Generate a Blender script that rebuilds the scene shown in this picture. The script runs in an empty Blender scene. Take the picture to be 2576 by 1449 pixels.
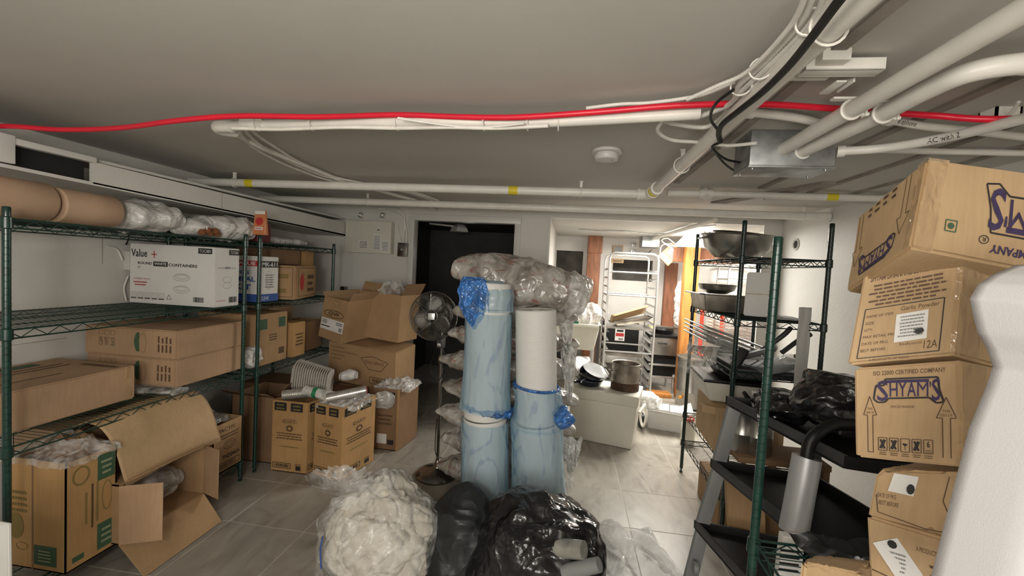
import bpy, bmesh, math, random
from mathutils import Vector, Matrix, noise
random.seed(7)
C = bpy.context.scene.collection
V = Vector
# ---------------------------------------------------------------- camera
W, H, F = 2576.0, 1449.0, 1059.35
YAW, PITCH, ROLL = 0.132634, 0.0452884, 0.0525202
CAMZ = 1.52
def cam_axes():
    cy, sy = math.cos(YAW), math.sin(YAW)
    f = V((-sy, cy, 0)); r = V((cy, sy, 0)); u = V((0, 0, 1))
    cp, sp = math.cos(PITCH), math.sin(PITCH)
    f2 = cp*f - sp*u; u2 = cp*u + sp*f
    cr, sr = math.cos(ROLL), math.sin(ROLL)
    return cr*r + sr*u2, cr*u2 - sr*r, f2
CR, CU, CF = cam_axes()
cam_d = bpy.data.cameras.new('camera'); cam = bpy.data.objects.new('camera', cam_d); C.objects.link(cam)
cam.matrix_world = Matrix.Translation((0, 0, CAMZ)) @ Matrix((CR, CU, -CF)).transposed().to_4x4()
cam_d.sensor_width = 36; cam_d.lens = 36*F/W; cam_d.clip_start = 0.02
bpy.context.scene.camera = cam
# ---------------------------------------------------------------- world, lights, exposure
sc = bpy.context.scene
sc.view_settings.view_transform = 'Standard'
sc.view_settings.look = 'None'
sc.view_settings.gamma = 1.0
sc.view_settings.use_curve_mapping = False
sc.view_settings.exposure = 0.35
w = bpy.data.worlds.new('world'); sc.world = w; w.use_nodes = True
w.node_tree.nodes['Background'].inputs[0].default_value = (0.9, 0.95, 1.0, 1)
w.node_tree.nodes['Background'].inputs[1].default_value = 0.05
def area(name, loc, rot, sx, sy, power, col):
    d = bpy.data.lights.new(name, 'AREA'); d.shape = 'RECTANGLE'; d.size = sx; d.size_y = sy; d.energy = power; d.color = col
    o = bpy.data.objects.new(name, d); C.objects.link(o); o.location = loc; o.rotation_euler = rot; return o
def point_light(name, loc, r, power, col):
    d = bpy.data.lights.new(name, 'POINT'); d.shadow_soft_size = r; d.energy = power; d.color = col
    o = bpy.data.objects.new(name, d); C.objects.link(o); o.location = loc; return o
point_light('light_ceiling_fill', (-0.35, -0.35, 1.62), 0.12, 38, (1.0, 0.94, 0.85))  # added point light that brightens the ceiling; no bulb hangs here
area('light_main_room_front', (0.1, -1.75, 1.45), (math.radians(95), 0, 0), 2.0, 1.0, 42, (1.0, 0.95, 0.87))
point_light('fill_light_dark_room', (-1.2, 4.9, 1.7), 0.05, 0.35, (1.0, 0.95, 0.88))  # weak light added so the unlit lamp beyond the doorway shows
area('light_far_room', (1.15, 4.85, 1.99), (0, 0, 0), 0.9, 0.9, 76, (1.0, 0.96, 0.88))
area('light_far_corner', (2.4, 5.3, 1.95), (0, 0, 0), 0.5, 0.5, 40, (1.0, 0.96, 0.88))

# ---------------------------------------------------------------- helpers
def ray(x, y):
    return CR*((x-W/2)/F) + CU*(-(y-H/2)/F) + CF
def at_y(x, y, Y):
    d = ray(x, y); t = Y/d.y; return V((d.x*t, Y, CAMZ+d.z*t))
def at_x(x, y, X):
    d = ray(x, y); t = X/d.x; return V((X, d.y*t, CAMZ+d.z*t))
def at_z(x, y, z):
    d = ray(x, y); t = (z-CAMZ)/d.z; return V((d.x*t, d.y*t, z))
def tag(o, label, cat, group=None):
    o['label'] = label; o['category'] = cat
    if group: o['group'] = group
    return o
def thing(name, label, cat, loc=(0, 0, 0), group=None, rz=0):
    o = bpy.data.objects.new(name, None); o.empty_display_size = 0.05; C.objects.link(o)
    o.location = loc; o.rotation_euler = (0, 0, rz)
    return tag(o, label, cat, group)
class MB:
    def __init__(s): s.v = []; s.f = []; s.m = []
    def add(s, vs, fs):
        n = len(s.v); s.v += [tuple(p) for p in vs]; s.f += [tuple(i+n for i in f) for f in fs]; return s
    def hexa(s, c):
        return s.add(c, [(3,2,1,0),(4,5,6,7),(0,1,5,4),(1,2,6,5),(2,3,7,6),(3,0,4,7)])
    def box(s, a, b, rz=0, piv=None):
        x0,y0,z0 = a; x1,y1,z1 = b
        c = [V(p) for p in ((x0,y0,z0),(x1,y0,z0),(x1,y1,z0),(x0,y1,z0),(x0,y0,z1),(x1,y0,z1),(x1,y1,z1),(x0,y1,z1))]
        if rz:
            p = V(piv) if piv else (c[0]+c[6])/2; R = Matrix.Rotation(rz, 3, 'Z'); c = [p+R@(q-p) for q in c]
        return s.hexa(c)
    def obb(s, o, ax, ay, az):
        o, ax, ay, az = V(o), V(ax), V(ay), V(az)
        return s.hexa([o, o+ax, o+ax+ay, o+ay, o+az, o+ax+az, o+ax+ay+az, o+ay+az])
    def tube(s, pts, r, n=8, cap=True):
        pts = [V(p) for p in pts]; rs = r if isinstance(r, (list, tuple)) else [r]*len(pts)
        t0 = (pts[1]-pts[0]).normalized()
        up = V((0, 0, 1)) if abs(t0.z) < 0.9 else V((1, 0, 0))
        nrm = t0.cross(up).normalized(); rings = []
        for i, p in enumerate(pts):
            if i == 0: t = pts[1]-pts[0]
            elif i == len(pts)-1: t = pts[-1]-pts[-2]
            else: t = (pts[i+1]-p).normalized()+(p-pts[i-1]).normalized()
            if t.length < 1e-9: t = t0
            t = t.normalized(); nrm = (nrm-t*nrm.dot(t))
            nrm = nrm.normalized() if nrm.length > 1e-6 else t.orthogonal().normalized()
            b = t.cross(nrm)
            rings.append([p+rs[i]*(math.cos(2*math.pi*k/n)*nrm+math.sin(2*math.pi*k/n)*b) for k in range(n)])
        vs = [q for R in rings for q in R]; fs = []
        for i in range(len(pts)-1):
            for k in range(n):
                a = i*n+k; b2 = i*n+(k+1) % n; fs.append((a, b2, b2+n, a+n))
        if cap: fs.append(tuple(range(n-1, -1, -1))); fs.append(tuple((len(pts)-1)*n+k for k in range(n)))
        return s.add(vs, fs)
    def lathe(s, prof, c=(0, 0, 0), n=24, axis=None, sx=1, sy=1):
        c = V(c); M = Matrix.Identity(3)
        if axis is not None: M = V((0, 0, 1)).rotation_difference(V(axis).normalized()).to_matrix()
        vs = []; fs = []
        for r, z in prof:
            for k in range(n):
                a = 2*math.pi*k/n; vs.append(c+M@V((r*math.cos(a)*sx, r*math.sin(a)*sy, z)))
        for i in range(len(prof)-1):
            for k in range(n):
                a = i*n+k; b = i*n+(k+1) % n; fs.append((a, b, b+n, a+n))
        if prof[0][0] > 1e-5: fs.append(tuple(range(n-1, -1, -1)))
        if prof[-1][0] > 1e-5: fs.append(tuple((len(prof)-1)*n+k for k in range(n)))
        return s.add(vs, fs)
    def ring(s, c, R, r, axis=(0, 0, 1), n=24, m=6, a0=0, a1=2*math.pi):
        M = V((0, 0, 1)).rotation_difference(V(axis).normalized()).to_matrix(); full = abs(a1-a0) > 6.28
        k = n if full else n+1
        pts = [V(c)+M@V((R*math.cos(a0+(a1-a0)*i/n), R*math.sin(a0+(a1-a0)*i/n), 0)) for i in range(k)]
        if full: pts += [pts[0], pts[1]]
        return s.tube(pts, r, m, cap=not full)
    def build(s, name, mat, parent=None, smooth=False, bevel=0, kind=None, label=None, seg=2):
        me = bpy.data.meshes.new(name); me.from_pydata(s.v, [], s.f); me.materials.append(mat)
        bm = bmesh.new(); bm.from_mesh(me)
        if bevel:
            try: bmesh.ops.bevel(bm, geom=[e for e in bm.edges if len(e.link_faces) == 2 and e.calc_face_angle(0) > 0.6], offset=bevel, segments=seg, profile=0.6, affect='EDGES')
            except Exception: pass
        bm.to_mesh(me); bm.free()
        if smooth or bevel:
            for p in me.polygons: p.use_smooth = True
            try: me.set_sharp_from_angle(angle=math.radians(38))
            except Exception: pass
        o = bpy.data.objects.new(name, me); C.objects.link(o)
        if parent: o.parent = parent; o.matrix_parent_inverse = Matrix.Translation(parent.location).inverted() if parent.type == 'EMPTY' and parent.rotation_euler.z == 0 else Matrix.Identity(4)
        if kind: o['kind'] = kind
        if label: o['label'] = label
        return o
def spline(pts, k=6):
    pts = [V(p) for p in pts]; P = [2*pts[0]-pts[1]]+pts+[2*pts[-1]-pts[-2]]; out = []
    for i in range(1, len(P)-2):
        for j in range(k):
            t = j/k; a, b, c, d = P[i-1], P[i], P[i+1], P[i+2]
            out.append(0.5*((2*b)+(c-a)*t+(2*a-5*b+4*c-d)*t*t+(3*b-a-3*c+d)*t*t*t))
    out.append(pts[-1]); return out
def resample(pts, step):
    out = [pts[0]]; acc = 0
    for a, b in zip(pts, pts[1:]):
        L = (b-a).length; d = step-acc
        while d <= L: out.append(a+(b-a)*(d/L)); d += step
        acc = (acc+L) % step
    return out
def flex(mb, pts, r, pitch=0.009, n=8):
    q = resample(spline(pts, 10), pitch/2); mb.tube(q, [r if i % 2 else r*0.84 for i in range(len(q))], n); return mb

# ---------------------------------------------------------------- materials
def newmat(name):
    m = bpy.data.materials.new(name); m.use_nodes = True; nt = m.node_tree
    return m, nt, nt.nodes, nt.links, nt.nodes['Principled BSDF']
def ramp(N, L, src, stops):
    r = N.new('ShaderNodeValToRGB'); e = r.color_ramp.elements
    while len(e) < len(stops): e.new(0.5)
    for el, (p, c) in zip(e, stops): el.position = p; el.color = (*c, 1) if len(c) == 3 else c
    L.new(src, r.inputs[0]); return r.outputs[0]
def tex(N, L, kind='ShaderNodeTexNoise', scale=5, stretch=(1, 1, 1), coord='Object', detail=4, **kw):
    tc = N.new('ShaderNodeTexCoord'); mp = N.new('ShaderNodeMapping'); mp.inputs['Scale'].default_value = stretch
    t = N.new(kind); t.inputs['Scale'].default_value = scale
    if 'Detail' in t.inputs: t.inputs['Detail'].default_value = detail
    for k, v in kw.items():
        if k in t.inputs: t.inputs[k].default_value = v
    L.new(tc.outputs[coord], mp.inputs[0]); L.new(mp.outputs[0], t.inputs[0]); return t
def plain(name, col, rough=0.5, metal=0, var=0.12, scale=8, bump=0.0, bscale=60, stretch=(1, 1, 1), spec=0.5, coat=0, bdist=0.002):
    m, nt, N, L, b = newmat(name)
    t = tex(N, L, scale=scale, stretch=stretch)
    c2 = tuple(min(1, x*(1+var)) for x in col); c1 = tuple(x*(1-var) for x in col)
    L.new(ramp(N, L, t.outputs[0], [(0.3, c1), (0.7, c2)]), b.inputs['Base Color'])
    b.inputs['Roughness'].default_value = rough; b.inputs['Metallic'].default_value = metal
    b.inputs['Specular IOR Level'].default_value = spec; b.inputs['Coat Weight'].default_value = coat
    if bump:
        t2 = tex(N, L, scale=bscale, stretch=stretch); bp = N.new('ShaderNodeBump'); bp.inputs['Strength'].default_value = bump; bp.inputs['Distance'].default_value = bdist
        L.new(t2.outputs[0], bp.inputs['Height']); L.new(bp.outputs[0], b.inputs['Normal'])
    return m
def ridged(N, L, scale, stretch=(1, 1, 1)):
    """sharp crease lines: folded noise at two scales"""
    outs = []
    for k, sc_ in enumerate((scale, scale*2.7)):
        t = tex(N, L, scale=sc_, detail=1.5, Distortion=0.8, stretch=stretch)
        a = N.new('ShaderNodeMath'); a.operation = 'SUBTRACT'; a.inputs[1].default_value = 0.5; L.new(t.outputs[0], a.inputs[0])
        b = N.new('ShaderNodeMath'); b.operation = 'ABSOLUTE'; L.new(a.outputs[0], b.inputs[0])
        c = N.new('ShaderNodeMath'); c.operation = 'MULTIPLY'; c.inputs[1].default_value = (-3.0, -1.2)[k]; L.new(b.outputs[0], c.inputs[0]); outs.append(c)
    s = N.new('ShaderNodeMath'); s.operation = 'ADD'; L.new(outs[0].outputs[0], s.inputs[0]); L.new(outs[1].outputs[0], s.inputs[1]); return s
def glossbag(name, col, rough, scale=5, dist=0.03, spec=0.6):
    m, nt, N, L, b = newmat(name); b.inputs['Base Color'].default_value = (*col, 1); b.inputs['Roughness'].default_value = rough; b.inputs['Specular IOR Level'].default_value = spec
    s = ridged(N, L, scale); bp = N.new('ShaderNodeBump'); bp.inputs['Strength'].default_value = 0.9; bp.inputs['Distance'].default_value = dist
    L.new(s.outputs[0], bp.inputs['Height']); L.new(bp.outputs[0], b.inputs['Normal']); t = tex(N, L, scale=6)
    L.new(ramp(N, L, t.outputs[0], [(0.4, (rough*0.7,)*3), (0.65, (min(1, rough*1.8),)*3)]), b.inputs['Roughness']); return m
def film(name, col, alpha, rough=0.18, scale=9, bump=0.6, dist=0.01, var=0.25):
    """thin plastic film: part see-through, part glossy, crumpled by a bump"""
    m, nt, N, L, b = newmat(name)
    b.inputs['Roughness'].default_value = rough; b.inputs['Specular IOR Level'].default_value = 0.7
    t = tex(N, L, scale=scale, detail=3, Distortion=1.2)
    L.new(ramp(N, L, t.outputs[0], [(0.35, tuple(x*(1-var) for x in col)), (0.65, tuple(min(1, x*(1+var)) for x in col))]), b.inputs['Base Color'])
    mx = ridged(N, L, scale*0.7)
    bp = N.new('ShaderNodeBump'); bp.inputs['Strength'].default_value = bump; bp.inputs['Distance'].default_value = dist
    L.new(mx.outputs[0], bp.inputs['Height']); L.new(bp.outputs[0], b.inputs['Normal'])
    al = ramp(N, L, t.outputs[0], [(0.3, (max(0, alpha-0.18),)*3), (0.7, (min(1, alpha+0.18),)*3)])
    L.new(al, b.inputs['Alpha'])
    return m
def board(name, col, dark=0.8):
    m, nt, N, L, b = newmat(name)
    t = tex(N, L, scale=4, detail=6); t2 = tex(N, L, scale=90, stretch=(1, 1, 0.12), detail=2)
    c = ramp(N, L, t.outputs[0], [(0.25, tuple(x*dark for x in col)), (0.55, col), (0.8, tuple(min(1, x*1.1) for x in col))])
    mx = N.new('ShaderNodeMix'); mx.data_type = 'RGBA'; mx.blend_type = 'MULTIPLY'; mx.inputs[0].default_value = 0.35
    L.new(c, mx.inputs[6]); L.new(ramp(N, L, t2.outputs[0], [(0.35, (0.8, 0.78, 0.75)), (0.65, (1, 1, 1))]), mx.inputs[7])
    L.new(mx.outputs[2], b.inputs['Base Color']); b.inputs['Roughness'].default_value = 0.75; b.inputs['Specular IOR Level'].default_value = 0.3
    t3 = tex(N, L, scale=7, detail=3); bp = N.new('ShaderNodeBump'); bp.inputs['Strength'].default_value = 0.5; bp.inputs['Distance'].default_value = 0.006
    L.new(t3.outputs[0], bp.inputs['Height']); L.new(bp.outputs[0], b.inputs['Normal'])
    return m
def emit(name, col, s):
    m, nt, N, L, b = newmat(name); b.inputs['Emission Color'].default_value = (*col, 1); b.inputs['Emission Strength'].default_value = s
    b.inputs['Base Color'].default_value = (*col, 1); return m
M = {}
M['paint'] = plain('white_wall_paint', (0.60, 0.585, 0.55), 0.55, var=0.05, scale=2.5, bump=0.25, bscale=45, bdist=0.004)
M['ceil'] = plain('ceiling_paint', (0.50, 0.485, 0.445), 0.6, var=0.05, scale=1.4, bump=0.12, bscale=30, bdist=0.004)
M['pipe'] = plain('white_painted_pipe', (0.72, 0.70, 0.645), 0.38, var=0.06, scale=14, bump=0.15, bscale=120, bdist=0.001)
M['cable'] = plain('white_painted_cable', (0.74, 0.72, 0.67), 0.45, var=0.08, scale=20)
M['trim'] = plain('trim_paint', (0.58, 0.57, 0.54), 0.4, var=0.05)
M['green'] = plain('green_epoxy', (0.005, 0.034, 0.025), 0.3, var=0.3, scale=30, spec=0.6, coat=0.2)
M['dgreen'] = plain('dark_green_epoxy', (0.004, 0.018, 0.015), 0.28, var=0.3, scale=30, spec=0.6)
M['kraft'] = board('kraft_board', (0.40, 0.255, 0.135))
M['kraft2'] = board('pinkish_kraft_board', (0.43, 0.28, 0.17))
M['kraft3'] = board('golden_kraft_board', (0.45, 0.27, 0.115))
M['kraft4'] = board('pale_kraft_board', (0.50, 0.345, 0.195))
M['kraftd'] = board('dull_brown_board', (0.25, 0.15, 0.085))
M['wboard'] = plain('white_box_board', (0.66, 0.65, 0.63), 0.5, var=0.04)
M['paperroll'] = plain('kraft_paper', (0.46, 0.31, 0.205), 0.7, var=0.07)
M['ink'] = plain('black_ink', (0.02, 0.018, 0.018), 0.6)
M['brink'] = plain('brown_ink', (0.10, 0.055, 0.03), 0.7)
M['grink'] = plain('green_ink', (0.045, 0.10, 0.055), 0.7)
M['olink'] = plain('olive_ink', (0.22, 0.16, 0.05), 0.7)
M['redink'] = plain('red_ink', (0.45, 0.03, 0.03), 0.6)
M['purple'] = plain('purple_ink', (0.04, 0.025, 0.085), 0.65, var=0.3, scale=60)
M['blueink'] = plain('blue_ink', (0.03, 0.08, 0.30), 0.6)
M['paper'] = plain('white_paper', (0.72, 0.71, 0.69), 0.6, var=0.05)
M['bigreen'] = plain('light_green_ink', (0.32, 0.36, 0.22), 0.7)
M['tape'] = film('clear_packing_tape', (0.55, 0.38, 0.21), 0.42, rough=0.07, bump=0.9, scale=10, dist=0.012, var=0.08)
M['cfilm'] = film('clear_film', (0.74, 0.74, 0.72), 0.30, scale=11, bump=0.9, dist=0.014)
M['sheetfilm'] = film('crumpled_sheet_film', (0.74, 0.74, 0.72), 0.36, scale=5, bump=1.0, dist=0.03)
M['cfilm2'] = film('cloudy_film', (0.68, 0.66, 0.63), 0.62, scale=9, bump=0.9, dist=0.014)
M['wbag'] = film('white_bag_plastic', (0.68, 0.67, 0.65), 0.95, rough=0.35, scale=12, bump=0.9, dist=0.012, var=0.1)
def pleated_film(name, col, alpha):
    m, nt, N, L, b = newmat(name); b.inputs['Roughness'].default_value = 0.16; b.inputs['Specular IOR Level'].default_value = 0.8
    s_ = ridged(N, L, 3.0, (1.5, 1.5, 0.55)); bp = N.new('ShaderNodeBump'); bp.inputs['Strength'].default_value = 0.8; bp.inputs['Distance'].default_value = 0.012
    L.new(s_.outputs[0], bp.inputs['Height']); L.new(bp.outputs[0], b.inputs['Normal'])
    t = tex(N, L, scale=4, stretch=(1.5, 1.5, 0.6), detail=2)
    base = ramp(N, L, t.outputs[0], [(0.35, tuple(c*0.84 for c in col)), (0.65, col)])
    ad = N.new('ShaderNodeMath'); ad.operation = 'ADD'; ad.inputs[1].default_value = 1.0; L.new(s_.outputs[0], ad.inputs[0])
    mx = N.new('ShaderNodeMix'); mx.data_type = 'RGBA'; L.new(ramp(N, L, ad.outputs[0], [(0.86, (0, 0, 0)), (0.97, (0.75, 0.75, 0.75))]), mx.inputs[0]); L.new(base, mx.inputs[6]); mx.inputs[7].default_value = (0.08, 0.25, 0.52, 1)
    L.new(mx.outputs[2], b.inputs['Base Color'])
    lw = N.new('ShaderNodeLayerWeight'); lw.inputs[0].default_value = 0.35
    L.new(ramp(N, L, lw.outputs['Facing'], [(0.2, (alpha,)*3), (0.95, (0.97,)*3)]), b.inputs['Alpha']); return m
M['bfilm'] = pleated_film('blue_film', (0.39, 0.60, 0.73), 0.46)
M['bfilm2'] = film('gathered_blue_film', (0.04, 0.17, 0.50), 0.82, rough=0.22, scale=16, bump=1.0, dist=0.012, var=0.35)
M['blackbag'] = glossbag('black_bag_film', (0.012, 0.012, 0.013), 0.2, 4.5, 0.02)
M['blackmat'] = glossbag('matt_black_film', (0.016, 0.018, 0.019), 0.38, 2.5, 0.03, 0.4)
M['blk'] = plain('black_plastic', (0.008, 0.008, 0.008), 0.45, var=0.2, spec=0.3)
M['rag'] = plain('cream_cloth', (0.62, 0.575, 0.49), 0.9, var=0.08, scale=9, bump=0.5, bscale=14, bdist=0.006)
M['foam'] = plain('white_foam', (0.70, 0.69, 0.66), 0.6, var=0.04, scale=20, bump=0.35, bscale=30, stretch=(1, 1, 12), bdist=0.003)
M['fibre'] = plain('grey_pulp', (0.47, 0.44, 0.39), 0.9, var=0.1, scale=30, bump=0.4, bscale=70)
M['chrome'] = plain('worn_chrome', (0.27, 0.26, 0.245), 0.22, metal=1, var=0.2, scale=6)
M['steel'] = plain('stainless_steel', (0.40, 0.385, 0.355), 0.3, metal=0.92, var=0.2, scale=7, bump=0.1, bscale=20)
M['dsteel'] = plain('stained_steel', (0.30, 0.27, 0.23), 0.4, metal=0.8, var=0.45, scale=9)
M['alu'] = plain('dull_aluminium', (0.60, 0.60, 0.59), 0.34, metal=0.85, var=0.1)
M['galv'] = plain('galvanised_steel', (0.36, 0.37, 0.37), 0.38, metal=0.8, var=0.25, scale=18)
M['greypl'] = plain('grey_plastic', (0.21, 0.215, 0.215), 0.5, var=0.12)
M['dgrey'] = plain('dark_grey_plastic', (0.045, 0.045, 0.046), 0.45, var=0.15)
M['tubpl'] = plain('off_white_plastic', (0.64, 0.62, 0.54), 0.45, var=0.05, scale=4)
M['redpex'] = plain('red_plastic_pipe', (0.66, 0.012, 0.035), 0.33, var=0.08)
M['redpaint'] = plain('red_paint', (0.75, 0.05, 0.025), 0.35, var=0.1)
M['yellow'] = plain('yellow_tape', (0.70, 0.58, 0.03), 0.5)
M['wood'] = plain('brown_wood', (0.22, 0.085, 0.04), 0.6, var=0.35, scale=8, stretch=(5, 5, 0.6), bump=0.3)
M['wood2'] = plain('orange_pine', (0.50, 0.20, 0.045), 0.6, var=0.3, scale=7, stretch=(5, 5, 0.5), bump=0.2)  # orange streaked along the grain
M['dark'] = plain('void_shade_black', (0.012, 0.012, 0.012), 0.9)  # near-black painted in for unlit depth: dark room ceiling, wall hole, duct
M['conc'] = plain('bare_concrete', (0.30, 0.27, 0.24), 0.9, var=0.3, scale=6, bump=0.6, bscale=14)
M['lampglass'] = emit('lit_lamp_shade', (1.0, 0.97, 0.9), 5)
M['enamel'] = plain('pale_enamel', (0.55, 0.54, 0.52), 0.25, var=0.08)
M['silver'] = plain('brushed_silver', (0.42, 0.42, 0.43), 0.38, metal=0.35, var=0.05)
M['blade'] = plain('dim_metal_blade', (0.16, 0.155, 0.14), 0.4, metal=0.6)
M['fabric'] = plain('white_fabric', (0.66, 0.65, 0.66), 0.85, var=0.03, scale=3, bump=0.25, bscale=400)
def tile_mat():
    m, nt, N, L, b = newmat('grey_streaked_tile')
    t = tex(N, L, scale=3.2, stretch=(2.2, 0.8, 1), detail=8, Distortion=1.4, coord='Generated')
    g = N.new('ShaderNodeNewGeometry'); mp = N.new('ShaderNodeMapping'); mp.inputs['Scale'].default_value = (2.4, 0.9, 1); mp.inputs['Rotation'].default_value = (0, 0, 0.35)
    L.new(g.outputs['Position'], mp.inputs[0]); oi = N.new('ShaderNodeObjectInfo'); ad = N.new('ShaderNodeVectorMath'); ad.operation = 'ADD'
    sc_ = N.new('ShaderNodeMath'); sc_.operation = 'MULTIPLY'; sc_.inputs[1].default_value = 37; L.new(oi.outputs['Random'], sc_.inputs[0])
    L.new(mp.outputs[0], ad.inputs[0]); L.new(sc_.outputs[0], ad.inputs[1]); L.new(ad.outputs[0], t.inputs[0])
    L.new(ramp(N, L, t.outputs[0], [(0.26, (0.21, 0.185, 0.155)), (0.42, (0.305, 0.28, 0.24)), (0.6, (0.355, 0.33, 0.285)), (0.8, (0.41, 0.385, 0.335))]), b.inputs['Base Color'])
    b.inputs['Roughness'].default_value = 0.34; b.inputs['Specular IOR Level'].default_value = 0.45
    return m
M['tile'] = tile_mat()
M['grout'] = plain('pale_grout', (0.56, 0.53, 0.47), 0.8, var=0.1)
def foil_mat():
    return plain('silver_foil', (0.62, 0.61, 0.58), 0.2, metal=0.7, var=0.15, scale=20, bump=0.3, bscale=40)
M['foil'] = foil_mat()
def sack_mat():
    m, nt, N, L, b = newmat('printed_sack_film')
    t = tex(N, L, scale=7, detail=4, Distortion=1.5, coord='Object'); wv = tex(N, L, scale=5, stretch=(0.9, 1, 2.6), detail=5, Distortion=2.0)
    c = ramp(N, L, t.outputs[0], [(0.3, (0.22, 0.19, 0.16)), (0.48, (0.42, 0.39, 0.35)), (0.7, (0.62, 0.60, 0.56))])
    rr = ramp(N, L, wv.outputs[0], [(0.60, (0, 0, 0)), (0.66, (0.75, 0.75, 0.75)), (0.7, (0, 0, 0))])
    mx = N.new('ShaderNodeMix'); mx.data_type = 'RGBA'; L.new(rr, mx.inputs[0]); L.new(c, mx.inputs[6]); mx.inputs[7].default_value = (0.30, 0.06, 0.05, 1)
    L.new(mx.outputs[2], b.inputs['Base Color']); b.inputs['Roughness'].default_value = 0.22; b.inputs['Specular IOR Level'].default_value = 0.7
    b.inputs['Alpha'].default_value = 0.9
    bp = N.new('ShaderNodeBump'); bp.inputs['Strength'].default_value = 1.0; bp.inputs['Distance'].default_value = 0.014
    L.new(ridged(N, L, 5).outputs[0], bp.inputs['Height']); L.new(bp.outputs[0], b.inputs['Normal']); return m
M['sack'] = sack_mat()

# ---------------------------------------------------------------- room shell
XL, XR, YB, ZC = -2.78, 1.90, 4.15, 2.10
YF, ZF = 6.25, 2.04          # far room
def struct(name, mb, mat, parent=None, **k):
    o = mb.build(name, mat, parent, **k)
    if not parent: o['kind'] = 'structure'
    return o
fl = struct('floor', MB().box((-3.0, -2.4, -0.12), (3.6, 7.2, -0.0014)), M['grout'])
TX, TY = 0.4575, 0.4420
tm = MB().box((-TX/2+0.0022, -TY/2+0.0022, -0.008), (TX/2-0.0022, TY/2-0.0022, 0.0))
tile0 = tm.build('tile', M['tile'], None, bevel=0.0006, seg=1); first = True
i0 = 0
for i in range(-8, 8):
    for j in range(-9, 13):
        x = 0.452+TX*(i+0.5); y = 1.669+TY*(j+0.5)
        if x < XL-0.25 or x > 3.3 or y > 6.5: continue
        if y > YB+0.2 and x < -0.6 and y > 5: continue
        if first: o = tile0; first = False
        else: o = tile0.copy(); C.objects.link(o)
        o.location = (x, y, random.uniform(-0.0006, 0.0002)); o.parent = fl
ceil = struct('ceiling', MB().box((-3.0, -2.4, ZC), (3.6, YB+0.05, ZC+0.12)), M['ceil'])
struct('wall_left', MB().box((XL-0.1, -2.4, 0), (XL, YB+0.1, ZC)), M['paint'])
struct('wall_right', MB().box((XR, -2.4, 0), (XR+0.1, YB, ZC)), M['paint'])
struct('wall_front', MB().box((-3.0, -2.4, 0), (3.6, -2.3, ZC)), M['paint'])
DX0, DX1, DZ = -1.60, -0.545, 1.975
OX0, OX1 = -0.21, 1.745
wb = MB().box((XL-0.1, YB, 0), (DX0, YB+0.1, ZC)).box((DX0, YB, DZ), (DX1, YB+0.1, ZC)).box((DX1, YB, 0), (OX0, YB+0.1, ZC))
wb.box((OX0, YB, ZF), (OX1, YB+0.1, ZC)).box((OX1, YB, 0), (XR+0.1, YB+0.1, ZC))
struct('wall_back', wb, M['paint'])
# door frame (casing) and dark room behind
df = MB()
for x0, x1 in ((DX0-0.05, DX0+0.012), (DX1-0.012, DX1+0.05)): df.box((x0, YB-0.018, 0), (x1, YB+0.1, DZ+0.05))
df.box((DX0-0.05, YB-0.019, DZ-0.012), (DX1+0.05, YB+0.1, DZ+0.052))
struct('door_1', df, M['trim'], bevel=0.004)
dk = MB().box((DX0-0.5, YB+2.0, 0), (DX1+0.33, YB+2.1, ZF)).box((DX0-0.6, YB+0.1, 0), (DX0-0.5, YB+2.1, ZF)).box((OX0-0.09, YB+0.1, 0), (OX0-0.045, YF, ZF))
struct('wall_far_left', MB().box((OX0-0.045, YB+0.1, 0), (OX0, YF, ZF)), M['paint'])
M['dimwall'] = plain('dark_room_shade_grey', (0.055, 0.055, 0.052), 0.8); struct('wall_dark_room', dk, M['dimwall'])  # dark grey puts the gloom of the unlit room into the wall colour
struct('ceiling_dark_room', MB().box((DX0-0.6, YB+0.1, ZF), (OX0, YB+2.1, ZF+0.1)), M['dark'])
# far room
fr = MB()
fr.box((OX0-0.1, YF, 0), (-0.2, YF+0.1, ZF)).box((-0.2, YF, 1.83), (0.19, YF+0.1, ZF)).box((0.19, YF, 0), (0.62, YF+0.1, ZF))
fr.box((0.62, YF, 1.74), (1.18, YF+0.1, ZF)).box((0.62, YF, 0), (1.18, YF+0.1, 1.44)).box((1.18, YF, 0), (3.4, YF+0.1, ZF))
struct('wall_far', fr, M['paint'])
struct('wall_far_recess', MB().box((-0.4, YF+0.7, 0), (1.4, YF+0.8, ZF)).box((0.19, YF+0.1, 0), (0.24, YF+0.7, ZF)), M['conc'])
struct('wall_far_right', MB().box((3.3, YB, 0), (3.4, YF+0.1, ZF)), M['paint'])
struct('ceiling_far_room', MB().box((OX0-0.1, YB+0.1, ZF), (3.6, YF+0.9, ZF+0.1)), M['ceil'])
struct('wall_back_right', MB().box((XR+0.1, YB, 0), (3.4, YB+0.1, ZC)), M['paint'])
struct('baseboard_right', MB().box((XR-0.015, 0.0, 0), (XR, YB, 0.085)), M['dgrey'], bevel=0.003)
bm_ = MB().box((DX1+0.05, YB-0.012, 0), (OX0, YB, 0.09)).box((XL, YB-0.012, 0), (DX0-0.05, YB, 0.09))
struct('baseboard_back', bm_, M['trim'], bevel=0.003)
struct('trim_1', MB().box((OX0-0.012, YB-0.012, 0), (OX0+0.006, YB+0.02, ZF)), M['trim'])
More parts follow.
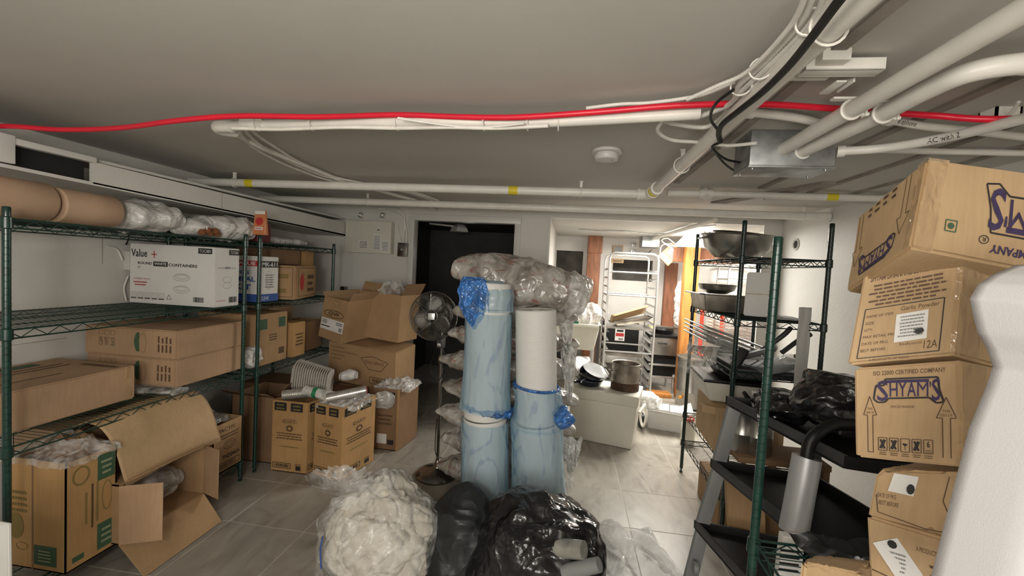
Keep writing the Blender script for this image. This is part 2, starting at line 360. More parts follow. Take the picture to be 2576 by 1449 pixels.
# joint strips in the rough right half of the ceiling
for k, (x0, x1) in enumerate(((0.60, 0.615), (1.12, 1.135), (1.45, 1.46), (1.7, 1.71))):
    struct('trim_%d' % (k+2), MB().box((x0, 0.2, ZC-0.008), (x1+0.02, 2.7+0.1*k, ZC+0.002)), M['conc'])
struct('trim_6', MB().box((0.62, 1.95, ZC-0.012), (1.9, 2.0, ZC+0.002)), M['ceil'])
struct('trim_7', MB().obb((1.02, 3.35, ZC-0.012), (0.10, 0, 0), (0.36, -0.75, 0), (0, 0, 0.014)), M['conc'])
struct('trim_8', MB().box((1.25, 2.95, ZC-0.035), (1.9, 3.02, ZC)), M['ceil'])
# block joints that show on the left wall
jl = MB()
for (y0, z0, y1, z1) in ((1.66, 1.62, 1.66, 1.36), (1.66, 1.62, 1.86, 1.61), (1.86, 1.61, 1.86, 1.75), (2.18, 1.60, 2.18, 1.42), (1.66, 1.0, 2.0, 1.0), (2.18, 1.6, 2.9, 1.6), (2.5, 1.6, 2.5, 1.8)):
    jl.box((XL, min(y0, y1)-0.0015, min(z0, z1)-0.0015), (XL+0.0015, max(y0, y1)+0.0015, max(z0, z1)+0.0015))
jl.build('block_joint', M['conc'], bpy.data.objects['wall_left'])
# hole with ring of filler in the right wall
hp = at_x(2003, 615, XR)
hb = MB().lathe([(0.0, 0.001), (0.033, 0.0012)], (XR-0.001, hp.y, hp.z), 20, axis=(-1, 0, 0)); hb.build('wall_hole', M['dark'], bpy.data.objects['wall_right'])
MB().ring((XR-0.001, hp.y, hp.z), 0.043, 0.010, (1, 0, 0), 24, 6).build('hole_rim', M['paint'], bpy.data.objects['wall_right'], smooth=True)
MB().tube([at_x(2084, 605, XR), at_x(2083, 640, XR-0.004), at_x(2080, 662, XR)], 0.006, 6).build('paint_drip', M['conc'], bpy.data.objects['wall_right'])

# ---------------------------------------------------------------- printing on faces
_txt = {}
def textmesh(s, bold=0.0):
    k = (s, bold)
    if k not in _txt:
        cu = bpy.data.curves.new('t', 'FONT'); cu.body = s; cu.size = 1; cu.offset = bold; cu.resolution_u = 2
        o = bpy.data.objects.new('t', cu); C.objects.link(o)
        me = o.to_mesh(); vs = [v.co.copy() for v in me.vertices]; fs = [tuple(p.vertices) for p in me.polygons]
        o.to_mesh_clear(); bpy.data.objects.remove(o); bpy.data.curves.remove(cu)
        if vs:
            x0 = min(v.x for v in vs); x1 = max(v.x for v in vs); y0 = min(v.y for v in vs); y1 = max(v.y for v in vs)
            vs = [((v.x-x0)/(x1-x0), (v.y-y0)/max(1e-6, y1-y0)) for v in vs]
            asp = (x1-x0)/max(1e-6, y1-y0)
        else: asp = 1
        _txt[k] = (vs, fs, asp)
    return _txt[k]
class Face:
    """bilinear quad seen from outside: lower-left, lower-right, upper-right, upper-left"""
    def __init__(s, a, b, c, d, nz=None, off=0.0015):
        s.a, s.b, s.c, s.d = V(a), V(b), V(c), V(d); s.n = (s.b-s.a).cross(s.d-s.a).normalized(); s.nz = nz; s.off = off
        s.w = ((s.b-s.a).length+(s.c-s.d).length)/2; s.h = ((s.d-s.a).length+(s.c-s.b).length)/2; s.pr = {}
    def p(s, u, v, e=0.0):
        q = s.a*(1-u)*(1-v)+s.b*u*(1-v)+s.c*u*v+s.d*(1-u)*v
        if s.nz: q = q+s.nz(q, s.n, u, v)
        return q+s.n*(s.off+e)
    def mb(s, mat):
        if mat not in s.pr: s.pr[mat] = MB()
        return s.pr[mat]
    def rect(s, mat, u0, v0, u1, v1, e=0.0, n=1, rot=0, ny=1):
        vs = []; fs = []; cu, cv = (u0+u1)/2, (v0+v1)/2
        for j in range(ny+1):
            for i in range(n+1):
                du = (u0+(u1-u0)*i/n-cu)*s.w; dv = (v0+(v1-v0)*j/ny-cv)*s.h
                vs.append(s.p(cu+(du*math.cos(rot)-dv*math.sin(rot))/s.w, cv+(du*math.sin(rot)+dv*math.cos(rot))/s.h, e))
        for j in range(ny):
            for i in range(n):
                a = j*(n+1)+i; fs.append((a, a+1, a+n+2, a+n+1))
        s.mb(mat).add(vs, fs)
    def line(s, mat, pts, t, e=0.0):
        """polyline in uv, thickness t metres"""
        for (u0, v0), (u1, v1) in zip(pts, pts[1:]):
            d = V(((u1-u0)*s.w, (v1-v0)*s.h)); L = d.length
            if L < 1e-6: continue
            nx, ny = -d.y/L*t/2/s.w, d.x/L*t/2/s.h; k = max(1, int(L/0.05)); vs = []; fs = []
            for i in range(k+1):
                f = i/k; vs += [s.p(u0+(u1-u0)*f+nx, v0+(v1-v0)*f+ny, e), s.p(u0+(u1-u0)*f-nx, v0+(v1-v0)*f-ny, e)]
            for i in range(k): a = 2*i; fs.append((a+1, a+3, a+2, a))
            s.mb(mat).add(vs, fs)
    def frame(s, mat, u0, v0, u1, v1, t, e=0.0): s.line(mat, [(u0, v0), (u1, v0), (u1, v1), (u0, v1), (u0, v0)], t, e)
    def ell(s, mat, u, v, ru, rv, t=None, e=0.0, n=20, a0=0, a1=2*math.pi):
        pts = [(u+ru*math.cos(a0+(a1-a0)*i/n), v+rv*math.sin(a0+(a1-a0)*i/n)) for i in range(n+1)]
        if t: s.line(mat, pts, t, e)
        else: s.mb(mat).add([s.p(*q, e) for q in pts[:-1]], [tuple(range(n))])
    def text(s, mat, txt, u0, v0, u1, v1, flip=False, rot90=False, bold=0.0, e=0.0, skew=0.0):
        vs, fs, asp = textmesh(txt, bold)
        out = []
        for x, y in vs:
            if flip: x, y = 1-x, 1-y
            if rot90: x, y = 1-y, x
            out.append(s.p(u0+(u1-u0)*x+skew*y, v0+(v1-v0)*y, e))
        s.mb(mat).add(out, fs)
    def smudge(s, mat, u0, v0, u1, v1, rows=3, seed=0):
        """unreadable small printing: rows of short word strokes"""
        rnd = random.Random(seed); rh = (v1-v0)/rows
        for r in range(rows):
            ind = rnd.uniform(0, 0.12)*(u1-u0); u = u0+ind; vv = v1-(r+0.75)*rh
            while u < u1-ind:
                L = rnd.uniform(0.05, 0.14)*(u1-u0); L = min(L, u1-ind-u)
                s.rect(mat, u, vv, u+L, vv+rh*0.42, e=0.0022); u += L+0.02*(u1-u0)
    def barcode(s, mat, u0, v0, u1, v1, seed=0):
        rnd = random.Random(seed); u = u0
        while u < u1:
            L = rnd.choice((0.02, 0.04, 0.06))*(u1-u0); s.rect(mat, u, v0, min(u1, u+L), v1); u += L+rnd.choice((0.02, 0.035))*(u1-u0)
    def emit(s, parent, name='print'):
        for mat, mb in s.pr.items():
            if mb.f:
                nm = {'paper': 'sticker', 'tape': 'tape', 'wboard': 'label_panel'}.get(mat, name)
                mb.build(nm, M[mat], parent, kind='stuff' if nm == name else None)
def crush(amp, freq=7.0, seed=0):
    def f(q, n, u, v):
        e = min(1.0, 5*min(u, 1-u, v, 1-v)+0.25)
        return n*amp*(noise.noise(V(q)*freq+V((seed, seed*1.7, 0)))+0.35*noise.noise(V(q)*freq*3.1))*e
    return f
FACES = {'front': (0, 1, 5, 4), 'right': (1, 2, 6, 5), 'back': (2, 3, 7, 6), 'left': (3, 0, 4, 7), 'top': (4, 5, 6, 7), 'bottom': (3, 2, 1, 0)}
class Carton:
    def __init__(s, name, label, c, mat, cat='box', group=None, open_top=False, open_side=None, amp=0.0, seed=0, n=10, t=0.005, flat_top_tape=True):
        s.c = [V(p) for p in c]; s.mat = M[mat]; s.amp = amp; s.seed = seed
        o = (s.c[0]+s.c[1]+s.c[2]+s.c[3])/4
        s.root = thing(name, label, cat, o, group); s.faces = {}
        hole = open_side or ('top' if open_top else None); s.hole = hole
        s.nz = crush(amp, seed=seed) if amp else None
        for k, idx in FACES.items(): s.faces[k] = Face(*[s.c[i] for i in idx], nz=s.nz)
        mb = MB()
        if hole is None:
            g = n if amp else 1
            for k, fc in s.faces.items():
                vs = [fc.p(i/g, j/g, -fc.off) for j in range(g+1) for i in range(g+1)]
                fs = [(j*(g+1)+i, j*(g+1)+i+1, (j+1)*(g+1)+i+1, (j+1)*(g+1)+i) for j in range(g) for i in range(g)]
                mb.add(vs, fs)
            o_ = mb.build('body', s.mat, None)
            bm = bmesh.new(); bm.from_mesh(o_.data); bmesh.ops.remove_doubles(bm, verts=bm.verts, dist=0.012 if amp else 0.0005)
            bmesh.ops.recalc_face_normals(bm, faces=bm.faces)
            ed = [e for e in bm.edges if len(e.link_faces) == 2 and e.calc_face_angle(0) > 0.9]
            bmesh.ops.bevel(bm, geom=ed, offset=0.006 if amp else 0.0035, segments=2, affect='EDGES'); bm.to_mesh(o_.data); bm.free()
            for p in o_.data.polygons: p.use_smooth = True
            try: o_.data.set_sharp_from_angle(angle=math.radians(45))
            except Exception: pass
            o_.parent = s.root; o_.matrix_parent_inverse = Matrix.Translation(s.root.location).inverted()
        else:
            for k, fc in s.faces.items():
                if k == hole: continue
                q = [fc.a, fc.b, fc.c, fc.d]; inn = [p-fc.n*t for p in q]
                mb.hexa([inn[0], inn[1], inn[2], inn[3], q[0], q[1], q[2], q[3]])
            mb.build('body', s.mat, s.root)
    def flap(s, face, edge, L, ang, mat=None, trim=0.0, label=None):
        """flap hinged on an edge of the open face. edge: 0 lower,1 right,2 upper,3 left; ang 0 = in the plane of the open face outward, +90 = along outward normal"""
        fc = s.faces[face]; q = [fc.a, fc.b, fc.c, fc.d]; a, b = q[edge], q[(edge+1) % 4]
        cen = (q[0]+q[1]+q[2]+q[3])/4; e = (b-a).normalized(); out = ((a+b)/2-cen); out = (out-e*out.dot(e)).normalized()
        d = out*math.cos(ang)+fc.n*math.sin(ang); nn = e.cross(d).normalized()*0.004
        a2 = a+e*trim; b2 = b-e*trim
        MB().hexa([a, b, b2+d*L, a2+d*L, a+nn, b+nn, b2+d*L+nn, a2+d*L+nn]).build('flap', M[mat] if mat else s.mat, s.root, bevel=0.0012, seg=1, label=label)
    def tape(s, face, u0, v0, u1, v1):
        s.faces[face].rect('tape', u0, v0, u1, v1, e=0.0005, n=8)
    def done(s, name='print'):
        for f in s.faces.values(): f.emit(s.root, name)
        return s.root
def bx8(x0, y0, z0, x1, y1, z1, rz=0.0, piv=None):
    c = [V(p) for p in ((x0,y0,z0),(x1,y0,z0),(x1,y1,z0),(x0,y1,z0),(x0,y0,z1),(x1,y0,z1),(x1,y1,z1),(x0,y1,z1))]
    if rz:
        p = V(piv) if piv else V(((x0+x1)/2, (y0+y1)/2, 0)); R = Matrix.Rotation(rz, 3, 'Z'); p.z = 0
        c = [p+R@(q-p) for q in c]
    return c

# ---------------------------------------------------------------- crumpled blobs, sacks
def fold(q, f, seed):
    n1 = noise.noise(q*f+V((seed, 0, 0))); n2 = noise.noise(q*f*2.3+V((0, seed, 3)))
    return 0.75-2*abs(n1)+0.28*(1-2*abs(n2))
def billow(q, f, seed):
    """bunched cloth: soft lumps parted by narrow valleys"""
    wv = V((noise.noise(q*f*0.7+V((seed, 9, 2))), noise.noise(q*f*0.7+V((3, seed, 7))), noise.noise(q*f*0.7+V((5, 1, seed)))))*0.55
    n1 = abs(noise.noise(V((q.x*f*1.3, q.y*f*1.3, q.z*f*0.8))+wv*1.5+V((seed, 0, 0))))
    n2 = abs(noise.noise(V((q.x*f*2.6, q.y*f*2.6, q.z*f*1.9))+wv*3+V((0, seed, 3))))
    return 1.9*min(1, n1*2.2)**0.6-1.1+0.8*min(1, n2*2)**0.6-0.35
def blob(name, mat, c, r, h, parent=None, seed=0, amp=0.05, fn=None, f=6, nu=110, nv=60, prof=None, ears=None, fine=0.3, label=None, rough_top=0, squash=2.2):
    """closed bag standing on the floor: superelliptic profile with ridged folds"""
    c = V(c); vs = []; fs = []
    for j in range(nv+1):
        t = j/nv
        z = h*t if prof else h*(0.5-0.5*math.cos(math.pi*t))
        if prof:
            k = t*(len(prof)-1); i = min(int(k), len(prof)-2); rr = prof[i]+(prof[i+1]-prof[i])*(k-i)
        else:
            s_ = abs(2*z/h-1); rr = max(0, 1-s_**squash)**(1/squash)
        for i in range(nu):
            a = 2*math.pi*i/nu
            q = V((r[0]*rr*math.cos(a), r[1]*rr*math.sin(a), z))
            d = (fn or fold)(q, f, seed)*amp+noise.noise(q*f*5+V((seed, 5, 1)))*amp*fine
            k2 = min(1, rr*2)*(1 if z > 0.02 else 0.3)
            n = V((math.cos(a), math.sin(a), (2*z/h-1)*0.7)).normalized()
            q2 = q+n*(d-0.35*amp)*k2
            if z > h*0.7: q2.z += d*rough_top
            q2.z = max(q2.z, 0.001); vs.append(c+q2)
    for j in range(nv):
        for i in range(nu):
            a = j*nu+i; b = j*nu+(i+1) % nu; fs.append((a, b, b+nu, a+nu))
    fs.append(tuple(range(nu-1, -1, -1))); fs.append(tuple(nv*nu+k for k in range(nu)))
    return MB().add(vs, fs).build(name, M[mat], parent, smooth=True, label=label)
def pillow_mb(c, L, wy, hz, seed=0, ang=0, amp=0.02, ear=0.05, nu=70, nv=40, tilt=0.0, ns=3.0, fr=5):
    """sack lying along local x with pinched gathered ends"""
    c = V(c); vs = []; fs = []; R = Matrix.Rotation(ang, 3, 'Z') @ Matrix.Rotation(tilt, 3, 'Y')
    for j in range(nu+1):
        t = -1+2*j/nu; s_ = abs(t)
        k = max(0.0, 1-s_**ns)**(0.5 if ns > 1.9 else 0.72)
        e = max(0, (s_-0.86)/0.14)
        ry = wy*k+ear*0.9*e; rz = hz*k+ear*0.25*e
        x = L*t
        for i in range(nv):
            a = 2*math.pi*i/nv
            q = V((x, ry*math.copysign(abs(math.cos(a))**0.8, math.cos(a)), rz*math.copysign(abs(math.sin(a))**0.9, math.sin(a))))
            d = fold(V((q.x*1.6, q.y, q.z))+c*3.1, fr, seed)*amp+noise.noise(q*30+V((seed, 0, 0)))*amp*0.3
            q += V((0.4*t, math.cos(a), math.sin(a)))*d*min(1, k*3+0.25)
            vs.append(c+R@q)
    for j in range(nu):
        for i in range(nv):
            a = j*nv+i; b = j*nv+(i+1) % nv; fs.append((b, a, a+nv, b+nv))
    fs.append(tuple(range(nv))); fs.append(tuple(nu*nv+k for k in range(nv-1, -1, -1)))
    return MB().add(vs, fs)
def sheet(fn, nu, nv):
    vs = [fn(i/nu, j/nv) for j in range(nv+1) for i in range(nu+1)]
    fs = [(j*(nu+1)+i, j*(nu+1)+i+1, (j+1)*(nu+1)+i+1, (j+1)*(nu+1)+i) for j in range(nv) for i in range(nu)]
    return MB().add(vs, fs)

# ---------------------------------------------------------------- wire racks
def wire_rack(label, x0, x1, y0, y1, h, levels, mat='green', pr=0.0127, skip_posts=(), group='green wire shelving units', narrow=None):
    root = thing('wire_rack', label, 'shelf', ((x0+x1)/2, (y0+y1)/2, 0), group)
    for k, (x, y) in enumerate(((x0, y0), (x1, y0), (x1, y1), (x0, y1))):
        prof = [(0.006, 0.0), (0.013, 0.004), (0.013, 0.012), (0.006, 0.014), (0.006, 0.03), (pr, 0.031)]
        z = 0.05
        while z < h-0.02: prof += [(pr, z), (pr-0.0011, z+0.0008), (pr-0.0011, z+0.0022), (pr, z+0.003)]; z += 0.0254
        prof += [(pr, h-0.004), (pr-0.003, h)]
        MB().lathe(prof, (x, y, 0), 12).build('post', M[mat], root, smooth=True)
    for li, z in enumerate(levels):
        X0, X1 = x0, x1
        if narrow and li in narrow: X0, X1 = narrow[li]
        f = MB()
        for (a, b) in (((X0, y0), (X1, y0)), ((X1, y0), (X1, y1)), ((X1, y1), (X0, y1)), ((X0, y1), (X0, y0))):
            f.tube([(a[0], a[1], z), (b[0], b[1], z)], 0.004, 6); f.tube([(a[0], a[1], z-0.034), (b[0], b[1], z-0.034)], 0.0035, 6)
            d = V((b[0]-a[0], b[1]-a[1], 0)); n = max(4, int(d.length/0.042)); p = []
            for i in range(n+1): p.append(V((a[0], a[1], z-0.003 if i % 2 == 0 else z-0.033))+d*(i/n))
            f.tube(p, 0.0024, 5)
        for (x, y) in ((X0, y0), (X1, y0), (X1, y1), (X0, y1)): f.lathe([(pr+0.002, z-0.04), (pr+0.006, z-0.036), (pr+0.005, z+0.004), (pr+0.001, z+0.008)], (x, y, 0), 12)
        sh = f.build('shelf', M[mat], root, smooth=True)
        g = MB(); y = y0+0.02
        while y < y1-0.01: g.tube([(X0, y, z+0.003), (X1, y, z+0.003)], 0.0016, 4, cap=False); y += 0.0245
        for k in range(1, 4):
            x = X0+(X1-X0)*k/4; g.tube([(x, y0, z-0.001), (x, y1, z-0.001)], 0.0026, 5, cap=False)
        o = g.build('wire_deck', M[mat], None, kind='stuff'); o.parent = sh
    return root
RX0, RX1 = -2.68, -2.11
wire_rack('green wire rack nearest the camera along the left wall, with the white containers box', RX0, RX1, 1.325, 2.51, 1.655, [1.61, 1.185, 0.725, 0.13])
wire_rack('green wire rack in the left corner behind the first, loaded with brown cartons', RX0, RX1, 2.64, 3.555, 1.66, [1.61, 1.185, 0.715])
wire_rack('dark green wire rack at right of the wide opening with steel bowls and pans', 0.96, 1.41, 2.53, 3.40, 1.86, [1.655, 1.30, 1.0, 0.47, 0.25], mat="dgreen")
wire_rack('green wire rack at right foreground carrying the leaning stack of tan cartons', 0.60, 1.06, 0.42, 1.33, 1.655, [0.74, 0.2])

# ---------------------------------------------------------------- pipes and cables under the ceiling
def pz(pts, z): return [at_z(x, y, (z[i] if isinstance(z, (list, tuple)) else z)) for i, (x, y) in enumerate(pts)]
def hanger(root, c, r, axis='x'):
    ax = V((1, 0, 0)) if axis == 'x' else V((0, 1, 0))
    m = MB(); m.ring(c, r+0.004, 0.003, ax, 20, 6); m.box((c[0]-0.008, c[1]-0.008, c[2]+r), (c[0]+0.008, c[1]+0.008, ZC)); m.lathe([(0.014, ZC-0.006), (0.014, ZC)], (c[0], c[1], 0), 10)
    m.build('hanger', M['pipe'], root, smooth=True)
# gas pipe: run along the room, elbow, run towards the camera
root = thing('steel_pipe', 'thick white pipe across the room turning with an elbow to run overhead, yellow bands', 'pipe', (0.49, 2.74, 2.03))
ZP = 2.03
xe, ye = 0.475, 2.74
MB().tube([(XL+0.02, ye, ZP), (xe-0.06, ye, ZP)], 0.0275, 20).build('pipe_run', M['pipe'], root, smooth=True)
MB().tube([(xe, ye-0.06, ZP), (xe+0.02, -2.28, ZP-0.005)], 0.027, 20).build('pipe_run', M['pipe'], root, smooth=True)
MB().tube([V((xe-0.075, ye, ZP)), V((xe-0.05, ye, ZP))]+[V((xe-0.05+0.05*math.sin(a), ye-0.05+0.05*math.cos(a), ZP)) for a in (0.3, 0.6, 0.9, 1.2, 1.5)]+[V((xe, ye-0.08, ZP))], 0.034, 18).build('elbow', M['pipe'], root, smooth=True)
for y0, y1, r in ((ye-0.085, ye-0.075, 0.038), (ye-0.2, ye-0.17, 0.037)): MB().tube([(xe, y0, ZP), (xe, y1, ZP)], r, 18).build('coupling', M['pipe'], root, smooth=True)
MB().tube([(xe-0.085, ye, ZP), (xe-0.07, ye, ZP)], 0.038, 18).build('coupling', M['pipe'], root, smooth=True)
for px in (630, 1292):
    q = at_y(px, 470, ye); MB().tube([(q.x-0.03, ye, ZP), (q.x+0.03, ye, ZP)], 0.0282, 18).build('tape_band', M['yellow'], root, smooth=True)
MB().tube([(xe, ye-0.125, ZP), (xe, ye-0.1, ZP)], 0.0335, 18).build('tape_band', M['yellow'], root, smooth=True)
for px in (590, 1462): q = at_y(px, 470, ye); hanger(root, (q.x, ye, ZP), 0.028)
hanger(root, (xe+0.004, 2.02, ZP), 0.031, 'y')
hanger(root, (xe+0.006, 0.93, ZP), 0.031, 'y')
# lower pipe near back wall
root = thing('steel_pipe', 'long white pipe closest to the back wall, above the dark doorway', 'pipe', (0, 3.45, 2.03))
MB().tube([(XL+0.02, 3.45, 2.03), (1.875, 3.45, 2.03)], 0.029, 20).build('pipe_run', M['pipe'], root, smooth=True)
MB().tube([(1.80, 3.45, 2.03), (1.895, 3.45, 2.03)], 0.034, 20).build('cap', M['pipe'], root, smooth=True)
for x in (-1.75, 1.72): hanger(root, (x, 3.45, 2.03), 0.03)
# right-hand thin continuation with valve
root = thing('steel_pipe', 'thin white pipe right of the junction box with a small valve and a yellow band', 'pipe', (1.2, 2.86, 2.06))
MB().tube([(0.60, 2.86, 2.065), (1.895, 2.86, 2.065)], 0.021, 16).build('pipe_run', M['pipe'], root, smooth=True)
q = at_y(2095, 457, 2.86); MB().tube([(q.x-0.032, 2.86, 2.065), (q.x+0.032, 2.86, 2.065)], 0.0218, 16).build('tape_band', M['yellow'], root, smooth=True)
q = at_y(1777, 457, 2.86); MB().tube([(q.x-0.04, 2.86, 2.065), (q.x+0.04, 2.86, 2.065)], 0.029, 14).lathe([(0.018, -0.055), (0.022, -0.03), (0.022, 0.03)], (q.x, 2.86, 2.065), 12, axis=(0, -0.6, -1)).build('valve', M['pipe'], root, smooth=True)
# pipe that carries the red one
root = thing('conduit_pipe', 'white pipe lying just under the red pipe, elbow at its left end', 'pipe', (-0.5, 1.47, 2.04))
pts = [at_z(548, 318, 2.035), at_z(1000, 306, 2.035), at_z(1300, 309, 2.035), at_z(1640, 292, 2.035), at_z(1760, 285, 2.04)]
e0 = pts[0]
MB().tube(spline([e0+V((0.03, 0, 0))]+pts[1:], 5), 0.0185, 16).build('pipe_run', M['pipe'], root, smooth=True)
MB().tube(spline([e0+V((0.06, 0, 0)), e0+V((-0.005, 0.005, 0)), e0+V((-0.02, 0.045, 0.0)), e0+V((-0.01, 0.10, 0.01))], 5), 0.023, 14).build('elbow', M['pipe'], root, smooth=True)
MB().tube([at_z(612, 312, 2.035), at_z(650, 309, 2.035)], 0.0215, 16).build('coupling', M['pipe'], root, smooth=True)
MB().tube([at_z(548, 330, 2.055), at_z(590, 335, 2.062), at_z(660, 372, 2.072), at_z(860, 455, 2.075), (-1.36, 3.5, 2.07), (-1.36, 4.14, 2.07)], 0.013, 12).build('pipe_run', M['pipe'], root, smooth=True)
for px in (648, 785, 1000, 1218, 1328, 1405):
    q = at_z(px, 310 if px > 700 else 312, 2.03); MB().ring((q.x, q.y, q.z), 0.025, 0.0022, (1, 0, 0), 18, 5).build('cable_tie', M['cable'], root, smooth=True)
# cables beside it
for k, (pts, zz, r, lab) in enumerate((
    ([(585, 322), (700, 325), (860, 320), (1000, 322), (1130, 320), (1250, 322), (1380, 316)], 2.01, 0.0075, 'ribbed white cable strapped beneath the pipe that runs under the red one'),
    ([(1000, 297), (1060, 306), (1150, 318), (1230, 320), (1320, 310)], 2.012, 0.005, 'short sagging white cable at the middle of the red pipe'),
    ([(1475, 272), (1560, 262), (1640, 258), (1760, 240), (1850, 205)], 2.075, 0.006, 'ribbed white cable peeking out above the red pipe at its right end'))):
    m = flex(MB(), pz(pts, zz), r, 0.010); tag(m.build('armored_cable', M['cable'], None, smooth=True), lab, 'cable')
for k, off in enumerate((0, 1, 2)):
    pts = [at_z(600+14*k, 322-2*k, 2.025), at_z(612+16*k, 345-4*k, 2.05), at_z(655+14*k, 382-9*k, 2.066), at_z(745+10*k, 425-6*k, 2.078), at_z(850+6*k, 458-4*k, 2.083), V((-1.30+0.035*k, 3.3, 2.088)), V((-1.24+0.035*k, 4.13, 2.088))]
    tag(MB().tube(spline(pts, 8), 0.0065, 8).build('cable', M['cable'], None, smooth=True), ['white cable hugging the ceiling beyond the pipe elbow, outermost', 'white cable hugging the ceiling beyond the pipe elbow, middle one', 'white cable hugging the ceiling beyond the pipe elbow, innermost'][k], 'cable')
# red pipe
root = thing('red_pipe', 'bright red plastic pipe sagging across the whole ceiling', 'pipe', (0, 1.45, 2.02))
pts = [V((XL+0.005, 1.45, 1.98)), at_z(0, 317, 1.985), at_z(150, 326, 1.985), at_z(300, 322, 1.99), at_z(450, 303, 2.0), at_z(600, 292, 2.02), at_z(800, 294, 2.035), at_z(1000, 289, 2.05), at_z(1150, 294, 2.045), at_z(1300, 295, 2.04), at_z(1500, 282, 2.045), at_z(1700, 266, 2.05), at_z(1900, 262, 2.06), at_z(2080, 272, 2.072), at_z(2200, 282, 2.072), at_z(2350, 291, 2.06), at_z(2480, 300, 2.03), at_z(2700, 296, 2.02), V((XR-0.005, at_z(2700, 296, 2.02).y-0.03, 2.02))]
MB().tube(spline(pts, 6), 0.0098, 12).build('pipe_run', M['redpex'], root, smooth=True)
# bundle beside the diagonal pipe
B = [
 ([(2052, -30), (2010, 60), (1920, 160), (1862, 212), (1845, 255), (1810, 300), (1770, 320), (1700, 312), (1665, 303)], 0.0085, 'ribbed white cable curling from the overhead bundle down to the pipe end'),
 ([(2085, -30), (2040, 60), (1935, 165), (1870, 225), (1835, 262), (1790, 282), (1745, 298)], 0.0085, 'ribbed white cable in the overhead bundle, ending beside the red pipe'),
 ([(2035, -30), (1985, 70), (1880, 180), (1800, 218), (1725, 252)], 0.006, 'thinnest white cable on the left of the overhead bundle'),
 ([(2105, -30), (2060, 50), (1960, 160), (1885, 235), (1860, 285), (1800, 318)], 0.0085, 'ribbed white cable lying against the big overhead pipe')]
for i, (pts, r, lab) in enumerate(B):
    P_ = [at_z(x, y, 2.055-0.006*i) for x, y in pts]; tag(flex(MB(), P_, r, 0.011).build('armored_cable', M['cable'], None, smooth=True), lab, 'cable')
tag(flex(MB(), pz([(1668, 300), (1655, 330), (1690, 352), (1760, 358), (1830, 366), (1905, 360)], [2.04, 2.03, 2.03, 2.04, 2.04, 2.03]), 0.007, 0.010).build('armored_cable', M['cable'], None, smooth=True), 'looping ribbed cable going into the metal junction box', 'cable')
pts = [at_z(2150, -45, 1.985), at_z(2108, 5, 1.985), at_z(2045, 90, 1.985), at_z(1985, 165, 1.985), at_z(1920, 230, 1.985), at_z(1860, 278, 1.985), at_z(1818, 312, 1.985), at_z(1808, 335, 1.98), at_z(1812, 356, 1.97)]
tag(MB().tube(spline(pts, 6), 0.0085, 8).build('cable', M['blk'], None, smooth=True), 'black cable lying on the big overhead pipe', 'cable')
for k, pts in enumerate(([(1812, 358), (1792, 372), (1825, 400), (1870, 410)], [(1845, 225), (1800, 262), (1788, 300), (1812, 340), (1795, 375), (1840, 425), (1900, 440), (1965, 440)])):
    tag(MB().tube(spline(pz(pts, 2.0+0.01*k), 8), 0.0045, 7).build('cable', M['blk'], None, smooth=True), ['short thin black wire entering the left side of the junction box', 'thin black wire looping below the junction box'][k], 'cable')
for px, py in ((2040, 55), (1915, 172), (1865, 215)):
    q = at_z(px, py, 2.045); tag(MB().ring(tuple(q), 0.026, 0.0025, (0.4, 1, 0), 18, 5).build('cable_tie', M['cable'], None, smooth=True), 'white tie around the overhead cable bundle, near picture x %s' % {2040: 'top edge', 1915: 'middle of the run', 1865: 'red pipe crossing'}[px], 'cable tie')
for o in list(C.objects):
    if o.name.startswith('cable_tie') and o.get('label'):
        o['label'] = o['label'].replace(', near picture x ', ', nearest the ')
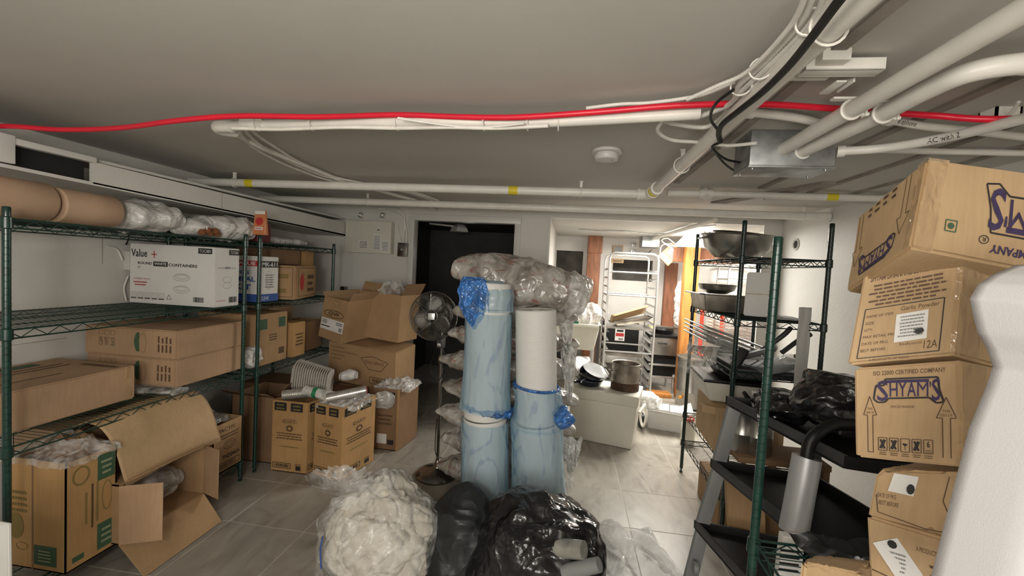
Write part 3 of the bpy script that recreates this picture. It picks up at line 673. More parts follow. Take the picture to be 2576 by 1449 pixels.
# junction box with conduits
jb = thing('junction_box', 'galvanised metal junction box where the thick white conduits end', 'box', (0.88, 1.83, 2.0))
c = [at_z(1868, 428, 1.945), at_z(1938, 432, 1.945), None, None]
jx0, jx1, jy0, jy1 = 0.66, 0.96, 1.74, 1.90
MB().box((jx0, jy0, 1.965), (jx1, jy1, 2.098)).build('body', M['galv'], jb, bevel=0.003)
MB().box((jx0-0.004, jy0-0.004, 1.958), (jx1+0.004, jy1+0.004, 1.966)).build('cover', M['galv'], jb, bevel=0.002)
m = MB()
for x, y in ((jx0+0.02, jy0+0.02), (jx1-0.02, jy0+0.02), (jx1-0.02, jy1-0.02), (jx0+0.02, jy1-0.02)): m.lathe([(0.005, 1.953), (0.005, 1.959)], (x, y, 0), 8)
m.build('screw', M['galv'], jb, kind='stuff')
def conduit(label, pts, r, text=None, tpos=0.3, clamps=()):
    root = thing('conduit', label, 'pipe', pts[0]); P_ = spline(pts, 8)
    MB().tube(P_, r, 18).build('pipe_run', M['pipe'], root, smooth=True)
    d = (P_[1]-P_[0]).normalized(); MB().tube([P_[0]-d*0.004, P_[0]+d*0.02], r+0.006, 18).build('connector', M['pipe'], root, smooth=True)
    for t in clamps:
        i = int(t*(len(P_)-1)); q = P_[i]; d = (P_[min(i+1, len(P_)-1)]-q).normalized()
        m = MB(); m.ring(tuple(q), r+0.003, 0.004, tuple(d), 20, 6); s = d.cross(V((0, 0, 1))).normalized()
        m.obb(q-s*(r+0.014)-d*0.01-V((0, 0, 0.02)), s*0.005, d*0.02, V((0, 0, 0.05))); m.obb(q-s*(r+0.03)-d*0.01+V((0, 0, 0.028)), s*(2*r+0.06), d*0.02, V((0, 0, 0.006)))
        m.lathe([(0.006, -0.012), (0.006, 0.014)], q-s*(r+0.01)-V((0, 0, 0.012)), 8, axis=s); m.build('clamp', M['pipe'], root, smooth=True)
    if text:
        L = [0]
        for a, b in zip(P_, P_[1:]): L.append(L[-1]+(b-a).length)
        vs, fs, asp = textmesh(text[0], 0.0); hgt = text[1]; wid = asp*hgt; s0 = text[2]; out = []
        for x, y in vs:
            ss = s0+x*wid; i = max(k for k in range(len(L)) if L[k] <= ss and k < len(L)-1); d = (P_[i+1]-P_[i]).normalized(); q = P_[i]+d*(ss-L[i])
            toc = (V((0, 0, CAMZ))-q); toc = (toc-d*toc.dot(d)).normalized(); up = toc.cross(d).normalized()
            if up.z < 0: up = -up
            a = (y-0.5)*hgt/r; out.append(q+toc*(r+0.0008)*math.cos(a)+up*(r+0.0008)*math.sin(a))
        MB().add(out, fs).build('lettering', M['ink'], root)
    return root
conduit('thick white conduit from the junction box, left one of the straight pair', [V((0.782, 1.80, 2.03)), V((0.779, 1.2, 2.03)), V((0.776, 0.5, 2.03)), V((0.772, -0.4, 2.03)), V((0.765, -2.28, 2.03))], 0.0235, clamps=(0.2,))
conduit('thick white conduit from the junction box that bends right at the top', [at_z(2012, 384, 2.02), at_z(2200, 296, 2.025), at_z(2330, 228, 2.03), at_z(2440, 182, 2.035), at_z(2576, 160, 2.04), at_z(2700, 160, 2.04), V((XR-0.01, at_z(2700, 160, 2.04).y-0.05, 2.04))], 0.0235, clamps=(0.2,))
conduit('white conduit with AC handwriting leaving the right side of the junction box', [at_z(2108, 381, 2.025), at_z(2220, 373, 2.025), at_z(2350, 352, 2.02), at_z(2470, 325, 2.01), at_z(2600, 292, 2.0), at_z(2720, 262, 2.0), V((XR-0.01, at_z(2720, 262, 2.0).y-0.12, 2.0))], 0.0155, text=('AC with 2', 0.017, 0.26))
conduit('white conduit marked Telephone passing above the one marked AC', [at_z(2230, 300, 2.075), at_z(2330, 318, 2.07), at_z(2450, 330, 2.07), at_z(2580, 345, 2.07), at_z(2700, 360, 2.07), V((XR-0.005, at_z(2700, 360, 2.07).y-0.02, 2.07))], 0.013, text=('Telephone', 0.019, 0.02))
conduit('white conduit beyond the junction box leading right to the wall corner', [V((0.97, 1.88, 2.075)), V((1.25, 1.9, 2.075)), V((1.88, 1.92, 2.075))], 0.012)
conduit('white painted pipe passing from the red pipe towards the junction box', [at_z(1880, 282, 2.08), at_z(1960, 290, 2.08), at_z(2030, 302, 2.08), at_z(2080, 318, 2.08)], 0.014)
# strut channel and bracket
st = thing('strut_channel', 'white painted strut channel with small block fixed across the ceiling near the conduits', 'bracket', (0.7, 1.13, 2.06))
a = at_z(2018, 185, 2.06); b = at_z(2215, 183, 2.06)
m = MB(); d = b-a; s = V((0, 0.018, 0))
m.obb(a-s, d, s*2, V((0, 0, 0.004))); m.obb(a-s, d, V((0, 0.004, 0)), V((0, 0, 0.03))); m.obb(a+s, d, V((0, 0.004, 0)), V((0, 0, 0.03)))
m.build('channel', M['pipe'], st, bevel=0.001)
MB().box((a.x+0.02, a.y-0.05, 2.07), (a.x+0.085, a.y-0.015, ZC)).build('block', M['pipe'], st, bevel=0.003)
MB().box((a.x-0.02, a.y+0.05, 2.07), (a.x+0.09, a.y+0.066, 2.09)).build('tab', M['pipe'], st, bevel=0.001)
MB().box((a.x+0.11, a.y+0.05, 2.06), (a.x+0.135, a.y+0.13, 2.065)).box((a.x+0.15, a.y+0.05, 2.06), (a.x+0.155, a.y+0.12, 2.1)).build('bracket_leg', M['pipe'], st, bevel=0.001)
eb = at_z(2515, 285, 2.09)
eo = thing('ceiling_electrical_box', 'small open white electrical box on the ceiling by the red pipe', 'box', eb)
MB().box((eb.x-0.035, eb.y-0.03, 2.072), (eb.x+0.035, eb.y-0.024, ZC)).box((eb.x-0.035, eb.y+0.024, 2.072), (eb.x+0.035, eb.y+0.03, ZC)).box((eb.x-0.035, eb.y-0.03, 2.072), (eb.x-0.029, eb.y+0.03, ZC)).box((eb.x+0.029, eb.y-0.03, 2.072), (eb.x+0.035, eb.y+0.03, ZC)).build('body', M['pipe'], eo)
MB().tube(spline([V((eb.x, eb.y, 2.075)), V((eb.x-0.01, eb.y-0.04, 2.07)), V((eb.x-0.03, eb.y-0.09, 2.09))], 5), 0.005, 6).build('wire', M['cable'], eo, smooth=True)
# smoke detector
sd = thing('smoke_detector', 'round white smoke detector on the ceiling', 'detector', at_z(1527, 378, ZC)); q = at_z(1527, 378, ZC)
MB().lathe([(0.066, 0), (0.070, -0.004), (0.070, -0.014), (0.062, -0.018)][::-1], q, 36).build('base', M['trim'], sd, smooth=True)
MB().lathe([(0.0, -0.052), (0.035, -0.051), (0.052, -0.046), (0.058, -0.034), (0.058, -0.026), (0.052, -0.024), (0.052, -0.018)], q, 36).build('cover', M['trim'], sd, smooth=True)
MB().lathe([(0.006, -0.055), (0.006, -0.05)], q+V((0.025, -0.02, 0.003)), 10).build('button', M['greypl'], sd)

# ---------------------------------------------------------------- duct along the left wall
du = thing('duct_box', 'long white boxed duct below the ceiling along the left wall, open at one section', 'duct', (-2.35, 2.9, 1.85))
DXF = -2.30
def duct_z(y): return (1.93-0.012*(y-1.75), 1.825-0.024*(y-1.75))
y0, y1 = 1.76, 4.14
t0, b0 = duct_z(y0); t1, b1 = duct_z(y1)
MB().hexa([(DXF-0.02, y0, b0), (DXF, y0, b0), (DXF, y1, b1), (DXF-0.02, y1, b1), (DXF-0.02, y0, t0), (DXF, y0, t0), (DXF, y1, t1), (DXF-0.02, y1, t1)]).build('front_panel', M['paint'], du)
t00, b00 = duct_z(1.0)
MB().hexa([(XL+0.01, 0.5, b00), (DXF, 0.5, b00), (DXF, y1, b1), (XL+0.01, y1, b1), (XL+0.01, 0.5, b00+0.015), (DXF, 0.5, b00+0.015), (DXF, y1, b1+0.015), (XL+0.01, y1, b1+0.015)]).build('bottom_panel', M['paint'], du)
MB().box((DXF-0.02, 0.5, b00), (DXF, 1.43, t00+0.01)).build('front_panel', M['paint'], du)
MB().box((DXF-0.012, 1.395, b00), (DXF+0.014, 1.465, t00+0.02)).build('strap', M['trim'], du, bevel=0.003)
MB().box((DXF-0.035, 1.45, t00-0.015), (DXF+0.01, 1.77, t00+0.012)).build('board', M['trim'], du, bevel=0.004)
MB().box((DXF-0.012, 2.52, duct_z(2.52)[1]-0.001), (DXF+0.001, 2.523, duct_z(2.52)[0])).build('seam', M['conc'], du)
MB().box((DXF-0.03, 1.5, t00-0.002), (XL+0.2, 4.1, t00+0.012)).build('top_panel', M['paint'], du)
MB().box((DXF-0.06, 0.5, b00), (DXF-0.05, 1.76, t00)).build('inner_shade_sheet', M['dark'], du)  # near-black sheet added as the shade inside the open duct section

# ---------------------------------------------------------------- back wall electrics
fb = thing('electric_panel', 'cream metal electric panel with paper notes on the back wall', 'panel', (-2.03, 4.1, 1.77))
p0 = at_y(875, 634, 4.12); p1 = at_y(991, 560, 4.12)
MB().box((p0.x, 4.06, p0.z), (p1.x, YB, p1.z)).build('door', M['tubpl'], fb, bevel=0.004)
f = Face((p0.x, 4.06, p0.z), (p1.x, 4.06, p0.z), (p1.x, 4.06, p1.z), (p0.x, 4.06, p1.z), off=0.002)
f.rect('paper', 0.3, 0.14, 0.52, 0.38); f.smudge('brink', 0.31, 0.15, 0.51, 0.37, 5, 2); f.rect('paper', 0.62, 0.1, 0.8, 0.6); f.smudge('greypl', 0.63, 0.12, 0.78, 0.56, 9, 3)
f.rect('paper', 0.8, 0.06, 0.97, 0.4); f.smudge('greypl', 0.81, 0.08, 0.96, 0.38, 7, 4); f.rect('ink', 0.7, 0.72, 0.75, 0.75); f.emit(fb)
for px in (905, 960):
    q = at_y(px, 541, 4.1); cl = thing('pipe_clamp', 'round white knockout fitting above the electric panel, %s one' % ('left' if px == 905 else 'right'), 'fitting', q)
    MB().lathe([(0.035, 0), (0.032, -0.03)][::-1], (q.x, YB-0.001, q.z), 20, axis=(0, 1, 0)).build('body', M['pipe'], cl, smooth=True)
    MB().ring((q.x, YB-0.032, q.z), 0.022, 0.005, (0, 1, 0), 18, 6).build('rim', M['chrome'], cl, smooth=True)
sw0 = at_y(1003, 645, 4.12); sw1 = at_y(1027, 612, 4.12)
sb = thing('switch_box', 'small chrome switch box beside the electric panel', 'switch', ((sw0.x+sw1.x)/2, 4.1, sw0.z))
MB().box((sw0.x, 4.08, sw0.z), (sw1.x, YB, sw1.z)).build('body', M['chrome'], sb, bevel=0.004)
MB().lathe([(0.012, 0), (0.010, 0.012)], ((sw0.x+sw1.x)/2, 4.08, (sw0.z+sw1.z)/2), 12, axis=(0, -1, 0)).build('knob', M['alu'], sb)
for k, pts in enumerate(([(975, 530), (1010, 545), (1022, 580), (1022, 612)], [(950, 524), (1000, 527), (1018, 550), (1014, 612)], [(1000, 566), (1004, 590), (1012, 615)])):
    tag(MB().tube(spline([at_y(x, y, 4.12) for x, y in pts], 6), 0.006 if k < 2 else 0.004, 7).build('cable', M['cable'], None, smooth=True), ['outer grey cable curving down to the switch box', 'inner grey cable curving down to the switch box', 'short thin wire between electric panel and switch box'][k], 'cable')
# lamp in the dark room
q = at_y(1155, 577, 5.2)
lf = thing('ceiling_lamp', 'unlit pale lamp holder seen through the dark doorway', 'lamp', q)
MB().lathe([(0.05, 0.10), (0.10, 0.05), (0.12, 0.0)][::-1], (q.x, q.y, q.z-0.03), 4).build('shade', M['trim'], lf)
MB().tube([at_y(1150, 570, 5.2), at_y(1080, 562, 5.1)], 0.012, 8).build('conduit', M['trim'], lf, smooth=True)

# outlet on left wall with cords
q = at_x(318, 655, XL)
ou = thing('wall_outlet', 'white power outlet box on the left wall behind the white carton', 'outlet', q)
MB().box((XL, q.y-0.02, q.z-0.06), (XL+0.045, q.y+0.055, q.z+0.06)).build('box', M['trim'], ou, bevel=0.004)
MB().box((XL+0.045, q.y-0.015, q.z-0.05), (XL+0.05, q.y+0.05, q.z+0.05)).build('plate', M['wboard'], ou, bevel=0.002)
for dz in (-0.025, 0.025): MB().box((XL+0.05, q.y+0.008, q.z+dz-0.01), (XL+0.0515, q.y+0.012, q.z+dz+0.01)).box((XL+0.05, q.y+0.022, q.z+dz-0.01), (XL+0.0515, q.y+0.026, q.z+dz+0.01)).build('socket', M['dgrey'], ou)
tag(MB().tube(spline([at_x(322, 695, XL+0.02), at_x(312, 725, XL+0.02), at_x(318, 757, XL+0.02)], 6), 0.005, 7).build('cord', M['cable'], None, smooth=True), 'white cord hanging from the wall outlet', 'cord')
tag(MB().tube(spline([at_x(270, 620, XL+0.01), at_x(295, 628, XL+0.012), at_x(308, 655, XL+0.02)], 6), 0.005, 7).build('cord', M['cable'], None, smooth=True), 'white cord stapled to the wall leading left of the outlet', 'cord')
tag(MB().tube(spline([at_x(323, 580, XL+0.02), at_x(323, 600, XL+0.02), at_x(317, 615, XL+0.02)], 6), [0.003]*12+[0.008]*1, 7).build('cord', M['blk'], None, smooth=True), 'short black cord dangling below the top shelf by the wall', 'cord')

# ---------------------------------------------------------------- LEFT RACK, top shelf
for k, (ya, yb, xc, rr, lab) in enumerate(((1.20, 1.585, -2.31, 0.083, 'kraft paper roll at the left end of the top shelf'), (1.60, 1.85, -2.30, 0.078, 'shorter kraft paper roll behind the first on the top shelf'))):
    r_ = thing('paper_roll', lab, 'paper roll', (xc, (ya+yb)/2, 1.62), 'kraft paper rolls on the top shelf')
    L = yb-ya
    MB().lathe([(0.02, 0), (rr-0.006, 0), (rr, 0.006), (rr, L*0.5), (rr, L-0.012), (rr-0.008, L), (0.02, L)], (xc, ya, 1.622+rr), 40, axis=(0, 1, 0)).build('paper', M['paperroll'], r_, smooth=True)
    MB().lathe([(0.021, -0.003), (0.021, L+0.003), (0.017, L+0.003), (0.017, -0.003)], (xc, ya, 1.622+rr), 16, axis=(0, 1, 0)).build('core', M['kraftd'], r_, smooth=True)
def bagthing(name, label, c, L, wy, hz, ang, mat, cat='bag', group=None, seed=0, amp=0.02, ear=0.05, tilt=0, **k):
    c = V(c); o = pillow_mb(c, L, wy, hz, seed, ang, amp*0.8, ear, tilt=tilt, **k).build(name, M[mat], None, smooth=True); tag(o, label, cat, group); return o
bagthing('plastic_bag', 'white plastic bag on the top shelf next to the paper rolls', (-2.36, 2.05, 1.70), 0.16, 0.15, 0.075, 1.3, 'wbag', seed=3, amp=0.035)
bagthing('plastic_bag', 'small white plastic bag, torn open, between two others on the top shelf', (-2.26, 2.27, 1.665), 0.10, 0.09, 0.045, 0.4, 'wbag', seed=5, amp=0.02)
m = MB()
for k in range(5): m.lathe([(0, -0.02), (0.014, -0.016), (0.021, 0), (0.014, 0.016), (0, 0.02)], (-2.17+0.012*(k % 2), 2.24+0.027*k, 1.642+0.014*(k % 2)), 12)
tag(m.build('onion_bag', plain('orange_skin', (0.20, 0.075, 0.03), 0.5), None, smooth=True), 'orange onions showing from the torn bag on the top shelf', 'onions')
bagthing('plastic_bag', 'long creased white plastic bag at the right end of the top shelf', (-2.30, 2.52, 1.69), 0.17, 0.15, 0.07, 1.45, 'wbag', seed=9, amp=0.035, ear=0.08)
bagthing('plastic_bag', 'flat white bag on the top shelf of the far left rack', (-2.4, 3.22, 1.65), 0.28, 0.10, 0.03, 1.57, 'wbag', seed=12, amp=0.015)
r_ = thing('red_box', 'small dark red box behind the bags on the top shelf', 'box', (-2.4, 2.85, 1.62))
MB().box((-2.42, 2.72, 1.62), (-2.2, 2.86, 1.75)).build('body', plain('dark_red_board', (0.13, 0.01, 0.015), 0.5), r_, bevel=0.003)
f = Face((-2.42, 2.72, 1.62), (-2.2, 2.72, 1.62), (-2.2, 2.72, 1.75), (-2.42, 2.72, 1.75)); f.rect('wboard', 0.55, 0.3, 0.8, 0.6); f.emit(r_)
# orange seasoning pouch standing on top of the post
p = at_x(655, 560, -2.11)
r_ = thing('spice_pouch', 'clear pouch with orange print standing on top of the rack post', 'pouch', (-2.13, 2.66, 1.66))
a = at_y(640, 588, 2.62); b = at_y(672, 530, 2.62)
MB().hexa([(a.x, 2.60, 1.66), (b.x, 2.60, 1.66), (b.x, 2.64, 1.66), (a.x, 2.64, 1.66), (a.x+0.004, 2.615, b.z), (b.x-0.004, 2.615, b.z), (b.x-0.004, 2.625, b.z), (a.x+0.004, 2.625, b.z)]).build('pouch', plain('orange_print', (0.55, 0.20, 0.08), 0.3), r_, bevel=0.004)
f = Face((a.x, 2.60, 1.66), (b.x, 2.60, 1.66), (b.x-0.004, 2.615, b.z), (a.x+0.004, 2.615, b.z), off=0.002)
f.rect('paper', 0.05, 0.84, 0.95, 0.98); f.ell('redink', 0.5, 0.55, 0.33, 0.16); f.rect('paper', 0.15, 0.2, 0.85, 0.32); f.smudge('redink', 0.2, 0.22, 0.8, 0.3, 1, 3); f.emit(r_)

# ---------------------------------------------------------------- LEFT RACK, second shelf: white carton
c = bx8(-2.695, 2.275, 1.19, -2.125, 2.475, 1.555, rz=0.03)
w = Carton('carton', 'white printed carton reading Value + round white containers', c, 'wboard')
f = w.faces['front']
f.text('ink', 'Value', 0.02, 0.78, 0.21, 0.91, bold=0.012); f.rect('redink', 0.26, 0.825, 0.325, 0.84); f.rect('redink', 0.288, 0.775, 0.298, 0.89)
f.text('ink', 'ROUND', 0.10, 0.655, 0.27, 0.70, bold=0.02); f.rect('ink', 0.285, 0.635, 0.455, 0.715); f.text('wboard', 'WHITE', 0.30, 0.655, 0.44, 0.70, bold=0.02, e=0.001); f.text('ink', 'CONTAINERS', 0.465, 0.645, 0.80, 0.695, bold=0.02)
f.text('ink', '7"', 0.10, 0.58, 0.135, 0.62); f.text('redink', 'COMBO PACK', 0.05, 0.40, 0.25, 0.425); f.smudge('redink', 0.05, 0.29, 0.22, 0.38, 2, 3)
for v in (0.47, 0.27): f.ell('greypl', 0.62, v, 0.095, 0.062, 0.002); f.ell('greypl', 0.62, v+0.01, 0.075, 0.04, 0.0015); f.ell('greypl', 0.62, v+0.008, 0.055, 0.026, 0.001)
for k in range(5): f.frame('greypl', 0.02+k*0.083, 0.10, 0.085+k*0.083, 0.185, 0.0015); f.rect('ink', 0.02+k*0.083, 0.075, 0.085+k*0.083, 0.092); f.ell('greypl', 0.052+k*0.083, 0.145, 0.018, 0.022, 0.0015)
f.line('greypl', [(0.445, 0.09), (0.475, 0.17), (0.505, 0.09), (0.445, 0.09)], 0.003); f.barcode('ink', 0.76, 0.07, 0.88, 0.155, 2); f.rect('ink', 0.81, 0.885, 0.97, 0.975); f.text('paper', 'TOC080', 0.825, 0.905, 0.955, 0.955, e=0.001)
f = w.faces['right']
f.rect('ink', 0.55, 0.885, 0.97, 0.975); f.text('paper', 'TOC080', 0.6, 0.905, 0.92, 0.955, e=0.001); f.rect('greypl', 0.12, 0.655, 0.85, 0.665); f.text('ink', 'WHITE', 0.4, 0.64, 0.6, 0.685)
for v in (0.46, 0.36): f.ell('greypl', 0.5, v, 0.18, 0.05, 0.0018)
f.barcode('ink', 0.58, 0.06, 0.92, 0.16, 5); f.rect('redink', 0.08, 0.10, 0.45, 0.108); w.done()

# long brown cartons, third shelf
def cupcarton(label, c, seed):
    k = Carton('carton', label, c, 'kraft2', group=None, amp=0.0015, seed=seed); f = k.faces['front']
    for i, s_ in enumerate(('CLEAR', 'WHITE', 'BLACK')):
        u = 0.16+0.065*i; f.frame('olink', u, 0.70, u+0.045, 0.86, 0.002); f.text('brink' if i < 2 else 'grink', s_, u, 0.32, u+0.042, 0.62, rot90=True)
    f.ell('grink', 0.60, 0.52, 0.055, 0.36, None, a0=math.pi/2, a1=1.5*math.pi); f.rect('grink', 0.565, 0.2, 0.60, 0.84); f.ell('olink', 0.635, 0.50, 0.04, 0.34, 0.002)
    for i in range(4): f.rect('brink', 0.80+0.042*i, 0.22, 0.818+0.042*i, 0.50-0.03*(i % 2)); f.rect('brink', 0.80+0.042*i, 0.54, 0.818+0.042*i, 0.78-0.05*(i % 2))
    g = k.faces['right']; g.rect('kraftd', 0.02, 0.50, 0.98, 0.505); t = k.faces['top']; t.rect('olink', 0.1, 0.47, 0.9, 0.475); t.ell('olink', 0.6, 0.65, 0.12, 0.12, 0.003)
    return k.done()
cupcarton('upper of two flat brown cartons with a green cup print on the third shelf', bx8(-2.73, 2.055, 0.915, -2.145, 2.545, 1.075, rz=0.02), 4)
cupcarton('lower of two flat brown cartons with a green cup print, resting on clear film', bx8(-2.725, 2.06, 0.752, -2.15, 2.55, 0.912, rz=0.01), 8)
k = Carton('carton', 'flat brown carton alone at the left end of the third shelf', bx8(-2.74, 1.36, 0.73, -2.25, 1.93, 0.905), 'kraft2', amp=0.0018, seed=3)
t = k.faces['top']; t.rect('grink', 0.1, 0.25, 0.22, 0.75); t.rect('brink', 0.3, 0.2, 0.32, 0.85); t.rect('brink', 0.4, 0.2, 0.42, 0.85); t.rect('brink', 0.7, 0.2, 0.72, 0.6); t.smudge('brink', 0.5, 0.84, 0.95, 0.93, 1, 4)
k.tape('front', 0.45, 0, 0.55, 1); k.faces['right'].rect('tape', 0.90, 0.0, 0.97, 1.0, n=4, e=0.0008); k.done()
bagthing('film_roll', 'crumpled clear film squeezed under the flat cartons on the third shelf', (-2.27, 2.04, 0.745), 0.17, 0.06, 0.016, 0.05, 'cfilm', cat='film', seed=20, amp=0.012)

# ---------------------------------------------------------------- LEFT RACK, bottom shelf
k = Carton('carton', 'tall golden carton with green squares and a clear liner, front of the bottom shelf', bx8(-2.34, 1.46, 0.135, -2.03, 1.66, 0.61), 'kraft3', open_top=True)
f = k.faces['front']; f.rect('kraftd', 0.46, 0.0, 0.485, 1.0); f.rect('grink', 0.5, 0.05, 0.86, 0.23); f.smudge('bigreen', 0.56, 0.08, 0.80, 0.2, 4, 2)
f.smudge('olink', 0.06, 0.50, 0.42, 0.72, 4, 6)
f.ell('olink', 0.2, 0.38, 0.13, 0.12); f.ell('olink', 0.3, 0.2, 0.09, 0.035, 0.003)
f = k.faces['right']; f.rect('grink', 0.6, 0.72, 0.96, 0.96); f.smudge('bigreen', 0.66, 0.76, 0.90, 0.92, 3, 1); f.rect('grink', 0.6, 0.05, 0.96, 0.3); f.smudge('bigreen', 0.66, 0.09, 0.90, 0.26, 3, 2)
f.ell('olink', 0.28, 0.84, 0.15, 0.08, 0.008); f.rect('brink', 0.48, 0.3, 0.52, 0.72); f.rect('olink', 0.36, 0.36, 0.40, 0.66); f.rect('olink', 0.58, 0.34, 0.62, 0.72); f.ell('olink', 0.8, 0.55, 0.1, 0.14, 0.004); f.rect('grink', 0.12, 0.06, 0.34, 0.11); k.done()
def liner(label, x0, x1, y0, y1, z, h, seed, mat='cfilm', over=0.02):
    def fn(u, v):
        x = x0-over+(x1-x0+2*over)*u; y = y0-over+(y1-y0+2*over)*v
        e = min(u, 1-u, v, 1-v)*4; e = min(1, e)
        q = V((x*9, y*9, seed)); d = fold(q, 1.3, seed)
        return V((x+0.01*noise.noise(q*3), y+0.01*noise.noise(q*3+V((4, 4, 4))), z+h*e*(0.4+0.6*d)-(0.02 if e < 0.1 else 0)+0.012*noise.noise(q*4)))
    return tag(sheet(fn, 60, 50).build('plastic_liner', M[mat], None, smooth=True), label, 'plastic film')
liner('crinkled clear liner puffing out of the green-marked golden carton', -2.34, -2.03, 1.46, 1.66, 0.615, 0.06, 4)
liner('dark crumpled bag visible inside the liner of the golden carton', -2.30, -2.10, 1.52, 1.70, 0.60, 0.07, 14, mat='kraftd', over=0)
# big carton tipped with open flap facing the aisle
kc = Carton('carton', 'big tan carton on the bottom shelf with its long flap folded down', [(-2.67, 1.70, 0.145), (-2.325, 1.70, 0.145), (-2.325, 2.22, 0.145), (-2.67, 2.22, 0.145), (-2.67, 1.70, 0.62), (-2.32, 1.70, 0.62), (-2.32, 2.22, 0.62), (-2.67, 2.22, 0.62)], 'kraft2', open_top=True)
fm = MB()
# folded front flap, creased
def flapfn(u, v):
    y = 1.64+0.54*u; y = y+0.03*v
    x = -2.32+0.335*math.sin(v*1.4); z = 0.62+0.11*math.sin(math.pi*min(1, v*1.15))-0.215*v*v+0.02*math.sin(u*3.1)+0.0025*abs(math.sin(u*17))*v
    return V((x, y, z))
m = sheet(flapfn, 40, 12); o = m.build('flap', M['kraft4'], kc.root, smooth=True); s_ = o.modifiers.new('solidify', 'SOLIDIFY'); s_.thickness = 0.005
MB().hexa([V(q) for q in ((-2.62, 1.705, 0.62), (-2.3, 1.705, 0.62), (-2.3, 1.71, 0.62), (-2.62, 1.71, 0.62), (-2.58, 1.86, 0.60), (-2.34, 1.88, 0.655), (-2.34, 1.885, 0.66), (-2.58, 1.865, 0.605))]).build('flap', M['kraft2'], kc.root)
MB().hexa([V(q) for q in ((-2.66, 2.22, 0.62), (-2.33, 2.22, 0.62), (-2.33, 2.225, 0.62), (-2.66, 2.225, 0.62), (-2.66, 2.12, 0.67), (-2.25, 2.12, 0.67), (-2.25, 2.125, 0.675), (-2.66, 2.125, 0.675))]).build('flap', M['kraft2'], kc.root)
kc.done()
# small open carton lying on its side, flaps out
k = Carton('carton', 'empty brown carton lying on its side, open flaps towards the aisle', [(-2.30, 1.64, 0.15), (-1.99, 1.64, 0.15), (-1.99, 2.10, 0.15), (-2.30, 2.10, 0.15), (-2.30, 1.64, 0.43), (-1.99, 1.64, 0.43), (-1.99, 2.10, 0.43), (-2.30, 2.10, 0.43)], 'kraft', open_side='right')
k.flap('right', 2, 0.10, math.radians(62), 'kraft'); k.flap('right', 0, 0.19, math.radians(42), 'kraft', trim=0.01); k.flap('right', 3, 0.17, math.radians(115), 'kraft2'); k.flap('right', 1, 0.13, math.radians(108), 'kraft2')
k.done()
q = MB().box((-1.955, 1.80, 0.28), (-1.954, 1.82, 0.32))
bagthing('film_roll', 'clear film bundle inside the overturned brown carton', (-2.14, 1.88, 0.27), 0.18, 0.09, 0.07, 1.57, 'cfilm', cat='film', seed=31, amp=0.03)
k = Carton('carton', 'brown carton with brand print at the right end of the bottom shelf', bx8(-2.60, 2.27, 0.145, -2.095, 2.50, 0.455), 'kraft', open_top=True)
f = k.faces['right']; f.text('brink', 'PACTIV', 0.15, 0.82, 0.75, 0.90, bold=0.01); f.smudge('brink', 0.1, 0.66, 0.9, 0.78, 2, 5); f.ell('brink', 0.55, 0.52, 0.2, 0.09, 0.003); f.ell('brink', 0.55, 0.52, 0.13, 0.05, 0.002); f.text('ink', 'YHD04KH', 0.3, 0.24, 0.9, 0.33, bold=0.02); f.frame('ink', 0.12, 0.06, 0.9, 0.18, 0.004); f.barcode('brink', 0.2, 0.08, 0.8, 0.16, 5); k.done()
liner('clear bag showing at the top of the brand-printed brown carton', -2.55, -2.15, 2.29, 2.48, 0.455, 0.05, 22, over=-0.01)
# things under the rack near the floor, foreground left
r_ = thing('plastic_bag', 'little clear bag with red tie on the floor by the golden carton', 'bag', (-2.0, 1.56, 0.0))
blob('bag', 'cfilm2', (-1.96, 1.50, 0.0), (0.035, 0.03), 0.05, r_, seed=2, amp=0.012, f=20, nu=40, nv=24)
MB().ring((-1.985, 1.51, 0.045), 0.012, 0.004, (0.3, 0.2, 1), 14, 5).build('tie', M['redpaint'], r_, smooth=True)
p = at_y(-30, 1320, 1.05); q = at_y(22, 1320, 1.05)
k = Carton('carton', 'pale grey-pink upright board cut off at the lower left corner of the view', [(p.x-0.25, 1.05, 0.3), (q.x, 1.05, 0.3), (q.x, 1.062, 0.3), (p.x-0.25, 1.062, 0.3), (p.x-0.25, 1.05, q.z), (q.x-0.005, 1.05, q.z), (q.x-0.005, 1.062, q.z), (p.x-0.25, 1.062, q.z)], 'wboard'); k.done()
bs = thing('plinth', 'low white support under the cut-off board at lower left', 'plinth', (p.x, 1.15, 0)); MB().box((p.x-0.24, 1.045, 0.0), (q.x-0.01, 1.067, 0.299)).build('body', M['wboard'], bs, bevel=0.003)

# ---------------------------------------------------------------- LEFT FAR RACK
k = Carton('carton', 'white and blue printed carton reading MK-611 on the second shelf', bx8(-2.60, 2.66, 1.195, -2.13, 2.86, 1.515), 'wboard')
for f, u0, u1 in ((k.faces['right'], 0, 1), (k.faces['front'], 0.3, 1)):
    w_ = u1-u0; f.rect('blueink', u0, 0.0, u1, 0.17)
    f.text('wboard', 'CLEAR', u0+0.1*w_, 0.04, u0+0.5*w_, 0.12, e=0.001)
f = k.faces['right']; f.rect('ink', 0.08, 0.76, 0.97, 0.90); f.text('paper', 'MK-611', 0.14, 0.78, 0.92, 0.88, bold=0.02, e=0.001); f.ell('greypl', 0.5, 0.48, 0.14, 0.2, 0.002); f.smudge('greypl', 0.3, 0.3, 0.75, 0.62, 6, 3)
f = k.faces['front']; f.rect('redink', 0.55, 0.78, 0.98, 0.90); f.text('paper', 'VALUE', 0.6, 0.8, 0.95, 0.88, bold=0.02, e=0.001); f.text('blueink', 'PCS', 0.62, 0.6, 0.85, 0.68, bold=0.03); f.text('blueink', 'MEAL', 0.62, 0.44, 0.95, 0.55, bold=0.03); f.text('blueink', 'KIT', 0.62, 0.26, 0.88, 0.38, bold=0.03); k.done()
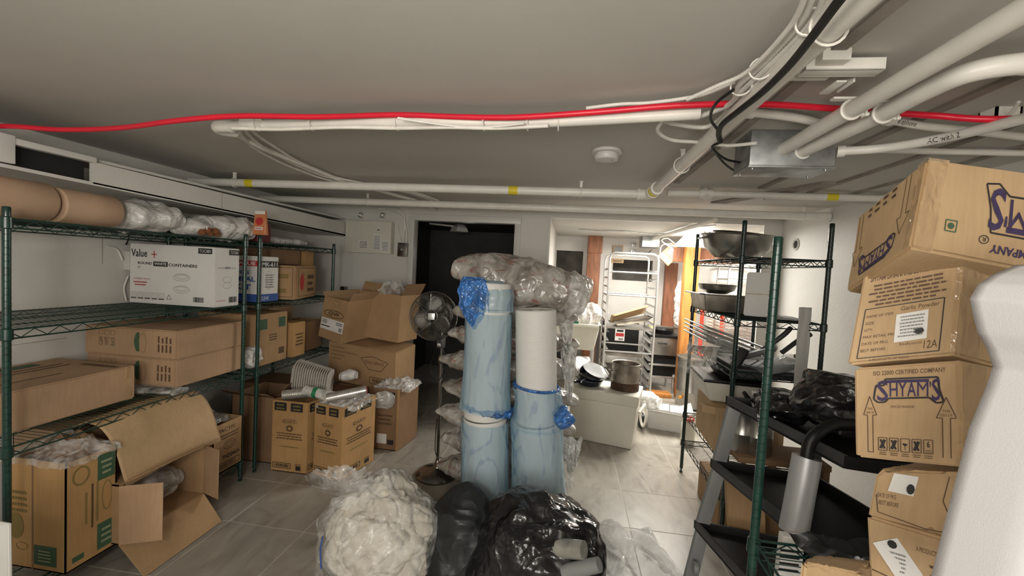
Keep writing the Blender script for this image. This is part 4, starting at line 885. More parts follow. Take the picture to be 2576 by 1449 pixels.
k = Carton('carton', 'brown carton with a red chilli picture on the second shelf', bx8(-2.45, 2.92, 1.195, -2.12, 3.38, 1.455, rz=0.25), 'kraft', amp=0.001)
f = k.faces['right']; f.ell('redink', 0.3, 0.5, 0.09, 0.25); f.line('redink', [(0.28, 0.7), (0.36, 0.8)], 0.006); f.frame('brink', 0.14, 0.08, 0.94, 0.94, 0.004); f.rect('brink', 0.55, 0.6, 0.85, 0.72); f.rect('brink', 0.55, 0.2, 0.85, 0.3); f.rect('brink', 0.55, 0.4, 0.8, 0.5)
f = k.faces['front']; f.frame('brink', 0.14, 0.08, 0.94, 0.94, 0.004); f.rect('olink', 0.3, 0.62, 0.85, 0.75); f.rect('olink', 0.3, 0.2, 0.8, 0.32); k.done()
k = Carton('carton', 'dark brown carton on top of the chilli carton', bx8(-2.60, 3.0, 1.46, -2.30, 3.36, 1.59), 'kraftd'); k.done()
k = Carton('carton', 'tan carton at the far end of the second shelf', bx8(-2.66, 3.40, 1.195, -2.28, 3.52, 1.585), 'kraft3'); k.faces['front'].smudge('brink', 0.3, 0.5, 0.9, 0.8, 4, 2); k.done()
k = Carton('carton', 'brown carton with two green squares on the third shelf', bx8(-2.62, 2.68, 0.725, -2.16, 3.02, 1.10), 'kraft', amp=0.001)
f = k.faces['right']; f.rect('grink', 0.08, 0.70, 0.34, 0.90); f.rect('grink', 0.70, 0.70, 0.92, 0.90); f.smudge('brink', 0.4, 0.45, 0.65, 0.6, 3, 9); f.rect('brink', 0.72, 0.15, 0.9, 0.28); k.done()
k = Carton('carton', 'plain brown carton behind the green-square one on the third shelf', bx8(-2.62, 3.05, 0.725, -2.34, 3.33, 1.12), 'kraft2'); k.done()
k = Carton('carton', 'yellowish carton with bold black lettering on the third shelf', bx8(-2.43, 3.06, 0.725, -2.14, 3.22, 1.0), 'kraft3'); k.faces['front'].text('ink', 'K', 0.1, 0.3, 0.6, 0.72, bold=0.04); k.faces['right'].smudge('brink', 0.2, 0.3, 0.8, 0.7, 4, 3); k.done()
k = Carton('carton', 'brown open carton leaning at the end of the third shelf', bx8(-2.40, 3.26, 0.725, -2.18, 3.52, 0.98), 'kraftd', open_top=True); k.done()
r_ = thing('plastic_jug', 'white clouded plastic bag bulging between the two left racks', 'bag', (-2.2, 2.58, 0.73))
blob('bag', 'wbag', (-2.17, 2.66, 0.73), (0.05, 0.07), 0.15, r_, seed=5, amp=0.02, f=14, nu=50, nv=30)
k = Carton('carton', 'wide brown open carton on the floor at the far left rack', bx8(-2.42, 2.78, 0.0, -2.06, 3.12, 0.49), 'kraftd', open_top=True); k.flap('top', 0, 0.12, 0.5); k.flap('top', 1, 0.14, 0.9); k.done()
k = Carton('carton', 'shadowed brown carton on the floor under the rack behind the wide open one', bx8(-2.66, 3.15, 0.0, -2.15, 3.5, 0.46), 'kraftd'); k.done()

# ---------------------------------------------------------------- CARTONS BETWEEN RACK AND DOOR
def cupbox(label, c, seed=0):
    k = Carton('carton', label, c, 'kraft3', open_top=True, group=None)
    for f, s_ in ((k.faces['front'], 1), (k.faces['right'], 0)):
        for u in (0.06, 0.52):
            f.rect('ink', u, 0.86, u+0.34, 0.975); f.smudge('olink', u+0.04, 0.87, u+0.30, 0.965, 2, int(u*10))
        f.text('brink', 'DART', 0.32, 0.70, 0.66, 0.735, bold=0.01); f.ell('brink', 0.49, 0.718, 0.21, 0.032, 0.002)
        f.ell('brink', 0.5, 0.62, 0.10, 0.045); f.ell('kraft3', 0.5, 0.62, 0.05, 0.022, e=0.001)
        f.smudge('brink', 0.12, 0.46, 0.88, 0.565, 3, 4)
        f.ell('olink', 0.5, 0.36, 0.3, 0.01); f.frame('ink', 0.05, 0.055, 0.55, 0.125, 0.004); f.barcode('ink', 0.1, 0.07, 0.5, 0.11, seed)
        f.rect('ink', 0.70, 0.04, 0.84, 0.10); f.smudge('brink', 0.66, 0.105, 0.88, 0.135, 2, 2)
    return k
k = cupbox('left of the two upright cup cartons on the floor', [(-2.02, 2.69, 0), (-1.75, 2.69, 0), (-1.69, 2.95, 0), (-1.96, 2.98, 0), (-2.02, 2.69, 0.51), (-1.75, 2.69, 0.51), (-1.69, 2.95, 0.51), (-1.96, 2.98, 0.51)]); k.done()
k = cupbox('right of the two upright cup cartons, its brown side showing', [(-1.71, 2.71, 0), (-1.475, 2.66, 0), (-1.40, 3.0, 0), (-1.64, 3.05, 0), (-1.71, 2.71, 0.51), (-1.475, 2.66, 0.51), (-1.40, 3.0, 0.51), (-1.64, 3.05, 0.51)], 4); k.done()
k = Carton('carton', 'open brown carton standing behind the cup cartons near the doorway', [(-1.55, 3.20, 0), (-1.29, 3.20, 0), (-1.25, 3.52, 0), (-1.50, 3.52, 0), (-1.55, 3.20, 0.50), (-1.29, 3.20, 0.50), (-1.25, 3.52, 0.50), (-1.50, 3.52, 0.50)], 'kraftd', open_top=True)
f = k.faces['front']; f.rect('kraft3', 0.93, 0.0, 1.0, 1.0); f.rect('ink', 0.6, 0.84, 0.85, 0.95); f.rect('paper', 0.3, 0.1, 0.62, 0.26); f.rect('ink', 0.65, 0.09, 0.85, 0.17); f.smudge('brink', 0.3, 0.4, 0.8, 0.6, 3, 3); k.done()
# stack against the wall
k = Carton('carton', 'wide brown carton with a basket emblem, under the tilted open ones', [(-2.05, 3.42, 0.47), (-1.40, 3.34, 0.43), (-1.33, 3.62, 0.45), (-1.95, 3.70, 0.49), (-2.05, 3.42, 0.81), (-1.40, 3.34, 0.765), (-1.33, 3.62, 0.80), (-1.95, 3.70, 0.84)], 'kraft', amp=0.0015)
f = k.faces['front']; f.text('brink', 'BLACK BASE', 0.05, 0.86, 0.25, 0.90); f.text('brink', 'Half Pan Steam Table Foam', 0.05, 0.76, 0.45, 0.80); f.text('brink', 'Medium Pack', 0.05, 0.66, 0.26, 0.70); f.text('brink', 'CONTAINER', 0.05, 0.57, 0.2, 0.61)
f.line('ink', [(0.50, 0.72), (0.68, 0.80), (0.90, 0.70), (0.80, 0.46), (0.62, 0.46), (0.50, 0.72)], 0.004); f.text('brink', 'FOOD SERVICE', 0.56, 0.60, 0.84, 0.68); f.frame('ink', 0.64, 0.12, 0.92, 0.28, 0.004); f.barcode('brink', 0.68, 0.15, 0.88, 0.25, 9); k.done()
k = Carton('carton', 'tall narrow carton with round emblem and white label, its lid flap raised', [(-2.15, 3.42, 0.845), (-1.90, 3.36, 0.80), (-1.72, 3.66, 0.84), (-1.98, 3.72, 0.86), (-2.10, 3.42, 1.20), (-1.84, 3.36, 1.17), (-1.66, 3.66, 1.20), (-1.92, 3.72, 1.22)], 'kraft', open_top=True)
k.flap('top', 1, 0.10, 0.9, 'kraft2'); k.flap('top', 2, 0.12, 1.2); k.flap('top', 3, 0.05, 0.7, 'kraft2')
f = k.faces['front']; f.ell('brink', 0.5, 0.62, 0.40, 0.085, 0.006); f.text('brink', 'QW', 0.27, 0.57, 0.73, 0.67, bold=0.03); f.rect('paper', 0.03, 0.22, 0.97, 0.49); f.smudge('ink', 0.06, 0.36, 0.3, 0.46, 3, 2); f.rect('ink', 0.06, 0.29, 0.42, 0.315, e=0.001); f.barcode('ink', 0.8, 0.25, 0.92, 0.34, 3); f.smudge('ink', 0.65, 0.38, 0.93, 0.46, 2, 8)
f.rect('tape', 0.35, 0.8, 0.7, 1.0); k.done()
k = Carton('carton', 'plain open brown carton showing its broad blank side, against the wall', [(-1.86, 3.56, 0.85), (-1.45, 3.50, 0.82), (-1.36, 3.72, 0.83), (-1.80, 3.80, 0.86), (-1.86, 3.58, 1.26), (-1.44, 3.52, 1.235), (-1.35, 3.74, 1.24), (-1.79, 3.82, 1.26)], 'kraft', open_top=True); k.flap('top', 2, 0.05, 1.2); k.flap('top', 1, 0.12, 1.1, 'kraftd'); k.done()
liner('clear bag tuft sticking out of the plain open carton', -1.66, -1.48, 3.56, 3.70, 1.26, 0.10, 33)
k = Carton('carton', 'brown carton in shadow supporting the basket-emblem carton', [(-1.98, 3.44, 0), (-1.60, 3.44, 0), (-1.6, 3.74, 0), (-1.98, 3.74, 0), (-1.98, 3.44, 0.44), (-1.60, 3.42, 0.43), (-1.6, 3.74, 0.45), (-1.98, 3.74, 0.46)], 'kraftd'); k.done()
r_ = thing('wall_hook', 'small chrome bracket on the back wall above the open cartons', 'bracket', (-1.98, 4.12, 1.36)); q = at_y(865, 725, 4.12); MB().box((q.x-0.02, 4.08, q.z-0.02), (q.x+0.03, YB, q.z+0.02)).build('body', M['chrome'], r_, bevel=0.004)
# pulp tray stack lying on its side
tr = thing('tray_stack', 'stack of grey pulp trays lying on its side on the cup cartons', 'trays', (-1.86, 3.0, 0.5))
a = V((-2.02, 2.92, 0.46)); ax = V((0.30, 0.10, -0.02)).normalized()
for i in range(16):
    c0 = V((-2.0, 2.93, 0.63))+ax*0.0155*i+V((0, 0, -0.004*i)); m = MB(); up = V((0.1, 0.15, 1)).normalized(); sd_ = ax.cross(up).normalized(); up = sd_.cross(ax).normalized()
    R = 0.115; pts = []
    for k2 in range(24):
        t = 2*math.pi*k2/24+0.3; cx, cz = math.cos(t), math.sin(t); g = (abs(cx)**4+abs(cz)**4)**-0.25; pts.append((cx*g, cz*g))
    vs = [c0+sd_*x*R+up*z*R for x, z in pts]+[c0+sd_*x*R*0.9+up*z*R*0.9 for x, z in pts]+[c0-ax*0.022+sd_*x*R*0.74+up*z*R*0.74 for x, z in pts]+[c0+ax*0.004+sd_*x*R+up*z*R for x, z in pts]
    fs = []
    for k2 in range(24):
        b2 = (k2+1) % 24; fs += [(k2, b2, 24+b2, 24+k2), (24+k2, 24+b2, 48+b2, 48+k2), (72+k2, 72+b2, b2, k2)]
    fs += [tuple(48+k2 for k2 in range(24)), tuple(72+k2 for k2 in range(23, -1, -1))]
    m.add(vs, fs)
    if i == 0:
        for dx, dz in ((-0.4, 0.4), (0.4, 0.4), (-0.4, -0.4), (0.4, -0.4)): m.lathe([(0, 0.012), (0.02, 0.008), (0.026, 0)], c0-ax*0.022+sd_*dx*R*0.8+up*dz*R*0.8, 14, axis=-ax)
    m.build('tray', M['fibre'], tr, smooth=False)
# foil sleeve rolls
def sleeve(label, a, b, r, mat='foil'):
    a, b = V(a), V(b); t = thing('cup_sleeve', label, 'cups', a); L = (b-a).length; prof = [(r*0.6, 0), (r, 0.001)]; z = 0.006
    while z < L-0.006: prof += [(r, z), (r*0.955, z+0.0015), (r, z+0.003)]; z += 0.013
    prof += [(r, L-0.002), (r*0.97, L), (r*0.9, L), (r*0.85, L-0.02), (0.001, L-0.02)]
    MB().lathe(prof, a, 24, axis=b-a).build('lids', M[mat], t, smooth=True); return t
sleeve('silvery sleeve of stacked lids lying on the right cup carton, red rim', (-1.63, 2.72, 0.545), (-1.385, 2.82, 0.60), 0.034)
q = bpy.data.objects['cup_sleeve']; MB().ring((-1.387, 2.819, 0.600), 0.030, 0.0025, (0.245, 0.10, 0.055), 20, 5).build('rim', M['redink'], q, smooth=True)
sleeve('silvery sleeve of stacked lids on the left cup carton', (-1.98, 2.74, 0.53), (-1.76, 2.82, 0.555), 0.036)
sleeve('clear sleeve of lids with green band between the two cup cartons', (-1.84, 2.78, 0.565), (-1.60, 2.78, 0.54), 0.036, 'cfilm2')
MB().tube([(-1.765, 2.78, 0.559), (-1.735, 2.78, 0.556)], 0.038, 20).build('band', plain('green_band', (0.03, 0.22, 0.10), 0.35), bpy.data.objects['cup_sleeve.002'], smooth=True)
liner('crumpled clear film over the cup cartons', -1.70, -1.42, 2.72, 3.0, 0.50, 0.05, 41, mat='cfilm2')
liner('dark crumpled film topping the open carton near the doorway', -1.52, -1.24, 3.24, 3.50, 0.50, 0.06, 44, mat='cfilm2')
bagthing('plastic_bag', 'clear film hanging down between cup carton and open carton', (-1.40, 3.16, 0.42), 0.08, 0.03, 0.06, 0.3, 'cfilm2', seed=50, amp=0.02)
bagthing('plastic_bag', 'small white crumpled bag behind the pulp tray stack', (-1.70, 3.14, 0.60), 0.06, 0.04, 0.03, 0.3, 'wbag', seed=51, amp=0.02)
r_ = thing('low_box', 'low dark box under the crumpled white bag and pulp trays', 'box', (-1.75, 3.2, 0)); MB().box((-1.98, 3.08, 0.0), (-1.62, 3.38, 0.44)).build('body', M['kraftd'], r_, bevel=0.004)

# ---------------------------------------------------------------- PEDESTAL FAN
FC = at_y(1090, 795, 2.86); fbx, fby = at_z(1096, 1200, 0.0).x, 2.9
fn = thing('pedestal_fan', 'chrome pedestal fan in front of the dark doorway', 'fan', (fbx, fby, 0))
MB().lathe([(0.150, 0.0), (0.155, 0.008), (0.155, 0.016), (0.148, 0.024), (0.11, 0.040), (0.06, 0.052), (0.03, 0.062), (0.022, 0.08), (0.017, 0.11), (0.013, 0.115)], (fbx, fby, 0), 48).build('base', M['chrome'], fn, smooth=True)
MB().tube([(fbx, fby, 0.10), (fbx-0.008, fby, 0.86)], 0.0115, 16).build('pole', M['chrome'], fn, smooth=True)
MB().tube([(fbx-0.008, fby, 0.84), (fbx-0.012, fby, 1.0)], 0.008, 12).build('inner_pole', M['chrome'], fn, smooth=True)
MB().lathe([(0.018, 0.82), (0.02, 0.825), (0.02, 0.87), (0.014, 0.88)], (fbx-0.008, fby, 0), 16).build('collar', M['chrome'], fn, smooth=True)
MB().box((fbx-0.04, fby-0.025, 0.93), (fbx+0.012, fby+0.03, 1.02)).build('switch_box', M['dgrey'], fn, bevel=0.008)
MB().box((fbx-0.034, fby-0.028, 0.945), (fbx-0.004, fby-0.024, 0.965)).build('switch', M['alu'], fn, bevel=0.002)
ax = V((0.06, -1, 0.05)).normalized(); hb = FC-ax*0.09
MB().lathe([(0.02, -0.05), (0.05, -0.045), (0.058, 0.0), (0.055, 0.05), (0.02, 0.07)], hb, 24, axis=ax).build('motor', M['dgrey'], fn, smooth=True)
MB().tube(spline([V((fbx-0.012, fby, 1.0)), V((fbx-0.014, fby+0.01, 1.06)), hb+V((0, 0, -0.05))], 5), 0.012, 10).build('neck', M['chrome'], fn, smooth=True)
RC = 0.168
gf = MB(); Mx = V((0, 0, 1)).rotation_difference(ax).to_matrix()
def cage(sgn, m):
    for k in range(1, 17):
        rr = RC*(0.26+0.74*k/16); zz = sgn*(0.045*math.sqrt(max(0, 1-(rr/RC)**2.2))); m.ring(tuple(FC+Mx@V((0, 0, zz))), rr, 0.0013, tuple(ax), 48, 4)
    for k in range(8):
        a = math.pi*2*k/8+0.2; m.tube([FC+Mx@V((RC*f*math.cos(a), RC*f*math.sin(a), sgn*(0.047*math.sqrt(max(0, 1-f**2.2))))) for f in (0.25, 0.45, 0.65, 0.82, 0.93, 1.0)], 0.0022, 5)
    return m
cage(1, MB()).build('front_grille', M['chrome'], fn, smooth=True); cage(-1, MB()).build('rear_grille', M['chrome'], fn, smooth=True)
MB().ring(tuple(FC), RC+0.002, 0.005, tuple(ax), 56, 8).build('rim', M['chrome'], fn, smooth=True)
m = MB().ring(tuple(FC+ax*0.05), 0.042, 0.004, tuple(ax), 32, 8)
m.build('hub_ring', M['chrome'], fn, smooth=True)
s_ = ax.cross(V((0, 0, 1))).normalized(); u_ = s_.cross(ax)
MB().obb(FC+ax*0.046-s_*0.024-u_*0.024, s_*0.048, u_*0.048, ax*0.01).build('badge', M['alu'], fn, bevel=0.004)
for k in range(3):
    a0 = 2.1*k+1.45; vs = []; fs = []
    for i in range(9):
        r = 0.03+0.115*i/8; wdt = 0.028+0.05*math.sin(math.pi*min(1, i/8*0.9+0.1))
        for j in range(5):
            t = (j/4-0.5); aa = a0+t*wdt*2/max(r, 0.06); q = FC+Mx@V((r*math.cos(aa), r*math.sin(aa), 0.0+0.03*t)); vs.append(q)
    for i in range(8):
        for j in range(4): a = i*5+j; fs.append((a, a+1, a+6, a+5))
    MB().add(vs, fs).build('blade', M['blade'], fn, smooth=True).modifiers.new('s', 'SOLIDIFY').thickness = 0.0015
tag(MB().tube(spline([V((fbx-0.03, fby-0.03, 0.94)), V((fbx-0.075, fby-0.035, 0.80)), V((fbx-0.02, fby-0.045, 0.70)), V((fbx+0.045, fby-0.04, 0.82)), V((fbx-0.02, fby-0.035, 1.0)), V((fbx-0.05, fby-0.02, 1.1))], 8), 0.0028, 6).build('cord', M['blk'], None, smooth=True), 'thin black cord looped around the fan pole', 'cord')
tag(MB().tube(spline([V((fbx-0.014, fby-0.012, 0.42)), V((fbx-0.02, fby-0.014, 0.3)), V((fbx-0.012, fby-0.02, 0.17)), V((fbx+0.02, fby+0.02, 0.12)), V((fbx+0.07, fby+0.09, 0.05)), V((fbx+0.16, fby+0.12, 0.008))], 8), 0.003, 6).build('cord', M['blk'], None, smooth=True), 'black power cord trailing down the fan pole to the floor', 'cord')

# ---------------------------------------------------------------- STACK OF PRINTED SACKS
YS = 2.88
tiers = [(0.10, 1128, 1415), (0.285, 1132, 1440), (0.47, 1118, 1436), (0.66, 1130, 1440), (0.85, 1120, 1437), (1.04, 1140, 1432), (1.21, 1150, 1425)]
for k, (z, l, r) in enumerate(tiers):
    xl = at_y(l, 900, YS).x; xr = at_y(r, 900, YS).x+0.02; 
    bagthing('foam_tray_sack', 'red-printed plastic sack behind the blue rolls, ' + ('lowest of the stack', 'second from the floor', 'third from the floor', 'fourth from the floor', 'fifth from the floor', 'sixth from the floor', 'just below the slumped top one')[k], ((xl+xr)/2, YS+random.uniform(-0.015, 0.015), z), (xr-xl)/2+0.04, 0.19, 0.092, random.uniform(-0.05, 0.05), 'sack', cat='sack', group='printed sacks in the tall stack', seed=60+k, amp=0.022, ear=0.035, tilt=random.uniform(-0.05, 0.05), ns=1.7, fr=4.5)
bagthing('foam_tray_sack', 'largest plastic sack, slumped to the right on top of the stack', (-0.32, YS-0.02, 1.43), 0.47, 0.21, 0.155, 0.0, 'sack', cat='sack', group='printed sacks in the tall stack', seed=71, amp=0.035, ear=0.07, tilt=0.16, ns=2.0, fr=3)
bagthing('plastic_bag', 'pale bag end with knotted corner sticking out right of the top sack', (0.05, YS-0.06, 1.36), 0.10, 0.12, 0.13, 0.3, 'cfilm2', seed=73, amp=0.05, ear=0.05, tilt=0.3)
# loose film tails on both sides
def tail(label, px, py, w_, h_, seed, mat='cfilm2', Y=2.72):
    c = at_y(px, py, Y)
    def fn_(u, v):
        d = fold(V((u*2, v*2, seed)), 2.2, seed); return V((c.x+w_*(u-0.5)*(1-0.7*v)+0.03*v*math.copysign(1, w_), Y+0.05*d+0.08*u*v, c.z+h_*(0.5-v)+0.03*noise.noise(V((u*4, v*4, seed)))))
    tag(sheet(fn_, 26, 26).build('film_tail', M[mat], None, smooth=True), label, 'plastic film')
tail('torn white film corner low on the right of the sack stack', 1432, 1150, 0.16, 0.24, 3, 'wbag', 2.70)
tail('loose film strip low on the left of the sack stack', 1152, 1110, 0.10, 0.16, 5)
tail('loose film by the fan base on the left of the sack stack', 1160, 1190, 0.12, 0.16, 7)
tail('thin film shred hanging at the right foot of the sack stack', 1425, 1215, 0.12, 0.16, 9, 'cfilm')
tail('white film frill on the right of the sack stack at pan height', 1425, 940, 0.12, 0.35, 11, 'wbag')
tail('white film frill on the right of the sack stack above the pans', 1420, 850, 0.11, 0.22, 13, 'wbag')

# ---------------------------------------------------------------- FOAM ROLLS IN BLUE FILM
YR = 2.48
def cyl_path(pxs, Y):
    return [at_y(x, y, Y) for x, y in pxs]
def roll_stack(label, spec, seed, group):
    pass
def filmtube(name, pts, rads, mat, parent, seed, amp=0.01, n=72, stepz=0.012, cap=False, label=None):
    """upright film sleeve following centre points, with vertical pleats"""
    P_ = resample(spline([V(p) for p in pts], 8), stepz); vs = []; fs = []; L = len(P_)
    for i, c0 in enumerate(P_):
        t = i/(L-1)*(len(rads)-1); k = min(int(t), len(rads)-2); rr = rads[k]+(rads[k+1]-rads[k])*(t-k)
        for j in range(n):
            a = 2*math.pi*j/n; q = V((math.cos(a), math.sin(a), 0)); s = V((q.x*2.2, q.y*2.2, c0.z*1.1+seed))
            d = max(-0.3, fold(s, 2.0, seed))*amp+0.004+abs(noise.noise(V((q.x*6, q.y*6, c0.z*2.0+seed))))*amp*0.9
            vs.append(c0+q*(rr+d))
    for i in range(L-1):
        for j in range(n): a = i*n+j; b = i*n+(j+1) % n; fs.append((a, b, b+n, a+n))
    if cap: fs.append(tuple((L-1)*n+k for k in range(n)))
    return MB().add(vs, fs).build(name, M[mat], parent, smooth=True, label=label)
def foam_roll(c0, c1, r):
    m = MB(); c0, c1 = V(c0), V(c1); L = (c1-c0).length
    m.lathe([(r*0.3, 0.002), (r-0.006, 0), (r, 0.006), (r, L*0.5), (r, L-0.006), (r-0.006, L), (r*0.82, L-0.002), (r*0.78, L-0.006), (r*0.5, L-0.004), (0.028, L-0.006), (0.025, L-0.05)], c0, 56, axis=c1-c0)
    return m
G = 'foam rolls standing in blue film'
# left column: bottom, middle, top
xb = at_y(1226, 1200, YR).x; xm = at_y(1224, 950, YR).x; xt = at_y(1232, 740, YR).x
zb = at_y(1226, 1045, YR).z; zt = at_y(1226, 705, YR).z
a = thing('foam_roll', 'lower left foam roll wrapped in blue film, on the floor', 'foam roll', (xb, YR, 0), G)
foam_roll((xb, YR, 0.0), (xm+0.003, YR, zb-0.01), 0.132).build('foam', M['foam'], a, smooth=True)
filmtube('film_sleeve', [(xb, YR, 0.004), ((xb+xm)/2+0.0015, YR, zb/2), (xm+0.003, YR, zb-0.02)], [0.150, 0.142, 0.140, 0.138, 0.140], 'bfilm', a, 3, 0.004)
b = thing('foam_roll', 'upper left foam roll wrapped in blue film, standing on the lower one', 'foam roll', (xm, YR, zb), G)
foam_roll((xm, YR, zb-0.005), (xt, YR, zt-0.17), 0.128).build('foam', M['foam'], b, smooth=True)
filmtube('film_sleeve', [(xm, YR, zb+0.05), (xm, YR, 1.0), (xt, YR, zt-0.19)], [0.150, 0.138, 0.134, 0.133, 0.135], 'bfilm', b, 8, 0.004)
m = pillow_mb((xm+0.02, YR-0.0, zb+0.055), 0.15, 0.145, 0.016, 5, 0.0, 0.015, 0.05, tilt=0.14, fr=14); m.build('gathered_film', M['bfilm2'], b, smooth=True)
c = thing('foam_roll', 'short foam roll on top of the left column with knotted blue film', 'foam roll', (xt, YR, zt-0.17), G)
foam_roll((xt+0.004, YR-0.005, zt-0.165), (xt+0.008, YR-0.005, zt-0.012), 0.122).build('foam', M['foam'], c, smooth=True)
filmtube('film_sleeve', [(xt+0.004, YR, zt-0.18), (xt+0.006, YR, zt-0.1), (xt+0.008, YR, zt+0.002)], [0.134, 0.128, 0.130, 0.118, 0.05], 'bfilm', c, 12, 0.007, cap=True)
kx = at_y(1188, 730, YR-0.13)
def knot(u, v):
    a = 2*math.pi*u; d = fold(V((math.cos(a)*1.5, math.sin(a)*1.5, v*1.6)), 2.0, 5)
    prof = 0.012+0.055*math.sin(math.pi*min(1, v*0.9+0.12))**0.8*(1.15-0.35*v)
    zz = 0.075-0.30*v
    r = prof*(1+0.35*d)
    return V((kx.x+r*math.cos(a)*1.15+0.025*v, kx.y+0.02+r*math.sin(a)*0.6, kx.z+zz))
sheet(knot, 64, 40).build('knotted_film', M['bfilm2'], c, smooth=True)
# right column: base, bulging middle, bare roll on top
xb2 = at_y(1362, 1240, YR).x; xm2 = at_y(1350, 1060, YR).x; xt2 = at_y(1350, 960, YR).x; xu = at_y(1348, 775, YR).x
z1 = at_y(1350, 1060, YR).z; z2 = at_y(1350, 965, YR).z; z3 = at_y(1348, 778, YR).z
a = thing('foam_roll', 'lower right foam roll wrapped in blue film, on the floor', 'foam roll', (xb2, YR-0.02, 0), G)
foam_roll((xb2, YR-0.02, 0), (xm2, YR-0.01, z1-0.005), 0.132).build('foam', M['foam'], a, smooth=True)
filmtube('film_sleeve', [(xb2, YR-0.02, 0.004), ((xb2+xm2)/2, YR-0.015, z1/2), (xm2, YR-0.01, z1)], [0.165, 0.158, 0.150, 0.146, 0.150], 'bfilm', a, 15, 0.005)
b = thing('foam_roll', 'right foam roll with bare white top half standing out of blue film', 'foam roll', (xm2, YR, z1), G)
foam_roll((xm2, YR, z1), (xu, YR, z3), 0.121).build('foam', M['foam'], b, smooth=True)
filmtube('film_sleeve', [(xm2+0.003, YR, z1-0.02), (xm2+0.006, YR, (z1+z2)/2), (xt2, YR, z2-0.01)], [0.152, 0.145, 0.140, 0.134, 0.132, 0.136], 'bfilm', b, 18, 0.006)
MB().ring((xt2, YR, z2-0.012), 0.134, 0.009, (0.06, 0, 1), 48, 8).build('film_cuff', M['bfilm2'], b, smooth=True)
kx2 = at_y(1418, 1050, YR-0.08)
m = pillow_mb(kx2, 0.05, 0.03, 0.045, 7, 0.3, 0.02, 0.03, tilt=0.9, fr=14, nu=40, nv=30); m.build('knotted_film', M['bfilm2'], b, smooth=True)

# ---------------------------------------------------------------- BAGS ON THE FLOOR IN FRONT
rb = thing('rag_bag', 'clear bag stuffed with cream rags on the floor, lower centre', 'bag', (-0.86, 1.93, 0))
blob('rags', 'rag', (-0.845, 1.95, 0), (0.262, 0.25), 0.45, rb, seed=4, amp=0.022, f=5.2, nu=220, nv=130, fn=billow, fine=0.15, prof=[0.78, 0.98, 1.02, 1.02, 0.98, 0.86, 0.62, 0.3, 0.02], rough_top=1.2)
blob('bag', 'cfilm', (-0.85, 1.95, 0), (0.295, 0.28), 0.475, rb, seed=9, amp=0.035, f=4.2, nu=150, nv=90, prof=[0.80, 0.98, 1.01, 1.02, 1.0, 0.9, 0.7, 0.36, 0.02], rough_top=1.0)
kq = at_y(845, 1245, 1.78)
def mouth(u, v):
    a = 2*math.pi*u; d = fold(V((math.cos(a)*1.6, math.sin(a)*1.6, v*2)), 2.0, 3)
    r = 0.03+0.07*v+0.035*d*v; return V((kq.x+0.02+r*math.cos(a)*1.3-0.03*v, kq.y+0.12-0.07*v+r*math.sin(a), kq.z-0.06+0.09*v+0.03*d*v))
sheet(mouth, 70, 26).build('bag_mouth', M['cfilm'], rb, smooth=True)
MB().tube(spline([at_y(812, 1350, 1.70), at_y(806, 1385, 1.69), at_y(808, 1430, 1.69)], 6), 0.0035, 6).build('string', M['blueink'], rb, smooth=True)
bb = thing('black_bin_bag', 'big black bin bag slumped on the floor, lower centre right', 'bag', (-0.2, 1.95, 0))
blob('bag', 'blackbag', (-0.06, 1.93, 0), (0.30, 0.27), 0.475, bb, seed=17, amp=0.034, f=3.6, nu=170, nv=100, prof=[1.12, 1.12, 1.1, 1.05, 0.99, 0.92, 0.78, 0.5, 0.02], fine=0.3, rough_top=0.8)
tag(blob('bin_bag', 'blackmat', (-0.45, 2.05, 0), (0.19, 0.24), 0.43, None, seed=23, amp=0.03, f=2.8, nu=130, nv=70, prof=[1.0, 1.0, 1.0, 0.96, 0.9, 0.8, 0.65, 0.4, 0.02], fine=0.15), 'duller dark bag pressed between the rag bag and the shiny black one', 'bag')
r_ = thing('wrapped_packet', 'grey plastic item under film poking out of the black bag, lower right', 'packet', (0.2, 1.82, 0.2))
a = at_y(1375, 1375, 1.74); b = at_y(1470, 1372, 1.70)
MB().tube([a+V((0, 0.03, -0.02)), b+V((0, 0.0, -0.02))], [0.040, 0.036], 16).build('packet', plain('dim_packet', (0.24, 0.235, 0.21), 0.15, var=0.3, scale=14), r_, smooth=True)
MB().tube([at_y(1420, 1440, 1.70), at_y(1508, 1420, 1.66)], [0.032, 0.028], 16).build('packet', M['greypl'], r_, smooth=True)
# clear sheet on the floor
def fs(u, v):
    a = V((0.10, 2.60)); b_ = V((0.56, 2.50)); c_ = V((0.80, 1.80)); d_ = V((0.22, 1.70))
    xy = a*(1-u)*(1-v)+b_*u*(1-v)+c_*u*v+d_*(1-u)*v; q = V((xy.x*3, xy.y*3, 0)); st = xy.x*7+xy.y*3.2
    h_ = 0.055*(0.5+0.5*math.sin(st*5+2*noise.noise(q)))*(0.4+0.6*abs(noise.noise(q*1.7)))*2+0.03*abs(noise.noise(q*4)); e = min(1, 6*min(u, 1-u, v, 1-v))
    return V((xy.x+0.05*noise.noise(q*1.3+V((0, 0, 5))), xy.y+0.05*noise.noise(q*1.3+V((0, 0, 9))), 0.004+h_*e*1.5))
tag(sheet(fs, 90, 110).build('plastic_sheet', M['sheetfilm'], None, smooth=True), 'crumpled clear plastic sheet lying on the tiles right of the black bag', 'plastic sheet')

